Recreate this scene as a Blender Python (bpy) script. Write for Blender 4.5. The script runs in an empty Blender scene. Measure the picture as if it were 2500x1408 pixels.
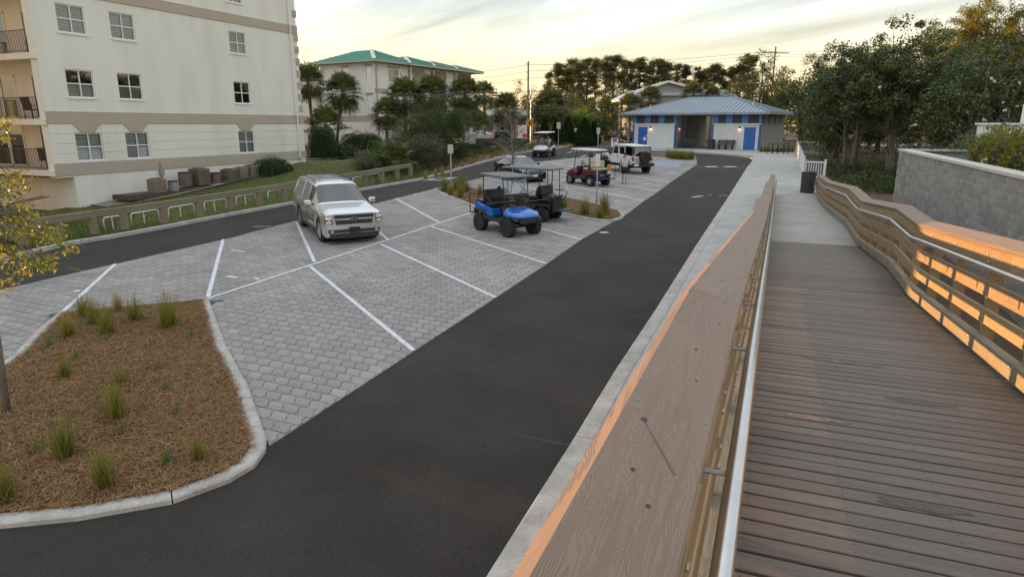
import bpy, bmesh, math, random, zlib
import numpy as np
from math import sin, cos, tan, atan, atan2, pi, radians, sqrt, hypot
from mathutils import Vector, Matrix

# ------------------------------------------------------------------ camera, world, sun, exposure
SC = bpy.context.scene
COL = SC.collection
CAM_H = 4.62                       # camera above the car park's lowest ground
FPX, CX, CY, HZ = 1620.0, 1250.0, 704.0, 303.0
PITCH = atan((CY - HZ) / FPX)
cam = bpy.data.objects.new('camera', bpy.data.cameras.new('camera'))
COL.objects.link(cam)
cam.location = (0, 0, CAM_H)
cam.rotation_euler = (pi / 2 - PITCH, 0, 0)
cam.data.sensor_width = 36.0
cam.data.lens = FPX / 2500.0 * 36.0
cam.data.clip_start = 0.05
cam.data.clip_end = 3000
SC.camera = cam
SC.render.resolution_x, SC.render.resolution_y = 1024, 576
SUN_AZ, SUN_EL = radians(-57.4), radians(3.6)
SC.view_settings.view_transform = 'Standard'
SC.view_settings.look = 'None'
SC.view_settings.gamma = 1
SC.view_settings.exposure = 1.3
SC.view_settings.use_curve_mapping = False
try:
    SC.cycles.use_denoising = True
    SC.cycles.max_bounces = 8
    SC.cycles.transparent_max_bounces = 12
    SC.cycles.sample_clamp_indirect = 6
    SC.cycles.caustics_reflective = False
    SC.cycles.caustics_refractive = False
except Exception:
    pass

def nd(nt, typ, **kw):
    n = nt.nodes.new(typ)
    for k, v in kw.items():
        setattr(n, k, v)
    return n

wd = bpy.data.worlds.new('World')
SC.world = wd
wd.use_nodes = True
nt = wd.node_tree
nt.nodes.clear()
wo = nd(nt, 'ShaderNodeOutputWorld')
bg = nd(nt, 'ShaderNodeBackground')
sky = nd(nt, 'ShaderNodeTexSky')
sky.sky_type = 'NISHITA'
sky.sun_disc = False
sky.sun_elevation = SUN_EL
sky.sun_rotation = SUN_AZ
sky.altitude = 10
sky.air_density = 1.0
sky.dust_density = 1.6
sky.ozone_density = 1.3
# streaky high cloud over the whole sky: noise on a plane high above
tc = nd(nt, 'ShaderNodeTexCoord')
sp = nd(nt, 'ShaderNodeSeparateXYZ')
nt.links.new(tc.outputs['Generated'], sp.inputs[0])
ad = nd(nt, 'ShaderNodeMath', operation='ADD'); ad.inputs[1].default_value = 0.09
nt.links.new(sp.outputs[2], ad.inputs[0])
mx = nd(nt, 'ShaderNodeMath', operation='MAXIMUM'); mx.inputs[1].default_value = 0.03
nt.links.new(ad.outputs[0], mx.inputs[0])
dx = nd(nt, 'ShaderNodeMath', operation='DIVIDE'); dy = nd(nt, 'ShaderNodeMath', operation='DIVIDE')
nt.links.new(sp.outputs[0], dx.inputs[0]); nt.links.new(mx.outputs[0], dx.inputs[1])
nt.links.new(sp.outputs[1], dy.inputs[0]); nt.links.new(mx.outputs[0], dy.inputs[1])
cb = nd(nt, 'ShaderNodeCombineXYZ')
nt.links.new(dx.outputs[0], cb.inputs[0]); nt.links.new(dy.outputs[0], cb.inputs[1])
mp = nd(nt, 'ShaderNodeMapping')
mp.vector_type = 'TEXTURE'
mp.inputs['Rotation'].default_value = (0, 0, radians(128))
mp.inputs['Scale'].default_value = (4.2, 0.95, 1)
nt.links.new(cb.outputs[0], mp.inputs[0])
nz = nd(nt, 'ShaderNodeTexNoise'); nz.inputs['Scale'].default_value = 1.5
nz.inputs['Detail'].default_value = 7; nz.inputs['Roughness'].default_value = 0.55
nz.inputs['Distortion'].default_value = 0.5
nt.links.new(mp.outputs[0], nz.inputs['Vector'])
# the veil: pale high haze, creamy low down and bluish higher up, all round the sky
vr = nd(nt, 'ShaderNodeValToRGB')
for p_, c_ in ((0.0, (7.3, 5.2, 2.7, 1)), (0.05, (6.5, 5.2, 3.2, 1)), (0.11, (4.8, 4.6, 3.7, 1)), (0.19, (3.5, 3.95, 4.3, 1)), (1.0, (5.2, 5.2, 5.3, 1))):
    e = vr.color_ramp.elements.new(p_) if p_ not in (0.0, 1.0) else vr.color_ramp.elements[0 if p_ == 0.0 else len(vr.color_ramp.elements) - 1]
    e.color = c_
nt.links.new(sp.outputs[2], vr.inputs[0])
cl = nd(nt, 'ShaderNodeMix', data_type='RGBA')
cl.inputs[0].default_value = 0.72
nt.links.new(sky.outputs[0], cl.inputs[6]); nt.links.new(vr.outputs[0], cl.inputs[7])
# streaks: thicker and thinner haze, softer towards the horizon
cr = nd(nt, 'ShaderNodeMapRange'); cr.inputs[1].default_value = 0.32; cr.inputs[2].default_value = 0.70
cr.inputs[3].default_value = 0.78; cr.inputs[4].default_value = 1.40
nt.links.new(nz.outputs[0], cr.inputs[0])
fd = nd(nt, 'ShaderNodeMapRange'); fd.inputs[1].default_value = 0.0; fd.inputs[2].default_value = 0.12
nt.links.new(sp.outputs[2], fd.inputs[0])
sm_ = nd(nt, 'ShaderNodeMix', data_type='FLOAT'); sm_.inputs[2].default_value = 1.0
nt.links.new(fd.outputs[0], sm_.inputs[0]); nt.links.new(cr.outputs[0], sm_.inputs[3])
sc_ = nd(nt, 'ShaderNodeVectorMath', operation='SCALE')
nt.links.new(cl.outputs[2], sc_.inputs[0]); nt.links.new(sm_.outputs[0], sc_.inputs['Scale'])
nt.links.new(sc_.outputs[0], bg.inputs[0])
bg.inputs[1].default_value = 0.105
nt.links.new(bg.outputs[0], wo.inputs[0])

sun = bpy.data.objects.new('sun', bpy.data.lights.new('sun', 'SUN'))
COL.objects.link(sun)
sun.data.energy = 4.2
sun.data.angle = radians(0.55)
sun.data.color = (1.0, 0.52, 0.20)
sdir = Vector((sin(SUN_AZ) * cos(SUN_EL), cos(SUN_AZ) * cos(SUN_EL), sin(SUN_EL)))
sun.rotation_euler = sdir.to_track_quat('Z', 'Y').to_euler()
sun.location = (-60, 40, 40)

# ------------------------------------------------------------------ helpers
RNG = np.random.default_rng(7)
random.seed(5)
sP, cP = sin(PITCH), cos(PITCH)

def ray(x, y):
    u, v = (x - CX) / FPX, (y - CY) / FPX
    return (u, cP - v * sP, -(sP + v * cP))

def gz(Y):
    return 0.031 * min(Y, 66.0)

def G(x, y, dz=0.0):
    d = ray(x, y)
    den = d[2] - 0.031 * d[1]
    t = (dz - CAM_H) / den if den < -1e-6 else 1e9
    if t * d[1] > 66 or t < 0:
        t = (2.046 + dz - CAM_H) / d[2]
    return Vector((d[0] * t, d[1] * t, CAM_H + d[2] * t))

def at(x, y, Y):
    d = ray(x, y); t = Y / d[1]
    return Vector((d[0] * t, Y, CAM_H + d[2] * t))

class Fr:                                   # a thing's own frame: local x along azimuth az, local y to its left
    def __init__(s, o, az):
        s.o = Vector(o); s.az = radians(az)
        s.rz = pi / 2 - s.az
        s.X = Vector((sin(s.az), cos(s.az), 0)); s.Y = Vector((-cos(s.az), sin(s.az), 0))
    def px(s, x, y, off=0.0):               # pixel on the frame's plane y=off -> local (x, z)
        d = Vector(ray(x, y)); o = s.o + s.Y * off - Vector((0, 0, CAM_H))
        k = o.dot(s.Y) / d.dot(s.Y); p = d * k + Vector((0, 0, CAM_H)) - s.o
        return p.dot(s.X), p.z
    def w(s, x, y, z=0.0):
        return s.o + s.X * x + s.Y * y + Vector((0, 0, z))

def tag(o, label=None, cat=None, group=None, kind=None):
    if label: o['label'] = label
    if cat: o['category'] = cat
    if group: o['group'] = group
    if kind: o['kind'] = kind
    return o

def empty(name, loc=(0, 0, 0), rz=0.0, label=None, cat=None, group=None):
    o = bpy.data.objects.new(name, None); COL.objects.link(o)
    o.location = loc; o.rotation_euler = (0, 0, rz); o.empty_display_size = 0.2
    return tag(o, label, cat, group)

def link(name, me, mat=None, parent=None):
    o = bpy.data.objects.new(name, me); COL.objects.link(o)
    if mat is not None and not me.materials: me.materials.append(mat)
    if parent is not None: o.parent = parent
    return o

def copy_tree(o, parent=None):
    c = o.copy(); COL.objects.link(c); c.parent = parent
    for ch in list(o.children): copy_tree(ch, c)
    return c

def npmesh(name, V, Fc, mats=(), smooth=False):
    V = np.asarray(V, dtype=np.float32).reshape(-1, 3); Fc = np.asarray(Fc, dtype=np.int32)
    me = bpy.data.meshes.new(name)
    me.vertices.add(len(V)); me.vertices.foreach_set('co', V.ravel())
    n, k = Fc.shape
    me.loops.add(n * k); me.loops.foreach_set('vertex_index', Fc.ravel())
    me.polygons.add(n)
    me.polygons.foreach_set('loop_start', np.arange(0, n * k, k, dtype=np.int32))
    me.polygons.foreach_set('loop_total', np.full(n, k, dtype=np.int32))
    if smooth: me.polygons.foreach_set('use_smooth', np.ones(n, dtype=bool))
    me.update(calc_edges=True)
    for m in mats: me.materials.append(m)
    return me

class MB:
    def __init__(s): s.v = []; s.f = []; s.m = []; s.mi = 0
    def add(s, vs, fs):
        b = len(s.v); s.v += [tuple(p) for p in vs]
        s.f += [tuple(i + b for i in f) for f in fs]; s.m += [s.mi] * len(fs)
        return s
    def bb(s, x0, x1, y0, y1, z0, z1, mp=None):
        vs = [(x, y, z) for x in (x0, x1) for y in (y0, y1) for z in (z0, z1)]
        fs = [(0, 1, 3, 2), (4, 6, 7, 5), (0, 4, 5, 1), (2, 3, 7, 6), (0, 2, 6, 4), (1, 5, 7, 3)]
        if mp: vs = [mp(*p) for p in vs]
        return s.add(vs, fs)
    def box(s, c, sz, R=None):
        x, y, z = (q / 2 for q in sz); vs = []
        for i in (-x, x):
            for j in (-y, y):
                for k in (-z, z):
                    p = Vector((i, j, k)); p = R @ p if R is not None else p
                    vs.append(tuple(p + Vector(c)))
        return s.add(vs, [(0, 1, 3, 2), (4, 6, 7, 5), (0, 4, 5, 1), (2, 3, 7, 6), (0, 2, 6, 4), (1, 5, 7, 3)])
    def beam(s, a, b, w, h, up=(0, 0, 1)):          # bar of section w x h from a to b
        a, b = Vector(a), Vector(b); d = (b - a)
        if d.length < 1e-6: return s
        d.normalize(); sd = d.cross(Vector(up))
        if sd.length < 1e-5: sd = d.cross(Vector((1, 0, 0)))
        sd.normalize(); u = sd.cross(d); vs = []
        for p in (a, b):
            for i, j in ((-1, -1), (1, -1), (1, 1), (-1, 1)): vs.append(p + sd * (i * w / 2) + u * (j * h / 2))
        return s.add(vs, [(3, 2, 1, 0), (4, 5, 6, 7), (0, 1, 5, 4), (1, 2, 6, 5), (2, 3, 7, 6), (3, 0, 4, 7)])
    def tube(s, pts, r, n=6, cap=True):
        pts = [Vector(p) for p in pts]; rs = r if isinstance(r, (list, tuple)) else [r] * len(pts)
        vs = []; prev = None
        for i, p in enumerate(pts):
            d = (pts[min(i + 1, len(pts) - 1)] - pts[max(i - 1, 0)])
            d = d.normalized() if d.length > 1e-9 else Vector((0, 0, 1))
            if prev is None:
                a = d.cross(Vector((0, 0, 1)))
                if a.length < 1e-3: a = d.cross(Vector((1, 0, 0)))
            else:
                a = prev - d * prev.dot(d)
                if a.length < 1e-4: a = d.cross(Vector((1, 0, 0)))
            a.normalize(); prev = a; b = d.cross(a)
            for k in range(n):
                t = 2 * pi * k / n; vs.append(p + (a * cos(t) + b * sin(t)) * rs[i])
        fs = [(i * n + k, i * n + (k + 1) % n, (i + 1) * n + (k + 1) % n, (i + 1) * n + k) for i in range(len(pts) - 1) for k in range(n)]
        if cap: fs += [tuple(range(n - 1, -1, -1)), tuple(range((len(pts) - 1) * n, len(pts) * n))]
        return s.add(vs, fs)
    def lathe(s, prof, n=16, c=(0, 0, 0), axis='z', a0=0.0):
        vs = []; c = Vector(c)
        for r, h in prof:
            for k in range(n):
                t = a0 + 2 * pi * k / n
                p = (r * cos(t), r * sin(t), h)
                if axis == 'y': p = (r * cos(t), h, r * sin(t))
                if axis == 'x': p = (h, r * cos(t), r * sin(t))
                vs.append(c + Vector(p))
        m = len(prof)
        fs = [(i * n + k, i * n + (k + 1) % n, (i + 1) * n + (k + 1) % n, (i + 1) * n + k) for i in range(m - 1) for k in range(n)]
        fs += [tuple(range(n)), tuple(range((m - 1) * n, m * n))]
        return s.add(vs, fs)
    def prism(s, poly, h0, h1, mp=None):            # poly (a, b) swept over third coordinate
        n = len(poly); vs = [(a, b, h0) for a, b in poly] + [(a, b, h1) for a, b in poly]
        if mp: vs = [mp(*p) for p in vs]
        fs = [tuple(range(n - 1, -1, -1)), tuple(range(n, 2 * n))] + [(i, (i + 1) % n, n + (i + 1) % n, n + i) for i in range(n)]
        return s.add(vs, fs)
    def loft(s, secs, close=True, caps=True):       # secs: list of equal-length point loops
        n = len(secs[0]); vs = [p for q in secs for p in q]
        rng_ = range(n) if close else range(n - 1)
        fs = [(i * n + k, i * n + (k + 1) % n, (i + 1) * n + (k + 1) % n, (i + 1) * n + k) for i in range(len(secs) - 1) for k in rng_]
        if caps and close: fs += [tuple(range(n - 1, -1, -1)), tuple(range((len(secs) - 1) * n, len(secs) * n))]
        return s.add(vs, fs)
    def obj(s, name, mats, parent=None, smooth=False, bevel=0.0, seg=2, angle=40, recalc=True):
        me = bpy.data.meshes.new(name)
        me.from_pydata([tuple(p) for p in s.v], [], s.f)
        if recalc:
            bm = bmesh.new(); bm.from_mesh(me); bmesh.ops.recalc_face_normals(bm, faces=bm.faces); bm.to_mesh(me); bm.free()
        mats = mats if isinstance(mats, (list, tuple)) else [mats]
        for m in mats: me.materials.append(m)
        if len(mats) > 1: me.polygons.foreach_set('material_index', s.m)
        if smooth: me.shade_smooth() if hasattr(me, 'shade_smooth') else None
        o = link(name, me, None, parent)
        if bevel > 0:
            b = o.modifiers.new('bevel', 'BEVEL'); b.width = bevel; b.segments = seg; b.limit_method = 'ANGLE'; b.angle_limit = radians(angle)
            b.harden_normals = False
        return o

def B1(name, mat, x0, x1, y0, y1, z0, z1, parent=None, mp=None, bevel=0.0):
    return MB().bb(x0, x1, y0, y1, z0, z1, mp).obj(name, mat, parent, bevel=bevel)

# ------------------------------------------------------------------ materials
MATS = {}
def mat(name, col, rough=0.7, col2=None, scale=6.0, bump=0.0, bscale=None, metal=0.0, stretch=None, isl=0.0, objr=0.0, coat=0.0, spec=None, detail=4, lo=0.35, hi=0.68, rot=0.0, speck=None):
    if name in MATS: return MATS[name]
    m = bpy.data.materials.new(name); m.use_nodes = True; t = m.node_tree; L = t.links
    b = t.nodes['Principled BSDF']
    b.inputs['Roughness'].default_value = rough; b.inputs['Metallic'].default_value = metal
    if coat: b.inputs['Coat Weight'].default_value = coat; b.inputs['Coat Roughness'].default_value = 0.04
    if spec is not None: b.inputs['Specular IOR Level'].default_value = spec
    c = (*col, 1); src = None
    tcn = nd(t, 'ShaderNodeTexCoord'); vec = tcn.outputs['Object']
    if stretch or rot:
        mpn = nd(t, 'ShaderNodeMapping'); mpn.inputs['Scale'].default_value = stretch or (1, 1, 1)
        mpn.inputs['Rotation'].default_value = (0, 0, rot)
        L.new(vec, mpn.inputs[0]); vec = mpn.outputs[0]
    if col2 is not None:
        n = nd(t, 'ShaderNodeTexNoise'); n.inputs['Scale'].default_value = scale; n.inputs['Detail'].default_value = detail
        n.inputs['Roughness'].default_value = 0.6
        L.new(vec, n.inputs['Vector'])
        mr = nd(t, 'ShaderNodeMapRange'); mr.inputs[1].default_value = lo; mr.inputs[2].default_value = hi
        L.new(n.outputs[0], mr.inputs[0])
        mxn = nd(t, 'ShaderNodeMix', data_type='RGBA'); mxn.inputs[6].default_value = c; mxn.inputs[7].default_value = (*col2, 1)
        L.new(mr.outputs[0], mxn.inputs[0]); src = mxn.outputs[2]
    if speck:
        ns = nd(t, 'ShaderNodeTexNoise'); ns.inputs['Scale'].default_value = speck[0]; ns.inputs['Detail'].default_value = 3
        L.new(vec, ns.inputs['Vector']); ms_ = nd(t, 'ShaderNodeMapRange'); ms_.inputs[1].default_value = .3; ms_.inputs[2].default_value = .7
        ms_.inputs[3].default_value = 1 - speck[1]; ms_.inputs[4].default_value = 1 + speck[1]; L.new(ns.outputs[0], ms_.inputs[0])
        vs_ = nd(t, 'ShaderNodeVectorMath', operation='SCALE'); L.new(src, vs_.inputs[0]); L.new(ms_.outputs[0], vs_.inputs['Scale']); src = vs_.outputs[0]
    if isl or objr:
        val = None
        if isl:
            g = nd(t, 'ShaderNodeNewGeometry'); a = nd(t, 'ShaderNodeMapRange')
            a.inputs[3].default_value = 1 - isl; a.inputs[4].default_value = 1 + isl
            L.new(g.outputs['Random Per Island'], a.inputs[0]); val = a.outputs[0]
        if objr:
            g = nd(t, 'ShaderNodeObjectInfo'); a = nd(t, 'ShaderNodeMapRange')
            a.inputs[3].default_value = 1 - objr; a.inputs[4].default_value = 1 + objr
            L.new(g.outputs['Random'], a.inputs[0])
            if val is not None:
                mu = nd(t, 'ShaderNodeMath', operation='MULTIPLY'); L.new(val, mu.inputs[0]); L.new(a.outputs[0], mu.inputs[1]); val = mu.outputs[0]
            else: val = a.outputs[0]
        vm = nd(t, 'ShaderNodeVectorMath', operation='SCALE')
        if src is not None: L.new(src, vm.inputs[0])
        else: vm.inputs[0].default_value = col
        L.new(val, vm.inputs['Scale']); src = vm.outputs[0]
    if src is not None: L.new(src, b.inputs['Base Color'])
    else: b.inputs['Base Color'].default_value = c
    if bump:
        n2 = nd(t, 'ShaderNodeTexNoise'); n2.inputs['Scale'].default_value = bscale or scale * 4; n2.inputs['Detail'].default_value = 5
        L.new(vec, n2.inputs['Vector'])
        bn = nd(t, 'ShaderNodeBump'); bn.inputs['Strength'].default_value = bump; bn.inputs['Distance'].default_value = 0.02
        L.new(n2.outputs[0], bn.inputs['Height']); L.new(bn.outputs[0], b.inputs['Normal'])
    MATS[name] = m
    return m

def leafmat(name, col, col2, trans=0.35, rough=0.5, spec=0.3):
    m = bpy.data.materials.new(name); m.use_nodes = True; t = m.node_tree; L = t.links
    b = t.nodes['Principled BSDF']; out = t.nodes['Material Output']
    b.inputs['Roughness'].default_value = rough; b.inputs['Specular IOR Level'].default_value = spec
    g = nd(t, 'ShaderNodeNewGeometry'); mxn = nd(t, 'ShaderNodeMix', data_type='RGBA')
    mxn.inputs[6].default_value = (*col, 1); mxn.inputs[7].default_value = (*col2, 1)
    L.new(g.outputs['Random Per Island'], mxn.inputs[0]); L.new(mxn.outputs[2], b.inputs['Base Color'])
    tr = nd(t, 'ShaderNodeBsdfTranslucent'); vm = nd(t, 'ShaderNodeVectorMath', operation='MULTIPLY')
    vm.inputs[1].default_value = (1.5, 1.6, 0.7)
    L.new(mxn.outputs[2], vm.inputs[0]); L.new(vm.outputs[0], tr.inputs[0])
    ms = nd(t, 'ShaderNodeMixShader'); ms.inputs[0].default_value = trans
    L.new(b.outputs[0], ms.inputs[1]); L.new(tr.outputs[0], ms.inputs[2]); L.new(ms.outputs[0], out.inputs[0])
    MATS[name] = m
    return m

def glassmat(name, tint=(0.5, 0.55, 0.58), refl=0.5, rough=0.02, clear=0.6):
    m = bpy.data.materials.new(name); m.use_nodes = True; t = m.node_tree; L = t.links
    out = t.nodes['Material Output']; t.nodes.remove(t.nodes['Principled BSDF'])
    tr = nd(t, 'ShaderNodeBsdfTransparent'); tr.inputs[0].default_value = (*[q * clear for q in tint], 1)
    gl = nd(t, 'ShaderNodeBsdfGlossy'); gl.inputs['Roughness'].default_value = rough; gl.inputs[0].default_value = (0.9, 0.92, 0.95, 1)
    fr = nd(t, 'ShaderNodeFresnel'); fr.inputs[0].default_value = 1.5
    mu = nd(t, 'ShaderNodeMath', operation='MULTIPLY_ADD'); mu.inputs[1].default_value = 1.0; mu.inputs[2].default_value = refl * 0.2
    L.new(fr.outputs[0], mu.inputs[0])
    ms = nd(t, 'ShaderNodeMixShader'); L.new(mu.outputs[0], ms.inputs[0]); L.new(tr.outputs[0], ms.inputs[1]); L.new(gl.outputs[0], ms.inputs[2])
    L.new(ms.outputs[0], out.inputs[0]); MATS[name] = m
    return m

def grainmat(name, col, col2, rough=0.65, along='x', scale=9.0, bump=0.25, objr=0.12, ring=(14, 14, 0.9), thin=False, st=0.08):
    """sawn timber: wavy rings stretched along the board plus fine noise"""
    m = bpy.data.materials.new(name); m.use_nodes = True; t = m.node_tree; L = t.links
    b = t.nodes['Principled BSDF']; b.inputs['Roughness'].default_value = rough
    tcn = nd(t, 'ShaderNodeTexCoord'); oi = nd(t, 'ShaderNodeObjectInfo')
    add = nd(t, 'ShaderNodeVectorMath', operation='ADD')
    cmb = nd(t, 'ShaderNodeCombineXYZ')
    mu = nd(t, 'ShaderNodeMath', operation='MULTIPLY'); mu.inputs[1].default_value = 37.0
    L.new(oi.outputs['Random'], mu.inputs[0])
    for i in range(3): L.new(mu.outputs[0], cmb.inputs[i])
    L.new(tcn.outputs['Object'], add.inputs[0]); L.new(cmb.outputs[0], add.inputs[1])
    mpn = nd(t, 'ShaderNodeMapping')
    mpn.inputs['Scale'].default_value = {'x': (st, 1, 1), 'y': (1, st, 1), 'z': (1, 1, st)}[along]
    L.new(add.outputs[0], mpn.inputs[0])
    n1 = nd(t, 'ShaderNodeTexNoise'); n1.inputs['Scale'].default_value = scale; n1.inputs['Detail'].default_value = 3; n1.inputs['Distortion'].default_value = 0.6
    L.new(mpn.outputs[0], n1.inputs['Vector'])
    w = nd(t, 'ShaderNodeMath', operation='MULTIPLY'); w.inputs[1].default_value = ring[0]
    L.new(n1.outputs[0], w.inputs[0])
    fr = nd(t, 'ShaderNodeMath', operation='FRACT'); L.new(w.outputs[0], fr.inputs[0])
    rp = nd(t, 'ShaderNodeMapRange'); rp.inputs[1].default_value = ring[2] if thin else 0.0; rp.inputs[2].default_value = 1.0 if thin else ring[2]
    L.new(fr.outputs[0], rp.inputs[0])
    n3 = nd(t, 'ShaderNodeTexNoise'); n3.inputs['Scale'].default_value = 2.5; n3.inputs['Detail'].default_value = 6
    L.new(add.outputs[0], n3.inputs['Vector'])
    mm = nd(t, 'ShaderNodeMath', operation='MULTIPLY'); L.new(rp.outputs[0], mm.inputs[0]); L.new(n3.outputs[0], mm.inputs[1])
    mxn = nd(t, 'ShaderNodeMix', data_type='RGBA'); mxn.inputs[6].default_value = (*col, 1); mxn.inputs[7].default_value = (*col2, 1)
    L.new(mm.outputs[0], mxn.inputs[0])
    a = nd(t, 'ShaderNodeMapRange'); a.inputs[3].default_value = 1 - objr; a.inputs[4].default_value = 1 + objr
    L.new(oi.outputs['Random'], a.inputs[0])
    vm = nd(t, 'ShaderNodeVectorMath', operation='SCALE'); L.new(mxn.outputs[2], vm.inputs[0]); L.new(a.outputs[0], vm.inputs['Scale'])
    L.new(vm.outputs[0], b.inputs['Base Color'])
    bn = nd(t, 'ShaderNodeBump'); bn.inputs['Strength'].default_value = bump; bn.inputs['Distance'].default_value = 0.004
    L.new(mm.outputs[0], bn.inputs['Height']); L.new(bn.outputs[0], b.inputs['Normal'])
    MATS[name] = m
    return m

ASPHALT = mat('asphalt', (0.023, 0.0198, 0.0178), 0.9, (0.046, 0.040, 0.036), 0.55, 1.0, 110, detail=10, speck=(55, .55))
CONCRETE = mat('concrete', (0.46, 0.46, 0.44), 0.85, (0.36, 0.36, 0.345), 1.2, 0.25, 60, detail=8)
KERBM = mat('kerb_concrete', (0.50, 0.49, 0.46), 0.88, (0.33, 0.32, 0.30), 2.5, 0.3, 40, detail=8, speck=(30, .12))
APRON = mat('apron_concrete', (0.40, 0.385, 0.36), 0.85, (0.31, 0.30, 0.28), 0.8, 0.25, 50, detail=8)
PAVER = mat('paver_concrete', (0.335, 0.315, 0.306), 0.9, (0.245, 0.230, 0.223), 0.8, 0.5, 70, isl=0.10, objr=0.10, detail=10, speck=(28, .10))
JOINT = mat('joint_sand', (0.075, 0.07, 0.068), 0.95, (0.13, 0.12, 0.115), 9, 0.3)
LINE = mat('line_paint', (0.70, 0.74, 0.80), 0.75, (0.46, 0.47, 0.49), 7, 0.6, 60, detail=9, lo=0.46, hi=0.72)
BLUEPAINT = mat('blue_paint', (0.20, 0.27, 0.42), 0.85, (0.32, 0.33, 0.36), 1.5, 0.4, 60, detail=8, lo=0.35, hi=0.6)
LAWN = mat('lawn_grass', (0.085, 0.115, 0.024), 0.95, (0.13, 0.12, 0.035), 1.3, 0.8, 60, detail=9)
STRAW = mat('pine_straw', (0.19, 0.10, 0.045), 0.95, (0.10, 0.052, 0.026), 2.5, 1.0, 45, detail=9, speck=(40, .4))
NEEDLE = mat('straw_needles', (0.25, 0.145, 0.062), 0.85, isl=0.6)
DIRT = mat('woodland_floor', (0.075, 0.052, 0.035), 0.95, (0.13, 0.08, 0.045), 0.4, 0.8, 12, detail=9)
SOIL = mat('dark_soil', (0.055, 0.05, 0.046), 0.95, (0.09, 0.08, 0.07), 3, 1.0, 25, detail=8)
STUCCO = mat('stucco_cream', (0.80, 0.785, 0.725), 0.9, (0.665, 0.645, 0.58), 0.9, 0.15, 80, detail=9, stretch=(1, 1, .22), lo=0.42, hi=0.85)
TAUPE = mat('stucco_taupe', (0.49, 0.42, 0.345), 0.9, (0.43, 0.37, 0.30), 0.5, 0.15, 80, detail=9)
WHITE = mat('white_paint', (0.78, 0.78, 0.77), 0.5)
OFFWHITE = mat('white_siding', (0.74, 0.75, 0.75), 0.6, (0.68, 0.69, 0.70), 1.5)
BLACK = mat('black_metal', (0.018, 0.018, 0.019), 0.45)
RUBBER = mat('tyre_rubber', (0.02, 0.02, 0.02), 0.85, (0.032, 0.031, 0.03), 12, 0.4, 50)
STEEL = mat('brushed_steel', (0.62, 0.62, 0.62), 0.28, (0.52, 0.52, 0.52), 8, metal=1.0)
GALV = mat('galvanised', (0.50, 0.52, 0.53), 0.45, (0.42, 0.43, 0.44), 5, metal=0.85)
CHROME = mat('chrome', (0.8, 0.8, 0.8), 0.12, metal=1.0)
GLASS = glassmat('window_glass', (0.92, 0.94, 0.95), 0.25, 0.02, 0.95)
DGLASS = glassmat('tinted_glass', (0.10, 0.11, 0.12), 0.6, 0.02, 0.5)
TINT = glassmat('smoked_screen', (0.86, 0.86, 0.88), 0.0, 0.03, 1.0)
DARK = mat('dark_interior', (0.03, 0.028, 0.025), 0.8)
TIMBER = grainmat('treated_timber', (0.31, 0.225, 0.125), (0.19, 0.13, 0.065), 0.75, 'x', 8, 0.35, 0.10)
TIMBERZ = grainmat('treated_post', (0.36, 0.24, 0.12), (0.25, 0.16, 0.075), 0.75, 'z', 8, 0.35, 0.10)
GREYWOOD = grainmat('weathered_timber', (0.25, 0.215, 0.15), (0.15, 0.125, 0.085), 0.85, 'x', 8, 0.4, 0.08)
DECKM = grainmat('deck_board', (0.165, 0.132, 0.108), (0.085, 0.070, 0.060), 0.55, 'x', 26, 0.6, 0.14, (5, 14, 0.9))
CAPM = grainmat('cap_board', (0.235, 0.163, 0.118), (0.135, 0.098, 0.076), 0.6, 'x', 6.0, 0.6, 0.05, (85, 10, 0.62), True, 0.14)
# ------------------------------------------------------------------ ground, drives, pavers, beds
def sheet(name, pts, dz, m, kind='structure', parent=None, zf=None, cuts=(66.0,)):
    bm = bmesh.new(); vs = [bm.verts.new((p[0], p[1], 0)) for p in pts]
    bm.faces.new(vs); bmesh.ops.triangulate(bm, faces=bm.faces[:])
    for c in cuts:
        bmesh.ops.bisect_plane(bm, geom=bm.verts[:] + bm.edges[:] + bm.faces[:], plane_co=(0, c, 0), plane_no=(0, 1, 0))
    for v in bm.verts: v.co.z = (zf(v.co.x, v.co.y) if zf else gz(v.co.y)) + dz
    bmesh.ops.recalc_face_normals(bm, faces=bm.faces)
    if bm.faces and sum(f.normal.z for f in bm.faces) < 0: bmesh.ops.reverse_faces(bm, faces=bm.faces)
    me = bpy.data.meshes.new(name); bm.to_mesh(me); bm.free()
    o = link(name, me, m, parent)
    if parent is None: tag(o, kind=kind)
    return o

def gp(lst): return [G(*p) for p in lst]

def inpoly(x, y, P):
    c = False; n = len(P); j = n - 1
    for i in range(n):
        if (P[i][1] > y) != (P[j][1] > y) and x < (P[j][0] - P[i][0]) * (y - P[i][1]) / (P[j][1] - P[i][1]) + P[i][0]: c = not c
        j = i
    return c

def smooth_poly(P, it=2, closed=False):
    for _ in range(it):
        Q = []; n = len(P)
        for i in range(n if closed else n - 1):
            a, b = Vector(P[i]), Vector(P[(i + 1) % n]); Q += [a * .75 + b * .25, a * .25 + b * .75]
        P = Q if closed else [Vector(P[0])] + Q[1:-1] + [Vector(P[-1])]
    return P

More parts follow.
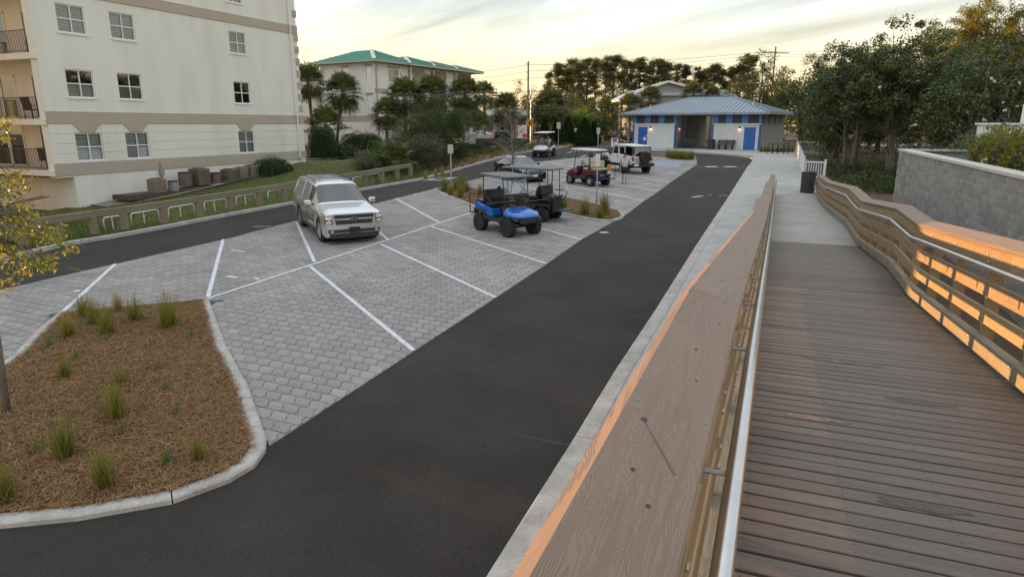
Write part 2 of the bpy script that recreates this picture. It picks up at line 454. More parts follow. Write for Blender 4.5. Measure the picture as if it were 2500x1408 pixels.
def kerb(pts, w=0.17, h=0.13, side=1, closed=False, seg=3.0, zf=None, name='kerb', zoff=0.0):
    """kerb along pts; body lies to the given side (+1 = left of travel); small joints every seg metres"""
    P = [Vector((p[0], p[1], 0)) for p in pts]
    if closed: P.append(P[0].copy())
    Q = [P[0]]
    for a, b in zip(P, P[1:]):
        n = max(1, int((b - a).length / 0.5))
        Q += [a + (b - a) * ((k + 1) / n) for k in range(n)]
    N = []
    for i in range(len(Q)):
        a, b = Q[max(i - 1, 0)], Q[min(i + 1, len(Q) - 1)]
        if closed and i in (0, len(Q) - 1): a, b = Q[-2], Q[1]
        d = (b - a).normalized(); N.append(Vector((-d.y, d.x, 0)) * side)
    prof = [(0.0, -0.12), (0.015, h - 0.02), (0.04, h), (w - 0.02, h), (w, h - 0.015), (w, -0.12)]
    mb = MB(); run = []; L = 0
    zz = zf or (lambda x, y: gz(y))
    def flush():
        if len(run) > 1: mb.loft(run)
    for i, (q, n) in enumerate(zip(Q, N)):
        if i: L += (q - Q[i - 1]).length
        run.append([(q.x + n.x * a, q.y + n.y * a, zz(q.x, q.y) + b + zoff) for a, b in prof])
        if L > seg and i < len(Q) - 2:
            d = (Q[i + 1] - q).normalized() * 0.008
            run[-1] = [(p[0] - d.x, p[1] - d.y, p[2]) for p in run[-1]]
            flush(); run = [[(q.x + d.x + n.x * a, q.y + d.y + n.y * a, zz(q.x, q.y) + b + zoff) for a, b in prof]]; L = 0
    flush()
    return tag(mb.obj(name, KERBM), kind='structure')

# wide ground sheet out to the horizon
def ground_h(x, y): return gz(y)
def ground_h(x, y): return gz(y) - .12 - .6 * max(0, min(1, (-11 - x) / 3)) * max(0, min(1, (60 - y) / 6))
gxs = [-500, -60, -30, -14, -11, 0, 40, 100, 500]; gys = [-80, 0, 20, 40, 54, 60, 66, 150, 900]; mb = MB()
mb.add([(x, y, ground_h(x, y)) for y in gys for x in gxs], [(j * 9 + i, j * 9 + i + 1, j * 9 + i + 10, j * 9 + i + 9) for j in range(8) for i in range(8)]); tag(mb.obj('ground', DIRT), kind='structure')

LK = gp([(60, 626), (169, 599), (266, 584), (396, 560), (576, 525), (736, 495), (894, 464), (1033, 440), (1104, 420), (1180, 398), (1240, 382), (1285, 373), (1338, 367), (1406, 356), (1452, 351)])
d0 = (LK[0] - LK[2]).normalized()
LK = [LK[0] + d0 * 14, LK[0] + d0 * 5] + LK
RK = gp([(1400, 1080), (1495.6, 921), (1600, 762), (1696.6, 607), (1779, 482), (1824, 410)])
d1 = (RK[0] - RK[3]).normalized()
RK = [RK[0] + d1 * 16, RK[0] + d1 * 4] + RK
RKB = gp([(1824, 410), (1838, 394), (1834, 386.5), (1792, 381), (1720, 376), (1650, 372), (1592, 370), (1548, 367)])
RKB = smooth_poly(RKB, 2)
street = [G(1462, 344), G(1542, 344)]
drive_poly = [LK[0]] + LK[1:] + [street[0], street[1]] + list(reversed(RKB)) + list(reversed(RK[:-1])) + [Vector((RK[0].x - 9, RK[0].y - 6, 0)), Vector((LK[0].x - 2, RK[0].y - 6, 0))]
sheet('driveway', drive_poly, 0.0, ASPHALT)
kerb(list(LK), 0.17, 0.13, 1)
kerb(RK[:-1] + [RK[-1]], 0.30, 0.11, -1)
kerb(RKB, 0.22, 0.11, -1)

# street beyond
sheet('road', [(-60, 118), (160, 96), (162, 104), (-60, 127)], -0.08, ASPHALT)
sheet('road', [(p.x, p.y) for p in (G(1462, 344), G(1470, 327), G(1530, 327), G(1542, 344))], -0.004, ASPHALT)

# planting beds (pine straw)
ISL1 = gp([(-430, 1330), (-200, 1310), (0, 1291.6), (187.5, 1273), (422, 1231), (562.6, 1179), (623.5, 1141.6), (651.6, 1104), (654, 1076), (642, 1043), (609.5, 949.4), (553, 846), (511, 733), (436, 739), (300, 751), (145, 767), (94, 809), (33, 870), (-60, 940), (-330, 1010), (-520, 1150)])
ISL2 = gp([(1057, 463.7), (1098.6, 482.7), (1134, 498), (1161, 508.5), (1230, 514), (1320, 517), (1374, 523), (1414, 533), (1470, 541), (1499.6, 541), (1519.7, 535), (1526, 527.5), (1515, 516), (1481.6, 506), (1437, 494), (1381, 482.7), (1290, 481), (1215, 479), (1179, 472.6), (1145.6, 460), (1120, 452.5), (1101, 453.6), (1067, 461)])
ISL3 = gp([(1500, 380), (1545, 381), (1592, 385), (1645, 388.5), (1690, 389.5), (1699, 387), (1695, 381), (1670, 377.5), (1600, 375.5), (1545, 375), (1500, 376.5)])
def inset(P, w):
    n = len(P); out = []
    area = sum(P[i][0] * P[(i + 1) % n][1] - P[(i + 1) % n][0] * P[i][1] for i in range(n))
    s = 1 if area > 0 else -1
    for i in range(n):
        a, b, c = Vector(P[i - 1][:2]), Vector(P[i][:2]), Vector(P[(i + 1) % n][:2])
        d = ((b - a).normalized() + (c - b).normalized()); d = d.normalized() if d.length > 1e-6 else (c - b).normalized()
        out.append(Vector((b.x - d.y * s * w, b.y + d.x * s * w, 0)))
    return out
def bed(P, w, mound, nneed, rng, needle_len, name='planting_bed'):
    ar = sum(P[i][0] * P[(i + 1) % len(P)][1] - P[(i + 1) % len(P)][0] * P[i][1] for i in range(len(P)))
    kerb(P, w, 0.075, 1 if ar > 0 else -1, closed=True)
    Q = inset(P, w - 0.03)
    xs = [p.x for p in Q]; ys = [p.y for p in Q]
    cxm, cym = sum(xs) / len(xs), sum(ys) / len(ys)
    # fan of rings so that the bed can swell a little in the middle
    rings = 7; V = []; Fc = []; n = len(Q)
    def hz(k): return 0.055 + mound * (1 - (1 - k / rings) ** 2)
    for k in range(rings):
        f = 1 - k / rings
        for p in Q:
            x, y = cxm + (p.x - cxm) * f, cym + (p.y - cym) * f
            V.append((x, y, gz(y) + hz(k) + (0 if k == 0 else rng.uniform(-.02, .02))))
    V.append((cxm, cym, gz(cym) + hz(rings)))
    for k in range(rings - 1):
        for i in range(n): Fc.append((k * n + i, k * n + (i + 1) % n, (k + 1) * n + (i + 1) % n, (k + 1) * n + i))
    mb = MB(); mb.add(V, Fc); mb.add(V[(rings - 1) * n:], [(i, (i + 1) % n, n) for i in range(n)])
    o = tag(mb.obj(name, STRAW, smooth=True), kind='structure')
    # loose needles
    if nneed:
        pts = []
        x0, x1, y0, y1 = min(xs), max(xs), min(ys), max(ys)
        Po = [(p.x, p.y) for p in inset(P, w * 0.80)]
        while len(pts) < nneed:
            x, y = rng.uniform(x0, x1), rng.uniform(y0, y1)
            if inpoly(x, y, Po):
                # radial position decides height
                f = 0
                for k in range(rings, 0, -1):
                    s = 1 - k / rings
                    if s <= 0: continue
                pts.append((x, y))
        pts = np.array(pts); Q2 = [(p.x - cxm, p.y - cym) for p in Q]
        ang = np.arctan2(pts[:, 1] - cym, pts[:, 0] - cxm); rad = np.hypot(pts[:, 1] - cym, pts[:, 0] - cxm)
        qa = np.array([atan2(q[1], q[0]) for q in Q2]); qr = np.array([hypot(*q) for q in Q2])
        o_ = np.argsort(qa); edge = np.interp(ang, qa[o_], qr[o_], period=2 * pi)
        f = np.clip(1 - rad / edge, 0, 1)
        z = 0.031 * pts[:, 1] + np.where(f < .02, .082, .058) + mound * (1 - (1 - f) ** 2)
        th = rng.uniform(0, 2 * pi, nneed); ln = needle_len * rng.uniform(.5, 1.3, nneed)
        dirx, diry = np.cos(th), np.sin(th); wd_ = 0.0024 + 0.0018 * rng.random(nneed)
        bend = rng.uniform(-.35, .35, nneed); lift = rng.uniform(0, .035, nneed)
        V = np.zeros((nneed, 6, 3)); 
        for j, tt in enumerate((-.5, 0, .5)):
            off = bend * (0.25 - tt * tt) * ln
            bx = pts[:, 0] + dirx * tt * ln - diry * off; by = pts[:, 1] + diry * tt * ln + dirx * off
            zz = z + lift * (1 - abs(tt) * 1.6) + rng.uniform(0, .012, nneed)
            V[:, 2 * j] = np.stack([bx - diry * wd_, by + dirx * wd_, zz], 1)
            V[:, 2 * j + 1] = np.stack([bx + diry * wd_, by - dirx * wd_, zz + .002], 1)
        base = np.arange(nneed)[:, None] * 6
        Fq = np.concatenate([base + np.array([0, 1, 3, 2]), base + np.array([2, 3, 5, 4])])
        s = link('loose_straw', npmesh('loose_straw', V.reshape(-1, 3), Fq, [NEEDLE]), parent=o)
        tag(s, kind='stuff')
    return o
bed(ISL1, 0.24, 0.10, 62000, np.random.default_rng(1), 0.155)
bed(ISL2, 0.16, 0.08, 9000, np.random.default_rng(2), 0.22)
bed(ISL3, 0.14, 0.05, 0, np.random.default_rng(3), 0.2)

# ---- interlocking pavers
PAVP = gp([(-260, 770), (0, 709.7), (282.5, 645.7), (560, 583), (720, 540.5), (927, 495.6), (1055, 463), (1101, 453.5), (1138, 444), (1216, 425), (1308, 397), (1380, 388), (1424, 385), (1500, 379), (1545, 378), (1600, 379), (1690, 386), (1701, 390), (1701.6, 401.6), (1662, 429), (1637, 446), (1608, 468), (1573, 491), (1526, 527), (1499, 541), (1418, 587), (1335, 645), (1210, 728), (1013, 857), (657, 1090), (640, 1041), (553, 846), (505, 736), (145, 767), (33, 870), (-300, 1010)])
pav = sheet('paved_area', [(p.x, p.y) for p in PAVP], 0.006, JOINT)
PAZ = radians(23.5)
pu, pv = Vector((sin(PAZ), cos(PAZ))), Vector((cos(PAZ), -sin(PAZ)))
PL, PW, GAP = 0.265, 0.30, 0.016
zig = 0.075
def paver_outline():
    l, w = PL / 2 - GAP / 2, PW / 2 - GAP / 2; z = zig
    # long edges zigzag so that neighbours along the row interlock
    return [(-l, -w - z * .35), (-l * .35, -w - z * .35), (l * .2, -w + z * .65), (l, -w + z * .65), (l, w + z * .65 - z), (l * .2, w - z * .35), (-l * .35, w - z * 1.35), (-l, w - z * 1.35)]
def paver_outline():
    l, w = PL / 2 - GAP / 2, PW / 2 - GAP / 2; z = zig / 2
    lo = [(-l, -w + z), (-l * .30, -w + z), (l * .30, -w - z), (l, -w - z)]
    hi = [(l, w - z), (l * .30, w - z), (-l * .30, w + z), (-l, w + z)]
    return lo + hi
OUT = paver_outline()
def clip(poly, a, b, keep_left):
    out = []; 
    def side(p): 
        s = (b[0] - a[0]) * (p[1] - a[1]) - (b[1] - a[1]) * (p[0] - a[0]); return s if keep_left else -s
    for i in range(len(poly)):
        p, q = poly[i], poly[(i + 1) % len(poly)]; sp_, sq_ = side(p), side(q)
        if sp_ >= 0: out.append(p)
        if (sp_ > 0 > sq_) or (sp_ < 0 < sq_):
            t = sp_ / (sp_ - sq_); out.append((p[0] + (q[0] - p[0]) * t, p[1] + (q[1] - p[1]) * t))
    return out
PP = [(p.x, p.y) for p in PAVP]
parea = sum(PP[i][0] * PP[(i + 1) % len(PP)][1] - PP[(i + 1) % len(PP)][0] * PP[i][1] for i in range(len(PP)))
I2 = [(p.x, p.y) for p in inset(ISL2, 0.10)]; I3 = [(p.x, p.y) for p in inset(ISL3, 0.08)]
uu = [p[0] * pu.x + p[1] * pu.y for p in PP]; vv = [p[0] * pv.x + p[1] * pv.y for p in PP]
segs = [(PP[i], PP[(i + 1) % len(PP)]) for i in range(len(PP))]
rngp = np.random.default_rng(11)
full = []; cutp = []
for r in range(int((max(vv) - min(vv)) / PW) + 2):
    v0 = min(vv) + r * PW
    for c in range(int((max(uu) - min(uu)) / PL) + 2):
        u0 = min(uu) + c * PL
        x, y = pu.x * u0 + pv.x * v0, pu.y * u0 + pv.y * v0
        if y < 5 or x < -24: continue
        near = []
        for a, b in segs:
            ex, ey = b[0] - a[0], b[1] - a[1]; l2 = ex * ex + ey * ey
            t = max(0, min(1, ((x - a[0]) * ex + (y - a[1]) * ey) / l2))
            dd = hypot(x - a[0] - ex * t, y - a[1] - ey * t)
            if dd < 0.27: near.append((a, b))
        ins = inpoly(x, y, PP)
        if not ins and not near: continue
        if inpoly(x, y, I2) or inpoly(x, y, I3): continue
        zj = rngp.uniform(-.0035, .0035)
        if ins and not near: full.append((x, y, zj))
        else:
            poly = [(x + pu.x * a + pv.x * b, y + pu.y * a + pv.y * b) for a, b in OUT]
            for a, b in near: poly = clip(poly, a, b, parea > 0)
            if len(poly) > 2: cutp.append((poly, zj))
def paver_mesh():
    mb = MB(); n = len(OUT); ar = sum(OUT[i][0] * OUT[(i + 1) % n][1] - OUT[(i + 1) % n][0] * OUT[i][1] for i in range(n))
    top = [(pu.x * a * .985 + pv.x * b * .985, pu.y * a * .985 + pv.y * b * .985) for a, b in OUT]
    rim = [(pu.x * a + pv.x * b, pu.y * a + pv.y * b) for a, b in OUT]
    V = [(x, y, .031 * y + .022) for x, y in top] + [(x, y, .031 * y + .016) for x, y in rim] + [(x, y, .031 * y) for x, y in rim]
    Fs = [tuple(range(n))] + [(i, (i + 1) % n, n + (i + 1) % n, n + i) for i in range(n)] + [(n + i, n + (i + 1) % n, 2 * n + (i + 1) % n, 2 * n + i) for i in range(n)]
    return V, Fs
PVv, PVf = paver_mesh()
def vis_size(x, y):
    Y, Z = y, gz(y) - CAM_H
    zc = Y * cP - Z * sP; xx = CX + FPX * x / zc; yy = CY + FPX * (-Z * cP - Y * sP) / zc
    return (1 / zc) if (0 < xx < 2500 and 0 < yy < 1408) else 0
full.sort(key=lambda q: -vis_size(q[0], q[1]))
pm = bpy.data.meshes.new('paver'); pm.from_pydata(PVv, [], PVf); pm.materials.append(PAVER)
for x, y, zj in full[:300]:
    o = link('paver', pm, None, pav); o.location = (x, y, gz(y) + zj)
rest = full[300:]
mbp = MB()
nV = len(PVv); A = np.array(PVv)
pts = np.array([(x, y, (gz(y) if y <= 66 else 2.046) + zj) for x, y, zj in rest])
V = (A[None] + pts[:, None]).reshape(-1, 3).tolist()
Fs = [tuple(i + k * nV for i in f) for k in range(len(rest)) for f in PVf]
mbp.v = V; mbp.f = Fs; mbp.m = [0] * len(Fs)
for poly, zj in cutp:
    n = len(poly); mbp.add([(x, y, gz(y) + .021 + zj) for x, y in poly] + [(x, y, gz(y)) for x, y in poly], [tuple(range(n))] + [(i, (i + 1) % n, n + (i + 1) % n, n + i) for i in range(n)])
tag(mbp.obj('pavers', PAVER, pav), kind='stuff')

# ---- painted stall lines on the pavers
def stripe(a, b, w=0.105, m=None, dz=0.0285, parent=None, name='stall_line', ext=0.0):
    a, b = Vector(a), Vector(b); d = Vector((b.x - a.x, b.y - a.y, 0)).normalized(); n = Vector((-d.y, d.x, 0)) * w / 2
    a = a - d * ext; b = b + d * ext; k = max(1, int((b - a).length / 1.5)); mb = MB(); V = []
    for i in range(k + 1):
        p = a + (b - a) * (i / k); V += [(p.x + n.x, p.y + n.y, gz(p.y) + dz), (p.x - n.x, p.y - n.y, gz(p.y) + dz)]
    mb.add(V, [(2 * i, 2 * i + 1, 2 * i + 3, 2 * i + 2) for i in range(k)])
    return mb.obj(name, m or LINE, parent)
for a, b in [((509, 730), (1166, 515.5)), ((757, 652), (1010, 858)), ((930, 598), (1210, 728)), ((1054, 555), (1334, 645)), ((1180, 518), (1419, 587)),
             ((724, 544), (768, 641)), ((545, 586), (508, 727)), ((857, 512), (947, 586)), ((966, 486), (1071, 544)), ((282, 646), (152, 765)), ((1075, 472), (1110, 487)),
             ((1363, 446), (1393, 435)), ((1310, 438), (1572, 491.5)), ((1250, 407), (1608, 468)), ((1330, 395), (1636, 447)), ((1380, 388), (1662, 429)), ((1181, 435), (1310, 462)), ((1010, 475), (1016, 477.5))]:
    stripe(G(*a), G(*b), parent=pav)
# worn blue panel of the accessible bay
bl = gp([(1600, 392), (1668, 394), (1655, 410), (1580, 406)])
sheet('accessible_bay_paint', [(p.x, p.y) for p in bl], 0.0265, BLUEPAINT, parent=pav)
# chips of stray white paint
for a, b, w in [((565, 612), (598, 617), .10), ((552, 676), (580, 680), .14), ((180, 714), (196, 711), .16), ((620, 680), (634, 684), .1), ((1560, 449), (1590, 450), .22), ((1500, 492), (1512, 492), .2)]:
    stripe(G(*a), G(*b), w, parent=pav, name='paint_spill')
# lines on the asphalt
rd = tag(stripe(G(1694, 404.5), G(1827, 404.5), .10, KERBM, 0.005, None, 'crossing_edge'), kind='structure')
stripe(G(1691, 409.3), G(1823, 409.3), .10, KERBM, 0.005, rd, 'crossing_edge')
for a, b in ((1722, 1750), (1768, 1795)): stripe(G(a, 407), G(b, 407), 1.05, LINE, 0.008, rd, 'crossing_bar')
stripe(G(1385, 373.5), G(1492, 356), .12, LINE, 0.006, rd, 'lane_line')
stripe(G(1418, 384), G(1432, 379), .12, LINE, 0.006, rd, 'lane_line')
stripe(G(1465, 568), G(1484, 567), .25, LINE, 0.006, rd, 'paint_spill')
for a, b, w in [((1755, 478), (1778, 477), .12), ((1729, 476), (1738, 476), .12), ((1690, 482), (1715, 478), .25)]:
    stripe(G(*a), G(*b), w, KERBM, 0.005, rd, 'paint_spill')
mh = G(640, 553); mb = MB(); mb.lathe([(0.36, 0), (0.36, .006), (0.30, .006), (0.29, .003), (0.0, .003)], 24, (mh.x, mh.y, gz(mh.y) + .003))
tag(mb.obj('manhole_cover', mat('rust_iron', (0.16, 0.11, 0.085), .7, (0.09, 0.07, 0.06), 20, .5)), 'round rusty manhole cover in the left drive beside the lawn kerb', 'manhole')
# drain inlet in the left kerb
dr = empty('drain_inlet', G(1068, 437), 0, 'concrete drain inlet frame with dark slot at the left kerb', 'drain')
q = [G(*p, .02) - dr.location for p in ((1030, 440.5), (1088, 440), (1118, 433), (1070, 433))]
q2 = [G(*p, .02) - dr.location for p in ((1052, 438.6), (1082, 438.4), (1094, 434.4), (1068, 434.4))]
mb = MB(); vs = [(p.x, p.y, .018) for p in q] + [(p.x, p.y, .018) for p in q2] + [(p.x, p.y, -.1) for p in q] + [(p.x, p.y, -.1) for p in q2]
for v in range(len(vs)):
    vs[v] = (vs[v][0], vs[v][1], vs[v][2] + (gz(dr.location.y + vs[v][1]) - dr.location.z) + .004)
mb.add(vs, [(i, (i + 1) % 4, 4 + (i + 1) % 4, 4 + i) for i in range(4)] + [(i, (i + 1) % 4, 8 + (i + 1) % 4, 8 + i) for i in range(4)] + [(4 + i, 4 + (i + 1) % 4, 12 + (i + 1) % 4, 12 + i) for i in range(4)])
mb.obj('frame', CONCRETE, dr)
mb = MB(); mb.add([(p.x, p.y, gz(dr.location.y + p.y) - dr.location.z + .004) for p in q2], [(0, 1, 2, 3)]); mb.obj('opening', DARK, dr)

# ------------------------------------------------------------------ boardwalk ramp frame
RA = radians(21.6)
def R(s, t, z): return Vector((s * sin(RA) + t * cos(RA), s * cos(RA) - t * sin(RA), z))
PROF = [(-6, -.70), (2.75, -.70), (10.6, -1.335), (12.5, -1.335), (17.4, -1.725), (20.7, -1.725), (30, -2.275), (37.4, -2.52)]
def capz(s):
    for (a, za), (b, zb) in zip(PROF, PROF[1:]):
        if a <= s <= b: return CAM_H + za + (zb - za) * (s - a) / (b - a)
    return CAM_H + (PROF[0][1] if s < PROF[0][0] else PROF[-1][1])
DEPTH = 1.065
def dkz(s): return capz(s) - DEPTH
SPLIT = 17.3

# sidewalk beside the kerb, out to the white fence and in front of the restroom
SWK = []
RKo = [Vector((p.x + .30 * cos(RA), p.y - .30 * sin(RA), 0)) for p in RK]
sw = RKo[:-1] + [Vector((p[0], p[1], 0)) for p in (R(50, -2.55, 0), R(62, -2.3, 0))]
fA, fB = G(1943, 377), G(1962, 440)
swp = [RKo[0]] + RKo[1:-1] + gp([(1831, 411)]) + [p for p in gp([(1842, 394), (1838, 385), (1793, 380), (1720, 375), (1650, 371), (1590, 369), (1547, 366)])] + gp([(1547, 359), (1600, 361), (1700, 363), (1853, 368)]) + [Vector((28.5, 66, 0)), fA, fB] + [R(38.0, 1.75, 0), R(38.0, -.1, 0), R(37.4, -.1, 0), R(-8, -.5, 0)]
sheet('sidewalk', [(p.x, p.y) for p in swp], 0.105, CONCRETE)
for s in (8, 14, 20, 26, 32):      # expansion joints
    a = R(s, -.45, 0); b = R(s, -3.2 + .012 * s, 0)
    stripe(a, b, .012, JOINT, .1085, bpy.data.objects['sidewalk'], 'expansion_joint')
# apron: sloping concrete of the lower ramp, and the level pad at its foot
mb = MB(); V = []
ss = [SPLIT, 20.7, 24, 27, 30, 33, 37.4, 40.5]
for s in ss:
    for t in (-.16, 1.95): 
        z = max(dkz(s), gz(R(s, t, 0).y) + .109) if s <= 37.4 else gz(R(40.5, t, 0).y) + .109
        V.append(tuple(R(s, t, z)))
for s in ss:
    for t in (-.16, 1.95): V.append(tuple(R(s, t, gz(R(s, t, 0).y) - .2)))
n = len(ss); o2 = 2 * n
Fs = [(2 * i, 2 * i + 1, 2 * i + 3, 2 * i + 2) for i in range(n - 1)] + [(2 * i, 2 * i + 2, o2 + 2 * i + 2, o2 + 2 * i) for i in range(n - 1)] + [(2 * i + 1, 2 * i + 3, o2 + 2 * i + 3, o2 + 2 * i + 1) for i in range(n - 1)] + [(0, 1, o2 + 1, o2)]
mb.add(V, Fs); tag(mb.obj('ramp_slab', APRON), kind='structure')

# deck: joists and single boards
deck = empty('boardwalk_deck', R(6, .9, dkz(6) - .2), 0, 'brown boardwalk deck of crosswise boards sloping down between the two railings', 'boardwalk')
dl = deck.location
BP = 0.1405
mbd = MB(); nb = 0; s = -2.6
bw = 2.11
me_b = MB().box((0, 0, 0), (bw, BP - .018, .026)).obj('board', DECKM, deck)
bmod = me_b.data
bpy.data.objects.remove(me_b)
bm = bmesh.new(); bm.from_mesh(bmod); bmesh.ops.bevel(bm, geom=bm.edges[:], offset=.004, segments=1, affect='EDGES'); bm.to_mesh(bmod); bm.free()
rb = random.Random(3)
while s < SPLIT - .06:
    o = link('board', bmod, None, deck)
    zc = (dkz(s) + dkz(s)) / 2
    sl = (dkz(s + .05) - dkz(s - .05)) / .1
    o.location = R(s, .895, dkz(s) - .013 + rb.uniform(-.0015, .0015)) - dl
    o.rotation_euler = Matrix.Rotation(-RA, 3, 'Z').to_euler()
    o.rotation_euler = (Matrix.Rotation(-RA + rb.uniform(-.0008, .0008), 3, 'Z') @ Matrix.Rotation(atan(sl), 3, 'X')).to_euler()
    s += BP
for t in (-.05, .45, .9, 1.35, 1.83):
    ks = [-2.6, 2.75, 10.6, 12.5, SPLIT - .02]
    for a, b in zip(ks, ks[1:]):
        MB().beam(R(a, t, dkz(a) - .13) - dl, R(b, t, dkz(b) - .13) - dl, .045, .2).obj('joist', GREYWOOD, deck)
mbs = MB()                                            # screw heads
for k, t in enumerate((.0, .45, .9, 1.35, 1.8)):
    s = -2.6
    while s < 9:
        for q in (-.035, .035):
            p = R(s + q, t + rb.uniform(-.006, .006), dkz(s + q) + .0012) - dl; r_ = .0045
            mbs.add([(p.x + r_ * cos(a), p.y + r_ * sin(a), p.z) for a in (0, 1.05, 2.09, 3.14, 4.19, 5.24)], [(0, 1, 2, 3, 4, 5)])
        s += BP
tag(mbs.obj('screws', DARK, deck), kind='stuff')

# worn scuffs and damp spots lying on single boards
SCUF = mat('scuff_pale', (.24, .20, .165), .9, (.165, .13, .106), 30, lo=.42, hi=.6); DAMP = mat('scuff_dark', (.055, .042, .036), .5, (.10, .078, .064), 25, lo=.45, hi=.65)
for (s_, t_, l_, m_) in [(2.05, .10, .16, SCUF), (2.18, .16, .08, SCUF), (1.75, 1.0, .12, DAMP), (2.33, .78, .16, DAMP), (2.20, .82, .10, DAMP), (3.05, 1.45, .22, SCUF), (3.45, .8, .25, DAMP), (3.2, 1.62, .18, SCUF), (4.6, .4, .25, SCUF), (5.2, 1.1, .3, DAMP), (1.62, 1.35, .14, SCUF), (6.3, .7, .4, SCUF), (1.9, .55, .2, SCUF)]:
    kb = round((s_ + 2.6) / BP); sb = -2.6 + kb * BP; n_ = 14; V = []
    for j in range(n_):
        a_ = 2 * pi * j / n_; rr_ = rb.uniform(.55, 1.0); ds = max(-BP * .40, min(BP * .40, sin(a_) * rr_ * .065)); V.append(tuple(R(sb + ds, t_ + cos(a_) * rr_ * l_, dkz(sb + ds) + .0026) - dl))
    MB().add(V, [tuple(range(n_))]).obj('scuff', m_, deck)

# railings
def railing(name, label, tin, tout, sgn, s0, s1, s_hand):
    """tin: inner face of boards, posts behind; sgn +1 = right railing"""
    rt = empty(name, R((s0 + s1) / 2, tin, dkz((s0 + s1) / 2)), 0, label, 'railing'); o0 = rt.location
    br = [q[0] for q in PROF if s0 < q[0] < s1]
    knots = sorted([s0, s1] + br)
    # split the long straight runs into board lengths
    cuts = [knots[0]]
    for a, b in zip(knots, knots[1:]):
        n = max(1, round((b - a) / 3.9)); cuts += [a + (b - a) * (k + 1) / n for k in range(n)]
    rr = random.Random(int(tin * 100))
    def board(nm, a, b, h0, h1, t0, t1, m, gap=.002):
        d = R(1, 0, 0) * 1.0; L = hypot(b - a, dkz(b) - dkz(a)); sl = atan2(dkz(b) - dkz(a), b - a)
        mb = MB().box((0, 0, 0), (L - gap, abs(t1 - t0), h1 - h0)); o = mb.obj(nm, m, rt)
        bmx = bmesh.new(); bmx.from_mesh(o.data); bmesh.ops.bevel(bmx, geom=bmx.edges[:], offset=.004, segments=1, affect='EDGES'); bmx.to_mesh(o.data); bmx.free()
        mid = R((a + b) / 2, (t0 + t1) / 2, (dkz(a) + dkz(b)) / 2 + (h0 + h1) / 2)
        o.location = mid - o0
        o.rotation_euler = (Matrix.Rotation(pi / 2 - RA, 3, 'Z') @ Matrix.Rotation(-sl, 3, 'Y')).to_euler()
        return o
    for i, (a, b) in enumerate(zip(cuts, cuts[1:])):
        far = a > 16
        tm = TIMBER
        board('top_rail', a, b, .83, 1.015, tin, tin + sgn * .038, tm)
        board('middle_rail', a, b, .565, .705, tin, tin + sgn * .038, tm)
        board('middle_rail', a, b, .315, .455, tin, tin + sgn * .038, tm)
        board('kick_board', a, b, .05, .19, tin - sgn * .045, tin + sgn * .045, GREYWOOD)
        # cap, tilted towards the walkway
        L = hypot(b - a, dkz(b) - dkz(a)); sl = atan2(dkz(b) - dkz(a), b - a)
        w_ = abs(tout - tin) + .055
        Lc = (L + (.01 if b in br else -.003)) / 2; q = -sgn; h_ = .019
        secp = [(q * w_ / 2, -h_), (q * w_ / 2, h_ - .020), (q * (w_ / 2 - .026), h_), (-q * (w_ / 2 - .006), h_), (-q * w_ / 2, h_ - .006), (-q * w_ / 2, -h_)]
        o = MB().prism(secp, -Lc, Lc, lambda a_, b_, c_: (c_, a_, b_)).obj('cap_board', CAPM, rt)
        tc_ = (tin + tout) / 2 - sgn * .01
        o.location = R((a + b) / 2, tc_, (capz(a) + capz(b)) / 2 + .0) - o0
        o.rotation_euler = (Matrix.Rotation(pi / 2 - RA, 3, 'Z') @ Matrix.Rotation(-sl, 3, 'Y') @ Matrix.Rotation(-sgn * .27, 3, 'X')).to_euler()
    # posts
    s = s0 + .25; bolts = MB()
    while s < s1 - .1:
        z = dkz(s); zb = gz(R(s, tin, 0).y) - .1
        o = MB().box((0, 0, 0), (.14, .09, z + 1.0 - zb)).obj('post', TIMBERZ, rt)
        tp = tin + sgn * (.038 + .047)
        o.location = R(s, tp, (z + 1.0 + zb) / 2) - o0; o.rotation_euler = (0, 0, pi / 2 - RA)
        for h in (.12, .385, .635, .92):
            tb = tin - sgn * (.047 if h == .12 else .002)
            for q in (-.03, .03):
                c = R(s + q, tb, dkz(s) + h + q) - o0
                e = R(s + q, tb - sgn * .010, dkz(s) + h + q) - o0
                bolts.tube([c, c * .4 + e * .6, e], [.013, .012, .005], 6)
        s += 1.22
    tag(bolts.obj('bolts', GALV, rt), kind='stuff')
    # steel handrail with brackets
    hk = [s0 + .1] + [q for q in knots if s0 + .1 < q < s_hand] + [s_hand]
    th = tin - sgn * .095
    pts = [R(q, th, dkz(q) + .865) - o0 for q in hk]
    e = R(s_hand + .02, th, dkz(s_hand) + .84) - o0
    pts += [R(s_hand + .10, th, dkz(s_hand) + .80) - o0, R(s_hand + .10, th, dkz(s_hand) + .45) - o0, R(s_hand + .02, th + sgn * .03, dkz(s_hand) + .42) - o0]
    MB().tube(pts, .0245, 14).obj('handrail', STEEL, rt, smooth=True)
    s = s0 + .55
    while s < s_hand - .2:
        c = R(s, tin, dkz(s) + .80) - o0; d_ = R(s, th, dkz(s) + .842) - o0
        mb = MB().tube([c, c * .35 + (R(s, th, dkz(s) + .80) - o0) * .65, R(s, th, dkz(s) + .81) - o0, d_], .008, 6)
        mb.box(c - Vector((R(0, sgn * .004, 0))), (.03, .012, .075), Matrix.Rotation(pi / 2 - RA, 3, 'Z'))
        mb.obj('bracket', GALV, rt)
        s += 1.22
    return rt
railing('boardwalk_railing', 'near timber railing with wide brown cap beside the car park drive', -.13, -.31, -1, -2.4, 36.2, 36.0)
nr_ = bpy.data.objects['boardwalk_railing']; KNOT = mat('cap_knot', (.045, .032, .025), .7); tc_ = (-.13 - .31) / 2 + .01
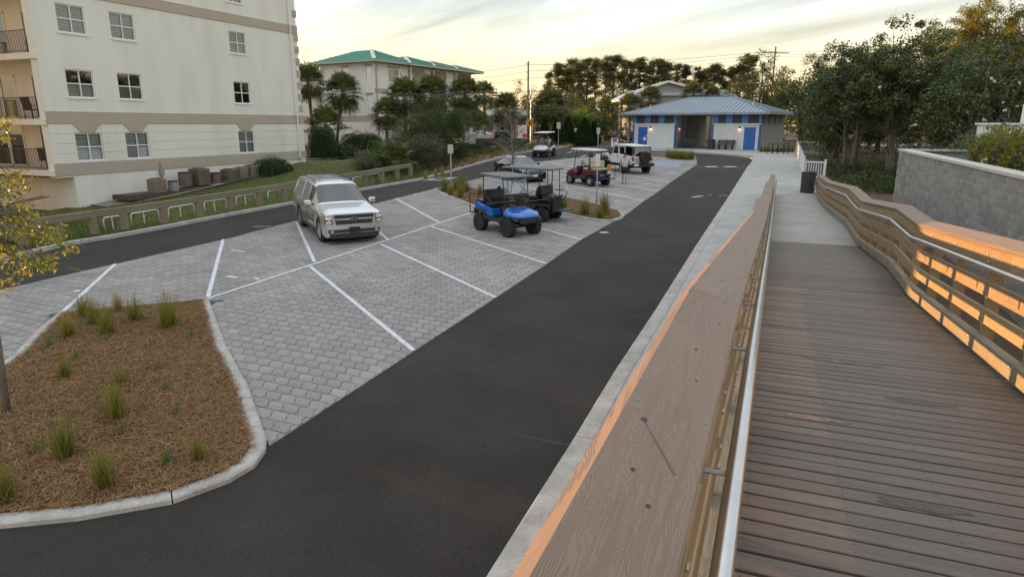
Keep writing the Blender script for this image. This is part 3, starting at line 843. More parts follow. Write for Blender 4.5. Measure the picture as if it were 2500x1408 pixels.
def on_cap(s_, t_): return R(s_, t_, capz(s_) + .0208 + (tc_ - t_) * tan(.27)) - nr_.location
for s_, t_, a_, b_ in [(1.45, -.24, .010, .007), (1.22, -.22, .007, .005), (1.12, -.17, .007, .005), (2.05, -.19, .008, .004), (2.4, -.15, .006, .004), (1.8, -.16, .006, .003), (3.2, -.2, .010, .005)]:
    MB().add([tuple(on_cap(s_ + a_ * cos(q), t_ + b_ * sin(q))) for q in [2 * pi * j / 10 for j in range(10)]], [tuple(range(10))]).obj('knot', KNOT, nr_)
MB().add([tuple(on_cap(*q)) for q in ((1.45, -.243), (1.447, -.239), (1.27, -.139), (1.265, -.144))], [(0, 1, 2, 3)]).obj('stain', mat('cap_stain', (.15, .10, .072), .7), nr_)
for s_, t_ in ((.62, -.29), (.62, -.15), (2.7, -.29), (2.7, -.15), (2.8, -.29), (2.8, -.15), (4.6, -.28), (4.6, -.16)):
    MB().add([tuple(on_cap(s_ + .005 * cos(q), t_ + .005 * sin(q))) for q in [2 * pi * j / 8 for j in range(8)]], [tuple(range(8))]).obj('screw', DARK, nr_)
railing('boardwalk_railing', 'right timber railing with sunlit orange boards in front of the block wall', 1.90, 2.08, 1, -1.5, 37.4, 37.2)
# ------------------------------------------------------------------ buildings
FRONT = lambda u, d, z: (u, d, z)
def holes_wall(mb, mp, u0, u1, z0, z1, holes, depth=.14):
    us = sorted({u0, u1, *[h[0] for h in holes], *[h[1] for h in holes]}); us = [u for u in us if u0 <= u <= u1]
    zs = sorted({z0, z1, *[h[2] for h in holes], *[h[3] for h in holes]}); zs = [z for z in zs if z0 <= z <= z1]
    for a, b in zip(us, us[1:]):
        for c, d in zip(zs, zs[1:]):
            um, zm = (a + b) / 2, (c + d) / 2
            if any(h[0] < um < h[1] and h[2] < zm < h[3] for h in holes): continue
            mb.add([mp(a, 0, c), mp(b, 0, c), mp(b, 0, d), mp(a, 0, d)], [(0, 1, 2, 3)])
    for a, b, c, d in holes:
        P_ = [(a, c), (b, c), (b, d), (a, d)]
        for i in range(4):
            p, q = P_[i], P_[(i + 1) % 4]
            mb.add([mp(p[0], 0, p[1]), mp(q[0], 0, q[1]), mp(q[0], depth, q[1]), mp(p[0], depth, p[1])], [(0, 1, 2, 3)])

BLIND = mat('window_blind', (0.74, 0.73, 0.70), .7)
BLINDG = mat('window_shade', (0.34, 0.32, 0.29), .8)
def window(parent, mp, u0, u1, z0, z1, blind='none', fr=.055, cols=2, rows=2, dep=.05, frame_m=None):
    """frame part with panes and blind behind as sub-parts"""
    fm = frame_m or WHITE; mb = MB()
    def b(a0, a1, c0, c1, d0=dep, d1=dep + .06): mb.bb(a0, a1, d0, d1, c0, c1, mp)
    b(u0 + .002, u0 + fr, z0 + .002, z1 - .002); b(u1 - fr, u1 - .002, z0 + .002, z1 - .002)
    b(u0 + fr, u1 - fr, z0 + .002, z0 + fr); b(u0 + fr, u1 - fr, z1 - fr, z1 - .002)
    W_, H_ = u1 - u0, z1 - z0
    ux = [u0 + fr + (W_ - 2 * fr) * k / cols for k in range(cols + 1)]; zx = [z0 + fr + (H_ - 2 * fr) * k / rows for k in range(rows + 1)]
    for u in ux[1:-1]: b(u - fr / 2, u + fr / 2, z0 + fr, z1 - fr, dep - .008, dep + .052)
    for z in zx[1:-1]: b(u0 + fr, u1 - fr, z - fr / 2, z + fr / 2, dep - .004, dep + .056)
    w = mb.obj('window', fm, parent)
    for a, c in zip(ux, ux[1:]):
        for e, f in zip(zx, zx[1:]):
            MB().add([mp(a, dep + .03, e), mp(c, dep + .03, e), mp(c, dep + .03, f), mp(a, dep + .03, f)], [(0, 1, 2, 3)]).obj('pane', GLASS, w)
    bk = MB(); 
    bk.bb(u0 - .02, u1 + .02, dep + .7, dep + .72, z0 - .02, z1 + .02, mp); bk.obj('room_backing', DARK, w)
    if blind in ('slats', 'half', 'shade'):
        m = MB(); zt = z1 - fr; zb = z0 + fr
        if blind == 'shade':
            m.bb(u0 + fr, u1 - fr, dep + .10, dep + .105, zb, zb + (zt - zb) * .5, mp); m.obj('blind', BLINDG, w)
        else:
            n = int((zt - zb) / .085)
            for k in range(n):
                z = zb + (zt - zb) * (k + .5) / n
                vs = [mp(u0 + fr, dep + .09, z - .036), mp(u1 - fr, dep + .09, z - .036), mp(u1 - fr, dep + .125, z + .036), mp(u0 + fr, dep + .125, z + .036)]
                m.add(vs, [(0, 1, 2, 3)])
            m.obj('blind', BLIND, w)
    return w

# ---- the near apartment block on the left
LB = Fr((-21.54, 33.0, 0), 23.2)
zb_l = LB.px(161, 503)[1]; zb_r = LB.px(748, 392)[1]
LB.o.z = zb_l
bl_ = empty('apartment_block', LB.o, LB.rz, 'large cream stucco apartment block with balconies filling the upper left', 'building')
def lp(x, y): a, z = LB.px(x, y); return a, z
Lr = lp(740, 303)[0]
ZTOP = 15.2; ZU = lp(128, 436)[1]          # underside of the overhanging upper storeys
def win_rect(x0, x1, y0, y1):
    (a, z1_), (b, z0_) = lp(x0, y0), lp(x1, y1)
    return [a, b, z0_, z1_]
rows_px = [[(137, 215, 5, 85), (265, 335, 28, 102), (557, 605, 77, 136)], [(160, 237, 168, 240), (285, 352, 178, 245), (569, 614, 199, 254)], [(181, 257, 325, 391), (304, 369, 323, 385), (581, 624, 320, 372)]]
W3 = [win_rect(*q) for q in rows_px[2]]
cols_u = [(r[0], r[1]) for r in W3]
fl = []
for row in rows_px:
    rr = [win_rect(*q) for q in row]; fl.append((sum(r[2] for r in rr) / 3, sum(r[3] for r in rr) / 3))
fh = fl[0][0] - fl[1][0]
fl = [(fl[0][0] + fh, fl[0][1] + fh)] + fl
wins = [(u[0], u[1], z[0], z[1], k, i) for k, z in enumerate(fl) for i, u in enumerate(cols_u)]
BD = 15.0
mb = MB()
holes_wall(mb, FRONT, -.85, Lr, ZU, ZTOP, [w[:4] for w in wins])
mb.add([(-.85, 0, ZU), (Lr, 0, ZU), (Lr, BD, ZU), (-.85, BD, ZU)], [(0, 1, 2, 3)])
mb.add([(Lr, 0, -1), (Lr, BD, -1), (Lr, BD, ZTOP), (Lr, 0, ZTOP)], [(0, 1, 2, 3)])
mb.add([(-.85, 0, ZTOP), (Lr, 0, ZTOP), (Lr, BD, ZTOP), (-.85, BD, ZTOP)], [(0, 1, 2, 3)])
mb.add([(-.85, BD, -1), (Lr, BD, -1), (Lr, BD, ZTOP), (-.85, BD, ZTOP)], [(0, 1, 2, 3)])
mb.add([(0, .03, -1), (Lr, .03, -1), (Lr, .03, ZU), (0, .03, ZU)], [(0, 1, 2, 3)])       # plinth front
mb.add([(0, .03, -1), (0, BD, -1), (0, BD, ZU), (0, .03, ZU)], [(0, 1, 2, 3)])             # plinth side
mb.add([(-.85, 0, ZU), (-.85, .5, ZU), (-.85, .5, ZTOP), (-.85, 0, ZTOP)], [(0, 1, 2, 3)])  # corner pier
mb.add([(-.85, .5, ZU), (.55, .5, ZU), (.55, .5, ZTOP), (-.85, .5, ZTOP)], [(0, 1, 2, 3)])
mb.add([(.55, .5, ZU), (.55, BD, ZU), (.55, BD, ZTOP), (.55, .5, ZTOP)], [(0, 1, 2, 3)])    # loggia back wall
mb.obj('wall', STUCCO, bl_)
for w in wins:
    window(bl_, FRONT, *w[:4], blind={0: 'slats', 1: 'slats', 2: 'none' if w[5] == 2 else 'shade', 3: 'slats'}[w[4]])
    sl = MB().bb(w[0] - .06, w[1] + .06, -.05, .04, w[2] - .07, w[2] - .001); sl.obj('sill', WHITE, bl_)
# bands, keystones, rusticated courses
def band(za, zb, name='band', m=TAUPE, pr=.05, u0=-.85, u1=None): MB().bb(u0, u1 or Lr, -pr, .0, za, zb).obj(name, m, bl_, bevel=.01)
zA1, zA0 = lp(95, 271)[1], lp(95, 303)[1]
band(zA0, zA1, u0=-.9, u1=Lr + .05)
zc1, zc0 = lp(124, 402)[1], lp(124, 432)[1]
band(zc0, zc1, u0=-.88, u1=Lr + .03)
zt0 = lp(720, 84)[1]; zt1 = lp(720, 64)[1]
band(zt0, zt1, u0=-.9, u1=Lr + .05)
for u0, u1 in cols_u:
    um = (u0 + u1) / 2; zt = fl[3][1] + .03
    MB().prism([(um - .34, zt), (um + .34, zt), (um + .72, zA0 + .002), (um - .72, zA0 + .002)], 0, .045, lambda a, b, h: (a, -h, b)).obj('keystone', TAUPE, bl_)
nc = 4; zz = [zc1 + (zA0 - zc1) * k / nc for k in range(nc + 1)]
for k in range(nc):
    ivs = [(-.85, Lr - .02)]
    for u0, u1 in cols_u:
        if zz[k] < fl[3][1] + .02 and zz[k + 1] > fl[3][0] - .1:
            ivs = [q for a, b in ivs for q in ((a, min(b, u0 - .02)), (max(a, u1 + .02), b)) if q[1] - q[0] > .05]
        if k == nc - 1:
            um = (u0 + u1) / 2; ivs = [q for a, b in ivs for q in ((a, min(b, um - .74)), (max(a, um + .74), b)) if q[1] - q[0] > .05]
    for a, b in ivs: MB().bb(a, b, -.028, 0, zz[k] + .015, zz[k + 1] - .015).obj('rusticated_course', STUCCO, bl_, bevel=.008)
# lower rendered plinth band
MB().bb(.0, Lr, -.012, .03, -1, zc0 - .03).obj('plinth', STUCCO, bl_)
# quoins on the far corner, and the downspout
for k in range(9):
    z = zA1 + .25 + k * .78
    if z + .45 < zt0 or z > zt1: MB().bb(Lr - .30, Lr + .06, -.06, .3, z, z + .44).obj('quoin', TAUPE, bl_, bevel=.01)
ud = Lr - .75
MB().tube([(ud, -.09, ZTOP), (ud, -.09, zt1 + .3), (ud, -.12, zt1), (ud, -.12, zt0), (ud, -.09, zt0 - .2), (ud, -.09, zA1 + .1), (ud + .05, -.12, zA1), (ud + .05, -.12, zb_r - zb_l + .25), (ud + .25, -.3, zb_r - zb_l + .1)], .05, 8).obj('downspout', WHITE, bl_)
# loggia side: slabs, doors, balcony railings (the side looks towards local -x)
SIDE = lambda u, d, z: (.55 + d, u, z)
for k, (zf) in enumerate([zc0, zA0 - .05, zA0 - .05 + fh, zA0 - .05 + 2 * fh]):
    MB().bb(-.95, .55, .02 if k else .0, BD, zf, zf + .28).obj('balcony_slab', STUCCO, bl_, bevel=.01)
    for j, (d0, d1) in enumerate(((.75, 1.75), (1.85, 2.85), (4.2, 5.4), (5.5, 6.7))):
        f_ = MB(); z0, z1 = zf + .30, zf + 2.45
        for a, b, c, d in ((d0, d0 + .07, z0, z1), (d1 - .07, d1, z0, z1), (d0, d1, z0, z0 + .1), (d0, d1, z1 - .08, z1)):
            f_.bb(a, b, -.06, -.0, c, d, lambda u, dd, z: (.55 + dd, u, z))
        o = f_.obj('balcony_door', WHITE, bl_)
        MB().bb(d0 + .07, d1 - .07, -.03, -.02, z0 + .1, z1 - .08, lambda u, dd, z: (.55 + dd, u, z)).obj('pane', DGLASS, o)
    rl = MB(); zr = zf + .28
    rl.beam((-.88, .55, zr + 1.0), (-.88, 9, zr + 1.0), .04, .03); rl.beam((-.88, .55, zr + .1), (-.88, 9, zr + .1), .03, .03)
    y = .56
    while y < 9: rl.beam((-.88, y, zr), (-.88, y, zr + 1.0), .018, .018); y += .115
    rl.obj('balcony_railing', mat('bronze_metal', (0.07, 0.055, 0.045), .5), bl_)
# balcony furniture, dark chairs behind the rails
def patio_chair(x, y, z, rz):
    r = empty('patio_chair', LB.w(x, y, z), LB.rz + rz); m = mat('chair_wicker', (0.035, 0.028, 0.024), .6)
    for a, b in ((-.22, -.22), (.22, -.22), (-.22, .22), (.22, .22)): MB().beam((a, b, 0), (a * .9, b * .9, .42), .035, .035).obj('leg', m, r)
    MB().box((0, 0, .44), (.5, .5, .05)).obj('seat', m, r, bevel=.01); MB().box((-.25, 0, .75), (.05, .5, .6), Matrix.Rotation(-.2, 3, 'Y')).obj('backrest', m, r, bevel=.01)
    for s in (-1, 1): MB().beam((-.22, .25 * s, .64), (.22, .25 * s, .64), .05, .03).obj('armrest', m, r)
    return r
tag(patio_chair(-.3, 1.3, zc0 + .28, .4), 'dark patio chair on the lowest balcony at the left edge', 'chair')
tag(patio_chair(-.3, 1.9, zA0 + .23, .2), 'dark patio chair on the middle balcony by the glass door', 'chair')
tag(patio_chair(-.35, 1.0, zA0 + .23 + fh, 2.6), 'dark patio chair on the top visible balcony near the corner', 'chair')
# out of frame: added stucco wing, placed to shade the lot and lower ramp
wg = empty('added_shade_wing', (-44, 46, 0.9), LB.rz, 'cream stucco wing added out of view to shade the lot and ramp', 'building')
wf = Fr((-24.9, 27.6, .8), 23.2); wg.location = wf.o; wg.rotation_euler = (0, 0, wf.rz)
w_ = MB(); hs = [(2.0, 2.9, 1.5 + k * 3.1, 3.1 + k * 3.1) for k in range(4)]
w_.bb(1.7, 3.2, .6, 5, -1, 14.2); w_.obj('wall', STUCCO, wg)
MB().bb(1.64, 3.26, .54, 5.06, 4.3, 4.95).obj('band', TAUPE, wg)
for a, b, c, d in hs: window(wg, lambda u, dd, z: (u, .6 + dd - .12, z), a, b, c, d, blind='slats', dep=.02)

rk = Fr((-45, 62, 1.2), 23.2); rbk = empty('added_shade_block', rk.o, rk.rz, 'cream block added unseen behind the near apartments to close a sun gap', 'building'); MB().bb(0, 31, 0, 12, -1, 12.5).obj('wall', STUCCO, rbk); MB().bb(-.05, 31.05, -.05, 12.05, 3, 3.6).obj('band', TAUPE, rbk)  # unseen block added to stop low sun passing beside the apartments
# ------------------------------------------------------------------ restroom pavilion
RR = Fr(G(1853, 369.5), 124 - 180)        # local x runs from the right corner to the left along the front; y to the viewer
pR = G(1853, 369.5); XL = Vector((sin(radians(124)), cos(radians(124)), 0))
RL = 13.3; RD = 9.6
RB = Fr(pR - XL * RL, 124); RB.o.z = 2.046 + .11
rb_ = empty('restroom_building', RB.o, RB.rz, 'blue and white restroom pavilion with grey standing-seam hip roof', 'building')
def rp(x, y): return RB.px(x, y)
BLUE = mat('blue_trim', (0.035, 0.15, 0.50), .5, (0.03, 0.13, 0.45), 2)
BLUEP = mat('blue_panel', (0.11, 0.26, 0.60), .5, (0.095, 0.23, 0.54), 2)
GREYS = mat('grey_siding', (0.44, 0.42, 0.40), .7, (0.40, 0.38, 0.36), 2)
SCREEN = mat('screen_mesh', (0.07, 0.075, 0.08), .7)
ROOFM = mat('galvalume', (0.30, 0.35, 0.42), .42, (0.26, 0.31, 0.37), 1.5, metal=.35)
ZW, ZE = 2.45, 3.45
bx0, bx1 = rp(1649, 340)[0], rp(1737, 340)[0]          # breezeway opening
def siding(x0, x1, y0, mp=FRONT, z1=ZW, m=OFFWHITE, cuts=()):
    n = 16
    for k in range(n):
        a, b = z1 * k / n, z1 * (k + 1) / n
        ivs = [(x0, x1)]
        for c0, c1, cz in cuts:
            if a < cz: ivs = [q for p in ivs for q in ((p[0], min(p[1], c0)), (max(p[0], c1), p[1])) if q[1] - q[0] > .03]
        for p in ivs:
            MB().add([mp(p[0], y0 - .022, a), mp(p[1], y0 - .022, a), mp(p[1], y0 - .004, b), mp(p[0], y0 - .004, b), mp(p[0], y0 + .01, a), mp(p[1], y0 + .01, a)], [(0, 1, 2, 3), (0, 4, 5, 1)]).obj('siding_board', m, rb_)
dl0, dl1 = rp(1557, 330)[0], rp(1577, 330)[0]; dr0, dr1 = rp(1815, 330)[0], rp(1845, 330)[0]
dl0, dl1 = dl0 + .05, dl0 + 1.12
dr0, dr1 = dr1 - 1.12, dr1
core = MB(); core.bb(0, bx0, .02, RD, 0, ZE); core.bb(bx1, RL, .02, RD, 0, ZE); core.obj('wall', GREYS, rb_)
siding(.16, bx0 - .16, 0, cuts=[(dl0 - .1, dl1 + .1, 2.26)]); siding(bx1 + .16, RL - .16, 0, cuts=[(dr0 - .1, dr1 + .1, 2.26)])
SIDER = lambda u, d, z: (RL - d, u, z)
siding(.16, RD - .16, -.0, lambda u, d, z: (RL - d, u, z), m=GREYS)
siding(.16, RD, 0, lambda u, d, z: (bx0 - d, u, z), m=GREYS); siding(.16, RD, 0, lambda u, d, z: (bx1 + d, u, z), m=GREYS)
for x in (0, bx0 - .16, bx1, RL - .16): MB().bb(x - .01 if x == 0 else x, x + .16, -.05, .12, 0, ZW).obj('corner_trim', BLUE, rb_)
for x, y in ((RL - .1, RD - .1),): MB().bb(x, x + .13, y, y + .13, 0, ZW).obj('corner_trim', GREYS, rb_)
for y in (1.6, 3.2): MB().bb(bx0, bx0 + .05, y, y + .28, 0, ZE).obj('pilaster', BLUE, rb_)
for y in (1.6,): MB().bb(bx1 - .05, bx1, y, y + .28, 0, ZE).obj('pilaster', BLUE, rb_)
for x0, x1 in ((-.03, bx0), (bx1, RL + .03)):
    MB().bb(x0, x1, -.06, .05, ZW, ZW + .07).obj('ledge', WHITE, rb_)
    n = 4; w = (x1 - x0)
    MB().bb(x0, x1, -.005, .03, ZW + .07, ZE).obj('screen_band', SCREEN, rb_)
    xs = [x0, x0 + w * .28, x0 + w * .60, x1 - .30]; ws = [.42 if x0 < 1 else .55, .62, .62, .30]
    for q, (a, b_) in enumerate(zip(xs, ws)): MB().bb(a, a + b_, -.035, .0, ZW + .07, ZE).obj('frieze_panel', BLUEP, rb_)
for k in range(4): MB().bb(RL + .005, RL + .035, .3 + k * 2.4, .75 + k * 2.4, ZW + .07, ZE).obj('frieze_panel', mat('navy_panel', (.05, .08, .16), .6), rb_)
MB().bb(RL, RL + .06, 0, RD, ZW, ZW + .07).obj('ledge', GREYS, rb_)
def rr_door(x0, x1):
    f_ = MB(); 
    for a, b, c, d in ((x0 - .1, x0, 0, 2.25), (x1, x1 + .1, 0, 2.25), (x0 - .1, x1 + .1, 2.15, 2.25)): f_.bb(a, b, -.05, .02, c, d)
    f_.obj('door_frame', WHITE, rb_)
    d = MB().bb(x0 + .005, x1 - .005, -.035, .02, .01, 2.145).obj('door', BLUE, rb_)
    MB().tube([(x0 + .10, -.05, 1.0), (x0 + .10, -.085, 1.0), (x0 + .22, -.085, 1.0)], .014, 6).obj('handle', CHROME, d)
    return d
dL, dR = rr_door(dl0, dl1), rr_door(dr0, dr1)
def txt(s, size, m, parent, name='lettering', loc=(0, 0, 0), rot=(pi / 2, 0, 0), ext=.002):
    cu = bpy.data.curves.new(name, 'FONT'); cu.body = s; cu.size = size; cu.align_x = 'CENTER'; cu.align_y = 'CENTER'; cu.extrude = ext
    cu.resolution_u = 3
    o = bpy.data.objects.new(name, cu); COL.objects.link(o); o.parent = parent; o.location = loc; o.rotation_euler = rot
    cu.materials.append(m)
    bpy.context.view_layer.update()
    me = bpy.data.meshes.new_from_object(o.evaluated_get(bpy.context.evaluated_depsgraph_get()))
    n = link(name, me, None, parent); n.location = loc; n.rotation_euler = rot
    bpy.data.objects.remove(o)
    return n
SIGNB = mat('sign_blue', (.02, .06, .33), .5); SIGNW = mat('sign_white', (.78, .78, .79), .5); SIGNR = mat('sign_red', (.62, .06, .09), .5); SIGNK = mat('sign_grey', (.28, .30, .34), .5)
def wheelchair(parent, cx, y, cz, h, m):
    s = h; mb = MB()
    def ln(pts, r): mb.tube([(cx + a * s, y, cz + b * s) for a, b in pts], r * s, 5)
    mb.lathe([(0, -.006), (.085 * s, -.006), (.085 * s, .0), (0, .0)], 10, (cx - .1 * s, y, cz + .40 * s), 'y')
    ln([(-.1, .28), (-.08, -.02), (.2, -.02), (.32, -.36), (.42, -.33)], .045)
    ln([(-.09, .14), (.15, .14)], .04)
    ln([(-.02 + .28 * cos(t), -.20 + .28 * sin(t)) for t in [2.0 + k * .38 for k in range(12)]], .04)
    return mb.obj('wheelchair_symbol', m, parent)
# notices on the left door
dx_ = (dl0 + dl1) / 2 + .25
n1 = MB().bb(dx_ - .17, dx_ + .13, -.047, -.036, 1.12, 1.42).obj('notice', SIGNB, dL); wheelchair(dL, dx_ - .02, -.052, 1.27, .24, SIGNW)
MB().bb(dx_ - .18, dx_ + .15, -.047, -.036, .78, 1.10).obj('notice', SIGNW, dL)
MB().bb(dx_ + .18, dx_ + .30, -.047, -.036, 1.22, 1.34).obj('notice', SIGNW, dL)
# lamps: lit glow below
LAMP = bpy.data.materials.new('lamp_glow'); LAMP.use_nodes = True
_b = LAMP.node_tree.nodes['Principled BSDF']; _b.inputs['Emission Color'].default_value = (1, .55, .35, 1); _b.inputs['Emission Strength'].default_value = 2
for x, y, mpn in ((dl1 + .34, 0, 0), (dr0 - .44, 0, 0), (bx0, .9, 1)):
    o = MB().bb(*((x - .06, x + .06, -.15, -.02) if not mpn else (x + .02, x + .15, .84, .96)), 2.02, 2.24).obj('wall_lamp', BLACK, rb_)
    MB().bb(*((x - .045, x + .045, -.135, -.035) if not mpn else (x + .035, x + .135, .855, .945)), 2.005, 2.019).obj('bulb', LAMP, o)
    l = bpy.data.objects.new('lamp_light', bpy.data.lights.new('lamp_light', 'POINT')); COL.objects.link(l); l.parent = o
    l.location = (x, -.16, 1.93) if not mpn else (x + .16, .9, 1.93)
    l.data.energy = .7; l.data.color = (1, .5, .32); l.data.shadow_soft_size = .04
# hip roof with seams
OV = 1.0; ex0, ex1, ey0, ey1 = -OV, RL + OV, -OV, RD + OV
zr = ZE + .10; hp = 1.72; yc = (ey0 + ey1) / 2; rx0, rx1 = ex0 + 5.3, ex1 - 5.3
corn = [(ex0, ey0, zr), (ex1, ey0, zr), (ex1, ey1, zr), (ex0, ey1, zr)]; rg = [(rx0, yc, zr + hp), (rx1, yc, zr + hp)]
MB().add([(ex0, ey0, zr - .02), (ex1, ey0, zr - .02), (ex1, ey1, zr - .02), (ex0, ey1, zr - .02)], [(0, 1, 2, 3)]).obj('soffit', GREYS, rb_)
fa = MB()
for a, b in zip(corn, corn[1:] + corn[:1]): fa.beam((a[0], a[1], zr - .10), (b[0], b[1], zr - .10), .03, .19)
fa.obj('fascia', ROOFM, rb_)
def seams(face, name='roof_panel', step=.42):
    """split a roof slope into panels with an upstand seam; face: function (k) -> eave point, ridge-limited top point"""
    (e0, e1, r0, r1) = [Vector(q) for q in face]
    L = (e1 - e0).length; d = (e1 - e0).normalized(); n = max(2, int(L / step))
    a0 = (r0 - e0).dot(d); a1 = (r1 - e0).dot(d); up0 = (r0 - e0) - d * a0
    def top(x):
        if x < a0: return e0 + (r0 - e0) * (x / a0) if a0 > 1e-6 else r0
        if x > a1: return e1 + (r1 - e1) * ((L - x) / (L - a1)) if L - a1 > 1e-6 else r1
        return e0 + d * x + up0
    nrm = d.cross(up0).normalized(); nrm = nrm if nrm.z > 0 else -nrm
    for k in range(n):
        x0, x1 = L * k / n, L * (k + 1) / n
        p = [e0 + d * x0, e0 + d * x1, top(x1), top(x0)]
        mids = [q for q in (a0, a1) if x0 < q < x1]
        pts = [p[0], p[1], p[2]] + [top(m) for m in sorted(mids, reverse=True)] + [p[3]]
        m_ = MB(); m_.add([tuple(q) for q in pts], [tuple(range(len(pts)))])
        if k and (p[3] - p[0]).length > .1: m_.beam(p[0] + nrm * .028, p[3] + nrm * .028, .035, .075, tuple(nrm))
        m_.obj(name, ROOFM, rb_)
seams((corn[0], corn[1], rg[0], rg[1])); seams((corn[1], corn[2], rg[1], rg[1])); seams((corn[2], corn[3], rg[1], rg[0])); seams((corn[3], corn[0], rg[0], rg[0]))
for a, b in ((corn[0], rg[0]), (corn[1], rg[1]), (corn[2], rg[1]), (corn[3], rg[0]), (rg[0], rg[1])):
    MB().beam(Vector(a) + Vector((0, 0, .03)), Vector(b) + Vector((0, 0, .03)), .16, .04).obj('ridge_cap', ROOFM, rb_)
for x, y in ((1.6, .6), (RL - 1.2, 1.0)):
    z = zr + hp * (y - ey0) / (yc - ey0); MB().tube([(x, y, z - .1), (x, y, z + .42)], .05, 8).obj('vent_pipe', WHITE, rb_)
MB().bb(-.4, RL + .4, -.6, RD + .3, -.25, .0).obj('floor_slab', CONCRETE, rb_)

# ------------------------------------------------------------------ green-roofed building
GR = Fr(at(920, 303, 83.0), 30.8); GR.o.z = 2.0
gb = empty('green_roof_building', GR.o, GR.rz, 'three-storey cream building with green metal hip roofs behind the palms', 'building')
GREEN = mat('green_roof', (0.085, 0.33, 0.26), .45, (0.075, 0.29, 0.23), .8)
HIPC = mat('roof_ridge', (0.52, 0.60, 0.60), .5)
ze = 10.0; WG, DG = 20.5, 9.0
gp0 = lambda x, y: GR.px(x, y)
LEFT = lambda u, d, z: (d, u, z)
f1, f2, f3 = 0.6, 3.7, 6.85
holesF = [(2.5, 4.4, f3 + .75, f3 + 2.35), (2.5, 4.4, f2 + .75, f2 + 2.3)]
holesL = [(.55, 1.35, f3 + .75, f3 + 2.4), (4.3, 5.1, f3 + .75, f3 + 2.4), (.55, 1.35, f2 + .7, f2 + 2.3), (4.3, 5.1, f2 + .7, f2 + 2.3)]
loggias = [(6.3, 9.6), (11.0, 14.4), (16.2, 20.0)]
for a, b in loggias: holesF += [(a, b, f3 + .05, f3 + 2.75), (a, b, f2 + .05, f2 + 2.7), (a, b, f1, f1 + 2.6)]
m_ = MB(); holes_wall(m_, FRONT, 0, WG, -.4, ze - .25, holesF, 1.6); holes_wall(m_, LEFT, 0, DG, -.4, ze - .25, holesL, .12)
m_.add([(WG, 0, -.4), (WG, DG, -.4), (WG, DG, ze - .25), (WG, 0, ze - .25)], [(0, 1, 2, 3)])
m_.obj('wall', STUCCO, gb)
for h in holesF[:2]: window(gb, FRONT, *h, blind='half')
for h in holesL: window(gb, LEFT, *h, blind='half' if h[2] > f3 else 'none', cols=1)
TRIM = mat('window_cornice', (.40, .36, .30), .8)
for h in holesL + holesF[:2]:
    mp_ = LEFT if h in holesL else FRONT
    MB().bb(h[0] - .22, h[1] + .22, -.09, .0, h[3] + .10, h[3] + .30, mp_).obj('cornice', TRIM, gb)
for a, b in loggias:
    for f_ in (f3, f2):
        MB().bb(a, b, 1.6, 1.64, f_, f_ + 2.8).obj('loggia_wall', STUCCO, gb)
        window(gb, lambda u, d, z: (u, 1.5 + d, z), a + .9, b - .9, f_ + .35, f_ + 2.2, blind='half')
        MB().bb(a + .6, b - .6, 1.42, 1.5, f_ + 2.3, f_ + 2.5).obj('cornice', TRIM, gb)
        for x in (a + .22, b - .22):
            MB().lathe([(.22, 0), (.22, .12), (.165, .16), (.145, 2.45), (.20, 2.5), (.22, 2.6), (.22, 2.7)], 12, (x, -.25, f_ + .05)).obj('column', STUCCO, gb, smooth=True)
        r_ = MB(); r_.beam((a, -.2, f_ + 1.0), (b, -.2, f_ + 1.0), .05, .05); x = a
        while x < b: r_.beam((x, -.2, f_ + .05), (x, -.2, f_ + 1.0), .02, .02); x += .16
        r_.obj('balcony_railing', BLACK, gb)
        MB().bb(a - .1, b + .1, -.5, 1.6, f_ - .18, f_ + .04).obj('balcony_slab', STUCCO, gb)
    MB().bb(a, b, 1.5, 1.54, f1, f1 + 2.7).obj('garage_recess', DARK, gb)
MB().bb(-.05, WG + .05, -.05, 0, f2 - .75, f2 - .1).obj('band', TAUPE, gb)
MB().bb(-.05, 0, -.05, DG + .05, f2 - .75, f2 - .1).obj('band', TAUPE, gb)
MB().bb(-.05, 2.4, -.045, 0, f3 - .6, f3 - .05).obj('band', TAUPE, gb)
MB().tube([(.25, -.5, ze - .2), (.25, -.15, ze - .9), (.25, -.09, ze - 1.2), (.25, -.09, -.3)], .07, 6).obj('downspout', mat('taupe_pipe', (.42, .38, .32), .6), gb)
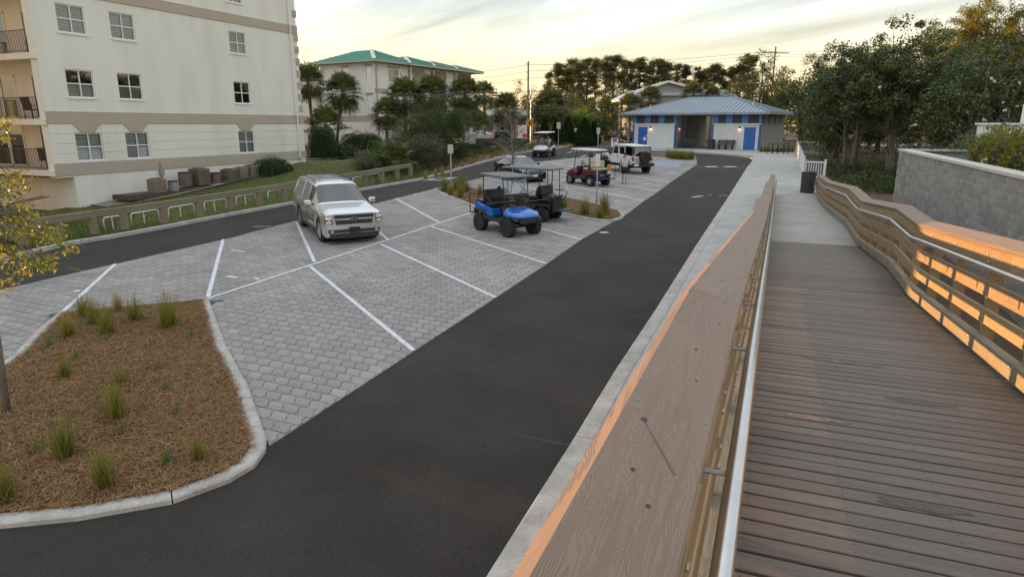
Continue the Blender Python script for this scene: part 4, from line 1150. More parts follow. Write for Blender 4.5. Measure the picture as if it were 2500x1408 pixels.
def hip(parent, x0, x1, y0, y1, z, rise, name='roof', pnl=.55):
    wx, wy = x1 - x0, y1 - y0; h = min(wx, wy) / 2
    if wx >= wy: r0, r1 = (x0 + h, (y0 + y1) / 2, z + rise), (x1 - h, (y0 + y1) / 2, z + rise)
    else: r0, r1 = ((x0 + x1) / 2, y0 + h, z + rise), ((x0 + x1) / 2, y1 - h, z + rise)
    c = [(x0, y0, z), (x1, y0, z), (x1, y1, z), (x0, y1, z)]
    m_ = MB()
    if wx >= wy: m_.add(c + [r0, r1], [(0, 1, 5, 4), (1, 2, 5), (2, 3, 4, 5), (3, 0, 4)])
    else: m_.add(c + [r0, r1], [(0, 1, 4), (1, 2, 5, 4), (2, 3, 5), (3, 0, 4, 5)])
    m_.add([(x0, y0, z - .02), (x1, y0, z - .02), (x1, y1, z - .02), (x0, y1, z - .02)], [(0, 1, 2, 3)])
    o = m_.obj(name, GREEN, parent)
    sm = MB(); t = x0 + .3                                     # standing seams on the two visible slopes
    ln = Vector((0, 0, .03))
    while t < x1 - .2:
        f = min(1, (t - x0) / h, (x1 - t) / h); sm.beam(Vector((t, y0, z)) + ln, Vector((t, y0 + h * f if wx >= wy else y0 + (wx / 2) * f, z + rise * f)) + ln, .05, .05); t += .45
    t = y0 + .3
    while t < y1 - .2:
        f = min(1, (t - y0) / h, (y1 - t) / h); sm.beam(Vector((x0, t, z)) + ln, Vector((x0 + h * f, t, z + rise * f)) + ln, .05, .05); t += .45
    tag(sm.obj('seams', GREEN, o), kind='stuff')
    cp = MB()
    for a, b in ((c[0], r0), (c[1], r0 if wx < wy else r1)): cp.beam(Vector(a) + ln * 2, Vector(b) + ln * 2, .42, .05)
    cp.obj('hip_cap', HIPC, o)
    fz = MB()
    for a, b in zip(c, c[1:] + c[:1]): fz.beam((a[0], a[1], z - .12), (b[0], b[1], z - .12), .06, .22)
    fz.obj('fascia', mat('tan_fascia', (.42, .40, .33), .6), o)
    return o
hip(gb, -.9, 7.2, -.9, DG + .9, ze, 1.55); hip(gb, 5.2, 13.5, -1.25, DG + .6, ze - .05, 1.3); hip(gb, 10.2, 17.8, -1.3, DG + .4, ze - .08, 1.1); hip(gb, 15.2, WG + 1.3, -1.35, DG, ze - .11, .9)
# rear wing seen behind the left palms
gw = empty('green_roof_wing', GR.w(2.5, 11.5, 0), GR.rz, 'set-back cream wing with green roof between the apartment block and palms', 'building')
m_ = MB(); m_.bb(0, 14, 0, 12, -.4, 9.3); m_.obj('wall', STUCCO, gw)
MB().bb(-.05, 0, 0, 12, 2.9, 3.6).obj('band', TAUPE, gw)
window(gw, lambda u, d, z: (d - .16, u, z), .4, 1.2, 4.2, 5.8, cols=1, dep=.03); window(gw, lambda u, d, z: (d - .16, u, z), 4.4, 5.2, 7.2, 8.6, cols=1, dep=.03)
hip(gw, -.9, 15, -.9, 13, 9.3, 1.4)

# ------------------------------------------------------------------ tan gable house beyond the restroom
TANS = mat('tan_siding', (.40, .37, .32), .8, (.36, .33, .28), 2)
PALER = mat('pale_roof', (.46, .50, .56), .5, (.42, .46, .52), 1)
YH = 104.0
hh = empty('gable_house', at(1545, 303, YH), 0, 'tan gabled house with pale blue roof behind the restroom', 'building'); hh.location.z = 2.0
def hp_(x, y): p = at(x, y, YH) - hh.location; return p.x, p.z
x0 = hp_(1552, 240)[0]; x1 = hp_(1713, 240)[0]; xm = hp_(1630, 200)[0]; ztop = hp_(1630, 201)[1]; zev = hp_(1545, 226)[1]; zev2 = hp_(1713, 221)[1]
m_ = MB(); m_.prism([(x0, 0), (x1, 0), (x1, zev2), (xm, ztop - .2), (x0, zev)], 0, 12, lambda a, b, h: (a, h, b)); m_.obj('wall', TANS, hh)
r_ = MB()
for a, b in (((x0 - .6, zev - .25), (xm, ztop)), ((xm, ztop), (x1 + .6, zev2 - .25))):
    r_.prism([a, b, (b[0], b[1] + .22), (a[0], a[1] + .22)], -.6, 12.5, lambda p, q, h: (p, h, q))
r_.obj('roof', PALER, hh)
for a, b in (((x0 - .6, zev - .2), (xm, ztop + .06)), ((xm, ztop + .06), (x1 + .6, zev2 - .2))): MB().beam((a[0], -.63, a[1]), (b[0], -.63, b[1]), .06, .3).obj('bargeboard', WHITE, hh)
MB().prism([(hp_(1560, 229)[0], hp_(0, 234)[1]), (x1 - .2, hp_(0, 234)[1]), (x1 - .4, hp_(0, 226)[1]), (hp_(1590, 226)[0], hp_(0, 226)[1])], -.5, -.3, lambda a, b, h: (a, h, b)).obj('pent_roof', PALER, hh)
px0, px1 = hp_(1500, 240)[0], hp_(1573, 240)[0]; pz = hp_(1500, 243)[1]; pt = hp_(1530, 221)[1]
m_ = MB(); m_.add([(px0, -3, pz), (px1, -3, pz), (px1, 5, pz), (px0, 5, pz), (px0 + 2.6, 1, pt), (px1, 1, pt)], [(0, 1, 5, 4), (1, 2, 5), (2, 3, 4, 5), (3, 0, 4), (0, 3, 2, 1)]); m_.obj('porch_roof', PALER, hh)
MB().bb(px0 + .3, px1, -2.7, 4.7, pz - .3, pz - .02).obj('porch_beam', WHITE, hh)
for x in (px0 + .5, px0 + 1.5, px0 + 3.2, px1 - .3): MB().bb(x - .12, x + .12, -2.6, -2.36, -.2, pz - .3).obj('porch_post', WHITE, hh)
MB().bb(px0 + 2.0, px1, -.4, 4.5, 0, pz - .3).obj('porch_wall', TANS, hh)
sz = hp_(0, 300)[1]
for k in range(9):
    MB().bb(px0 + 1.4 + k * .26, px0 + 1.75 + k * .26, -3.2, -2.2, sz - .2 * k - .06, sz - .2 * k).obj('stair_tread', WHITE, hh)
for y in (-3.2, -2.2): MB().beam((px0 + 1.2, y, sz + .9), (px0 + 3.8, y, sz - 1.1), .06, .12).obj('stair_rail', WHITE, hh); MB().beam((px0 + 1.2, y, sz - .1), (px0 + 3.8, y, sz - 2.0), .06, .22).obj('stair_stringer', WHITE, hh)
for a in (1668, 1690): window(hh, lambda u, d, z: (u, d - .1, z), hp_(a, 0)[0], hp_(a + 12, 0)[0], hp_(0, 246)[1], hp_(0, 232)[1], dep=.02)
# blue-roofed neighbour right of it
nh = empty('far_house', at(1765, 303, 112), 0, 'low pale blue roof with white chimney just above the restroom ridge', 'building'); nh.location.z = 2.0
def np_(x, y): p = at(x, y, 112) - nh.location; return p.x, p.z
a, b = np_(1712, 0)[0], np_(1800, 0)[0]
MB().bb(a, b, 0, 9, 0, np_(0, 233)[1]).obj('wall', TANS, nh)
MB().prism([(a - .3, np_(0, 234)[1]), (b + 1, np_(0, 234)[1]), (np_(1787, 0)[0], np_(0, 219)[1]), (np_(1722, 0)[0], np_(0, 222)[1])], -.4, 9, lambda p, q, h: (p, h, q)).obj('roof', PALER, nh)
c0 = np_(1722, 0)[0]; MB().bb(c0, c0 + .7, .5, 1.2, np_(0, 230)[1], np_(0, 209)[1]).obj('chimney', WHITE, nh)

# ------------------------------------------------------------------ white shop across the street
sh = empty('shop_building', at(1140, 303, 128), radians(-2), 'long low white shop with green stripe across the street', 'building'); sh.location.z = 2.0
def sp_(x, y): p = at(x, y, 128) - sh.location; return p.x, p.z
a, b = sp_(1140, 0)[0], sp_(1296, 0)[0]; z1_ = sp_(0, 270)[1]; z0_ = sp_(0, 283)[1]
MB().bb(a, b, 0, 14, 0, z0_ + .1).obj('wall', mat('shop_wall', (.50, .50, .50), .8), sh)
MB().bb(a - .3, b + .3, -.9, 14, z0_, z1_).obj('fascia_board', WHITE, sh)
MB().bb(a - .32, b + .32, -.93, -.1, z0_ - .15, z0_ + .12).obj('stripe', mat('shop_green', (.05, .42, .22), .5), sh)
for k in range(6):
    x = a + .8 + k * 2.1; o = MB().bb(x, x + 1.7, -.06, .02, .3, z0_ - .4).obj('shop_window', DGLASS, sh)
for k, c in enumerate(((.5, .06, .1), (.2, .12, .5), (.6, .6, .62), (.55, .1, .12), (.18, .3, .6))):
    x = a + 1.2 + k * 2.3; MB().bb(x, x + .5, -.5, -.2, .1, 1.5).obj('display', mat('display%d' % k, c, .6), sh, bevel=.04)
MB().bb(sp_(1278, 0)[0], sp_(1296, 0)[0], 2, 6, z1_, sp_(0, 262)[1]).obj('roof_unit', mat('unit_grey', (.55, .56, .56), .6), sh)
st = empty('price_board', at(1277, 340, 110), 0, 'small white roadside board with a red spot near the utility pole', 'sign'); st.location.z = 2.0
MB().bb(-.75, .75, -.1, .1, .2, 2.4).obj('panel', SIGNW, st, bevel=.05); MB().lathe([(0, 0), (.36, 0), (.36, .02), (0, .02)], 14, (.25, -.13, .8), 'y').obj('red_spot', mat('spot_red', (.7, .07, .05), .5), st)
# ------------------------------------------------------------------ vehicles (local x forward, y left, z up, origin on the ground)
def interp(keys, x):
    if x <= keys[0][0]: return keys[0][1]
    for (a, va), (b, vb) in zip(keys, keys[1:]):
        if a <= x <= b: return va + (vb - va) * (x - a) / (b - a) if b > a else vb
    return keys[-1][1]
def paint(name, col, metal=.0, rough=.35):
    return mat(name, col, rough, metal=metal, coat=1.0)
HEADL = mat('lamp_lens', (.72, .72, .70), .12, metal=.3, coat=1.0)
TAILR = mat('tail_lens', (.25, .012, .015), .2, coat=1.0)
RIMD = mat('rim_dark', (.05, .05, .05), .35, metal=.6); RIMS = mat('rim_silver', (.55, .55, .56), .25, metal=.9)
VINYL = mat('black_vinyl', (.022, .021, .021), .45, bump=.1, bscale=60); TANV = mat('tan_vinyl', (.47, .40, .27), .5, bump=.1, bscale=60)
PLASTIC = mat('black_plastic', (.03, .03, .031), .55); PLATE = mat('plate_white', (.7, .7, .7), .5)

def wheel(parent, x, y, r, w, side, rim, spokes=6, rimr=.62, knob=False, steer=0.0, tyre=None):
    """wheel part with tyre and rim sub-parts; side = outward direction (+1/-1 in y)"""
    h = w / 2; S = MB().lathe([(r * .45, -h * .6), (r * .45, h * .6)], 12, (0, 0, 0), 'y').obj('wheel', BLACK, parent)
    S.location = (x, y, r); S.rotation_euler = (0, 0, steer)
    t = MB(); t.lathe([(r * rimr, -h * .8), (r * .80, -h), (r * .94, -h * .92), (r, -h * .6), (r, h * .6), (r * .94, h * .92), (r * .80, h), (r * rimr, h * .8)], 28, (0, 0, 0), 'y')
    if knob:
        for k in range(24):
            a = 2 * pi * k / 24
            for s in (-1, 1):
                R_ = Matrix.Rotation(-a - (.13 if s > 0 else 0), 3, 'Y'); t.box(R_ @ Vector((r * .99, s * h * .62, 0)), (r * .06, h * .62, r * .13), R_)
    t.obj('tyre', tyre or RUBBER, S, smooth=False)
    q = MB(); o = side * h
    q.lathe([(r * rimr, o * .82), (r * rimr * .92, o * .86), (r * rimr * .88, o * .35), (r * rimr * .8, o * .25), (.001, o * .25)], 24, (0, 0, 0), 'y')
    for k in range(spokes):
        a = 2 * pi * k / spokes
        q.beam((r * .10 * cos(a), o * .62, r * .10 * sin(a)), (r * rimr * .93 * cos(a), o * .74, r * rimr * .93 * sin(a)), r * .13, .03, (0, 1, 0))
    q.lathe([(r * .14, o * .3), (r * .14, o * .7), (r * .1, o * .78), (.001, o * .78)], 12, (0, 0, 0), 'y')
    q.obj('rim', rim, S)
    return S

def car(name, label, cat, front_mid, az, K, paintm, glass_m=None):
    """lofted body; K: keyed profiles along distance from the front bumper"""
    L = K['L']; root = empty(name, (front_mid.x, front_mid.y, gz(front_mid.y)), pi / 2 - radians(az), label, cat)
    slope = 0.031 * cos(radians(az)); root.rotation_euler = (Matrix.Rotation(pi / 2 - radians(az), 3, 'Z') @ Matrix.Rotation(-atan(slope), 3, 'Y')).to_euler()
    xf = K['axf']                                    # front axle is the local origin's x
    xs = sorted(set([round(k * L / 70, 3) for k in range(71)] + [q[0] for q in K['zt']] + [w[0] for w in K['win']] + [w[1] for w in K['win']]))
    r = K['r']; arches = (K['axf'], K['axr']); ra = r * 1.16
    def zlow(x):
        z = interp(K['zb'], x)
        for a in arches:
            if abs(x - a) < ra: z = max(z, r + sqrt(max(0, ra * ra - (x - a) ** 2)) - .01)
        return z
    secs = []
    for x in xs:
        zt, zs = interp(K['zt'], x), interp(K['belt'], x); zs = min(zs, zt - .03)
        w = interp(K['w'], x); wt = interp(K['wt'], x); zl = zlow(x); zl = min(zl, zs - .12)
        X = xf - x
        tuck = interp(K['tuck'], x) if 'tuck' in K else .95
        secs.append([(X, w * tuck, zl), (X, w, zl + (zs - zl) * .35), (X, w * .998, zl + (zs - zl) * .7), (X, w * .965, zs),
                     (X, max(wt, .02) + (w * .965 - wt) * .12, zt - (zt - zs) * .10 - .03), (X, wt * .86, zt - .012), (X, wt * .45, zt), (X, 0, zt + .004)])
    n = len(secs[0]); V = []
    for s in secs: V += s + [(x, -y, z) for x, y, z in reversed(s[:-1])]
    m = 2 * n - 1
    groups = {}
    for i in range(len(secs) - 1):
        xm = (xs[i] + xs[i + 1]) / 2
        for k in range(m - 1):
            kk = k if k < n - 1 else m - 2 - k
            key = 'body'
            if kk == 3:
                for j, wv in enumerate(K['win']):
                    if wv[0] - 1e-6 <= xs[i] and xs[i + 1] <= wv[1] + 1e-6: key = ('side_window', j, k < n - 1)
            if kk >= 4:
                if K['ws'][0] - 1e-6 <= xs[i] and xs[i + 1] <= K['ws'][1] + 1e-6 and kk >= 4: key = ('windshield',)
                if K['rw'][0] - 1e-6 <= xs[i] and xs[i + 1] <= K['rw'][1] + 1e-6: key = ('rear_window',)
            groups.setdefault(key, []).append((i * m + k, i * m + k + 1, (i + 1) * m + k + 1, (i + 1) * m + k))
    groups['body'] += [tuple(range(m - 1, -1, -1)), tuple(range((len(secs) - 1) * m, len(secs) * m))]
    for key, fs in groups.items():
        used = sorted({i for f in fs for i in f}); mpv = {u: j for j, u in enumerate(used)}
        mb = MB(); mb.add([V[u] for u in used], [tuple(mpv[i] for i in f) for f in fs])
        nm = key if isinstance(key, str) else key[0]
        o = mb.obj(nm, paintm if nm == 'body' else (glass_m or DGLASS), root, smooth=True)
        if nm == 'body':
            e = o.modifiers.new('es', 'EDGE_SPLIT'); e.split_angle = radians(50)
    W = max(q[1] for q in K['w'])
    MB().bb(xf - L + .25, xf - .25, -W + .12, W - .12, .24, .62).obj('underbody', DARK, root)
    MB().bb(xf - K['cab'][1], xf - K['cab'][0], -W * .82, W * .82, .5, K['cab'][2]).obj('cabin_interior', DARK, root)
    for a in arches:
        for s in (-1, 1):
            MB().lathe([(ra * .99, s * W * .55), (ra * .99, s * W * .93)], 20, (xf - a, 0, r), 'y').obj('wheel_well', DARK, root)
            wheel(root, xf - a, s * (W - K['tw'] / 2 - .03), r, K['tw'], s, K['rim'], K.get('spokes', 6), .66)
    return root, xf

def slab(parent, name, m, pts, th, nrm, bevel=0.0):
    nrm = Vector(nrm).normalized() * th; n = len(pts)
    mb = MB(); mb.add([Vector(p) + nrm for p in pts] + [Vector(p) for p in pts], [tuple(range(n))] + [tuple(range(2 * n - 1, n - 1, -1))] + [(i, n + i, n + (i + 1) % n, (i + 1) % n) for i in range(n)])
    return mb.obj(name, m, parent, bevel=bevel)

# ---- silver full-size SUV
SILV = paint('silver_paint', (.70, .71, .73), .85, .28)
K = dict(L=5.7, axf=.98, axr=4.28, r=.405, tw=.275, rim=RIMS, spokes=6,
         zt=[(0, .98), (.03, 1.06), (.12, 1.12), (.5, 1.17), (1.35, 1.235), (1.46, 1.27), (2.18, 1.80), (2.45, 1.86), (3.2, 1.885), (4.9, 1.865), (5.42, 1.80), (5.62, 1.25), (5.66, 1.15), (5.7, .95)],
         belt=[(0, .96), (.1, 1.05), (1.4, 1.15), (5.6, 1.19), (5.7, .9)],
         w=[(0, .84), (.08, .93), (.3, .985), (.8, 1.01), (4.8, 1.01), (5.5, .97), (5.7, .90)], wt=[(0, .78), (.3, .86), (1.35, .87), (1.5, .80), (2.2, .70), (2.8, .72), (4.9, .70), (5.45, .68), (5.65, .85), (5.7, .8)],
         zb=[(0, .30), (.12, .26), (.5, .30), (5.4, .32), (5.7, .45)], win=[(2.02, 2.62), (2.72, 3.62), (3.80, 5.0)], ws=(1.46, 2.18), rw=(5.42, 5.62), cab=(1.9, 5.3, 1.1))
sub, xf = car('silver_suv', 'silver full-size SUV parked nose out on the pavers', 'car', Vector((-5.75, 22.95, 0)), 152, K, SILV, DGLASS)
fx = xf
def fpt(x, y, z): return (xf - x, y, z)
slab(sub, 'grille', PLASTIC, [fpt(-.012, -.60, .70), fpt(-.012, .60, .70), fpt(-.012, .70, 1.03), fpt(-.012, -.70, 1.03)], .03, (1, 0, 0))
g_ = MB(); g_.bb(xf + .012, xf + .05, -.70, .70, .855, .905); g_.bb(xf + .012, xf + .045, -.72, .72, 1.02, 1.055); g_.bb(xf + .012, xf + .045, -.6, .6, .675, .705); g_.bb(xf + .012, xf + .044, -.72, -.66, .70, 1.03); g_.bb(xf + .012, xf + .044, .66, .72, .70, 1.03); g_.obj('grille_trim', CHROME, sub)
slab(sub, 'emblem', mat('gold_emblem', (.05, .04, .02), .3), [fpt(-.055, a, b) for a, b in ((-.16, .865), (-.05, .865), (-.05, .84), (.05, .84), (.05, .865), (.16, .865), (.16, .90), (.05, .90), (.05, .92), (-.05, .92), (-.05, .90), (-.16, .90))], .02, (1, 0, 0))
slab(sub, 'emblem_rim', CHROME, [fpt(-.052, a, b) for a, b in ((-.18, .85), (-.065, .85), (-.065, .825), (.065, .825), (.065, .85), (.18, .85), (.18, .915), (.065, .915), (.065, .935), (-.065, .935), (-.065, .915), (-.18, .915))], .005, (1, 0, 0))
for s in (-1, 1):
    o = slab(sub, 'headlight', PLASTIC, [fpt(-.006, s * .73, .72), fpt(.05, s * .955, .74), fpt(.10, s * .965, 1.0), fpt(-.006, s * .73, 1.03)], .03, (1, s * .25, 0))
    slab(o, 'lens', HEADL, [fpt(-.04, s * .745, .88), fpt(.0, s * .94, .885), fpt(.02, s * .95, .99), fpt(-.04, s * .745, 1.015)], .01, (1, s * .25, 0)); slab(o, 'lens', HEADL, [fpt(-.04, s * .76, .745), fpt(.0, s * .93, .755), fpt(.0, s * .935, .84), fpt(-.04, s * .76, .84)], .01, (1, s * .25, 0))
    slab(sub, 'fog_light', HEADL, [fpt(-.045, s * .70, .455), fpt(-.045, s * .80, .46), fpt(-.045, s * .80, .51), fpt(-.045, s * .70, .51)], .012, (1, 0, 0))
    mr = MB().box((xf - 1.72, s * 1.14, 1.24), (.13, .24, .18)).obj('mirror', SILV, sub, bevel=.04); MB().beam((xf - 1.75, s * .95, 1.18), (xf - 1.74, s * 1.04, 1.2), .06, .05).obj('bracket', PLASTIC, mr)
    MB().tube([(xf - 2.6, s * .66, 1.885), (xf - 2.7, s * .66, 1.925), (xf - 4.8, s * .65, 1.915), (xf - 4.95, s * .65, 1.87)], .022, 6).obj('roof_rail', BLACK, sub)
    for x in (2.62, 3.68): MB().box((xf - x - .1, s * 1.018, 1.04), (.2, .03, .035)).obj('door_handle', CHROME, sub)
    MB().bb(xf - 3.75, xf - 1.5, s * 1.0 - .03, s * 1.0 + .09, .33, .39).obj('running_board', PLASTIC, sub)
    for x in (1.62, 2.67, 3.72): MB().box((xf - x, s * 1.0125, .80), (.008, .006, .72)).obj('door_seam', DARK, sub)
    MB().bb(xf - 3.85, xf - 1.55, s * 1.008 - .006, s * 1.008 + .006, .60, .635).obj('side_moulding', PLASTIC, sub)
slab(sub, 'lower_intake', PLASTIC, [fpt(-.02, -.86, .43), fpt(-.02, .86, .43), fpt(-.02, .88, .53), fpt(-.02, -.88, .53)], .02, (1, 0, 0))
slab(sub, 'plate_holder', BLACK, [fpt(-.04, -.18, .42), fpt(-.04, .18, .42), fpt(-.04, .18, .60), fpt(-.04, -.18, .60)], .02, (1, 0, 0))
slab(sub, 'air_dam', PLASTIC, [fpt(-.005, -.80, .24), fpt(-.005, .80, .24), fpt(-.005, .84, .40), fpt(-.005, -.84, .40)], .02, (1, 0, 0))
for k in range(6): MB().box((xf - 2.75 - k * .38, 0, 1.892), (.07, 1.05, .008)).obj('roof_rib', mat('rib_grey', (.3, .31, .32), .4), sub)
# ---- black sedan behind the second bed
BLK = paint('black_paint', (.012, .012, .013), 0, .12)
K2 = dict(L=4.6, axf=.90, axr=3.60, r=.32, tw=.215, rim=RIMS, spokes=10,
          zt=[(0, .62), (.04, .72), (.25, .80), (1.05, .93), (1.2, .98), (1.95, 1.37), (2.5, 1.425), (3.1, 1.39), (3.95, 1.05), (4.1, 1.02), (4.5, .98), (4.6, .75)],
          belt=[(0, .6), (.1, .7), (1.1, .88), (4.2, .96), (4.6, .7)], w=[(0, .70), (.1, .80), (.5, .89), (3.9, .90), (4.4, .84), (4.6, .76)],
          wt=[(0, .6), (.3, .72), (1.1, .74), (1.3, .70), (2.0, .56), (3.1, .55), (3.9, .64), (4.6, .66)], zb=[(0, .22), (.3, .18), (4.2, .2), (4.6, .38)], win=[(1.75, 2.5), (2.58, 3.35)], ws=(1.2, 1.95), rw=(3.1, 3.95), cab=(1.6, 3.6, .85))
sed, xs_ = car('black_sedan', 'black sedan behind the small bare tree in the middle bed', 'car', Vector((1.0, 40.4, 0)), 156, K2, BLK, DGLASS)
for s in (-1, 1):
    slab(sed, 'headlight', HEADL, [(xs_ + .01, s * .42, .60), (xs_ - .10, s * .80, .64), (xs_ - .12, s * .80, .72), (xs_ + .01, s * .44, .66)], .012, (1, s * .3, .2)); MB().box((xs_ - 1.62, s * .99, .98), (.10, .20, .12)).obj('mirror', BLK, sed, bevel=.03)
slab(sed, 'grille', PLASTIC, [(xs_ + .004, -.42, .50), (xs_ + .004, .42, .50), (xs_ + .004, .42, .60), (xs_ + .004, -.42, .60)], .015, (1, 0, 0))
slab(sed, 'number_plate', PLATE, [(xs_ + .02, -.16, .38), (xs_ + .02, .16, .38), (xs_ + .02, .16, .50), (xs_ + .02, -.16, .50)], .015, (1, 0, 0))
e_ = MB()
for s in (-1, 1): e_.beam((xs_ + .02, s * .05, .61), (xs_ + .015, s * .07, .70), .02, .015)
e_.beam((xs_ + .02, -.055, .655), (xs_ + .02, .055, .655), .015, .015); e_.obj('emblem', CHROME, sed)
slab(sed, 'bumper_line', CHROME, [(xs_ + .012, -.45, .535), (xs_ + .012, .45, .535), (xs_ + .012, .45, .55), (xs_ + .012, -.45, .55)], .008, (1, 0, 0))

# ---- dark pickup far left
DGREY = paint('dark_grey_paint', (.045, .047, .055), .3, .3)
pk = empty('pickup_truck', G(1186, 364), 0, 'dark grey crew-cab pickup truck parked behind the shrubs', 'truck'); pk.rotation_euler = (0, 0, pi / 2 - radians(78))
def lp2(pts, y0, y1, name, m, bev=.03): return MB().prism(pts, y0, y1, lambda a, b, h: (a, h, b)).obj(name, m, pk, bevel=bev)
lp2([(-1.25, .55), (-1.2, 1.12), (.6, 1.14), (.6, .55)], -.98, .98, 'bed', DGREY)
lp2([(.6, .5), (.6, 1.15), (2.55, 1.18), (4.3, 1.1), (4.42, .62), (4.3, .5)], -.97, .97, 'cab_body', DGREY, .05)
lp2([(.62, 1.13), (.80, 1.82), (1.05, 1.90), (2.2, 1.88), (2.9, 1.16)], -.80, .80, 'cab_roof', DGREY, .06)
for s in (-1, 1):
    for a, b, c, d in ((.92, 1.55, 1.02, 1.55), (1.68, 2.62, 1.66, 2.15)): slab(pk, 'side_window', DGLASS, [(a, s * .808, 1.2), (b, s * .808, 1.2), (d, s * .808, 1.78), (c, s * .808, 1.78)], .01, (0, s, 0))
    for x in (0, 3.55): wheel(pk, x, s * .84, .40, .27, s, RIMS, 5, .62); MB().lathe([(.46, -.02), (.46, .02)], 20, (x, s * .975, .42), 'y').obj('wheel_arch', DARK, pk)
    MB().box((-1.24, s * .88, .92), (.06, .16, .34)).obj('tail_light', TAILR, pk)
MB().bb(-1.42, -1.22, -.95, .95, .48, .66).obj('rear_bumper', CHROME, pk, bevel=.03); MB().bb(-1.26, -1.235, -.8, .8, .6, 1.08).obj('tailgate', DGREY, pk)
MB().bb(-1.0, 4.1, -.8, .8, .35, .6).obj('chassis', DARK, pk)

# ---- far cars
WPAINT = paint('white_car_paint', (.70, .71, .72), 0, .25)
def small_car(name, label, px, py, az, m, sc=1.0):
    K3 = dict(K2); K3 = {k: v for k, v in K2.items()}
    p = G(px, py); o, _ = car(name, label, 'car', Vector((p.x, p.y, 0)), az, K3, m, DGLASS); o.location.z = 2.046; o.rotation_euler = (0, 0, pi / 2 - radians(az)); o.scale = (sc,) * 3
    return o
small_car('blue_car', 'dark blue car half hidden behind the left corner of the restroom', 1517, 346, -80, paint('navy_paint', (.02, .03, .11), .3, .25), 1.0)
small_car('white_car', 'white car beyond the white scalloped fence', 1150, 343.5, -75, WPAINT, 1.1)
small_car('red_car', 'red car parked under the trees behind the tall cone evergreens', 1476, 343, -60, paint('red_paint', (.30, .02, .03), .2, .25), 1.05)

# ---- white off-roader with spare wheel
jc = (G(1525, 424) + G(1577, 423)) / 2
jp = empty('white_offroader', (jc.x, jc.y, gz(jc.y)), 0, 'white boxy off-roader seen from behind with black hardtop and spare wheel', 'car')
JA = radians(-22); jp.rotation_euler = (Matrix.Rotation(pi / 2 - JA, 3, 'Z') @ Matrix.Rotation(-atan(.031 * cos(JA)), 3, 'Y')).to_euler()
JW = paint('offroader_white', (.74, .75, .76), 0, .3); JT = mat('hardtop_black', (.03, .03, .032), .5); JR = mat('hardtop_roof', (.68, .68, .67), .5)
def jprism(pts, y0, y1, name, m, bev=.03): return MB().prism(pts, y0, y1, lambda a, b, h: (a, h, b)).obj(name, m, jp, bevel=bev)
jprism([(-.72, .62), (-.72, 1.18), (2.05, 1.20), (2.05, .62)], -.78, .78, 'tub', JW)
jprism([(2.04, .72), (2.04, 1.22), (3.35, 1.14), (3.42, .72)], -.70, .70, 'bonnet', JW, .05)
jprism([(-.70, 1.19), (-.62, 1.80), (1.75, 1.80), (2.06, 1.22), (2.06, 1.19)], -.70, .70, 'hardtop', JT)
jprism([(-.66, 1.795), (-.62, 1.86), (1.70, 1.86), (1.80, 1.795)], -.72, .72, 'roof', JR, .03)
for s in (-1, 1):
    yo = s * .703
    for a, b, t0, t1, m_ in ((1.10, 1.92, 1.12, 1.70, JW), (.28, 1.04, .30, 1.04, JW)):
        o = slab(jp, 'door_upper', m_, [(a, yo, 1.19), (b, yo, 1.19), (t1, yo, 1.78), (t0, yo, 1.78)], .012, (0, s, 0))
        slab(o, 'window', DGLASS, [(a + .07, yo + s * .013, 1.24), (b - .1, yo + s * .013, 1.24), (t1 - .06, yo + s * .013, 1.72), (t0 + .07, yo + s * .013, 1.72)], .004, (0, s, 0))
    slab(jp, 'side_window', DGLASS, [(-.55, yo, 1.27), (.20, yo, 1.27), (.20, yo, 1.74), (-.52, yo, 1.74)], .012, (0, s, 0))
    for x in (.98, 1.75): MB().box((x - .62, s * .795, 1.08), (.16, .03, .04)).obj('door_handle', BLACK, jp)
    for x in (1.07, .22): MB().box((x, s * .783, .92), (.01, .006, .5)).obj('door_seam', DARK, jp)
    for x, w in ((0, .55), (2.95, .58)):
        fl_ = [(x - w, .72), (x - w * .72, .98), (x + w * .72, 1.0), (x + w, .72), (x + w * .86, .72), (x + w * .62, .92), (x - w * .62, .90), (x - w * .86, .72)]
        jprism(fl_, s * .70, s * .95, 'fender_flare', PLASTIC, .02)
        wheel(jp, x, s * .80, .41, .27, s, RIMD, 6, .55, knob=True)
    MB().box((-.735, s * .70, 1.00), (.06, .15, .24)).obj('tail_light', TAILR, jp, bevel=.02)
    MB().box((1.9, s * .90, 1.26), (.12, .16, .2)).obj('mirror', BLACK, jp, bevel=.03)
slab(jp, 'rear_window', DGLASS, [(-.715, -.60, 1.28), (-.715, .60, 1.28), (-.655, .58, 1.74), (-.655, -.58, 1.74)], .012, (-1, 0, .1))
jprism([(-.98, .52), (-.98, .74), (-.70, .74), (-.70, .52)], -.82, .82, 'rear_bumper', PLASTIC, .04)
sw_ = MB(); sw_.lathe([(.24, -.14), (.33, -.15), (.40, -.11), (.41, -.05), (.41, .05), (.40, .11), (.33, .15), (.24, .14)], 32, (-.94, -.08, 1.10), 'x'); spw = sw_.obj('spare_wheel', RUBBER, jp)
MB().lathe([(.25, -.13), (.22, -.06), (.001, -.06)], 24, (-.94, -.08, 1.10), 'x').obj('rim', RIMD, spw)
sp_ = MB()
for k in range(5):
    a = 2 * pi * k / 5 + pi / 2 + .63; sp_.box((-1.05, -.08 + .19 * cos(a), 1.10 + .19 * sin(a)), (.02, .10, .045), Matrix.Rotation(a + pi / 2, 3, 'X'))
sp_.obj('rim_inserts', CHROME, spw)
slab(jp, 'number_plate', PLATE, [(-.99, .42, .56), (-.99, .74, .56), (-.99, .74, .72), (-.99, .42, .72)], .01, (-1, 0, 0))
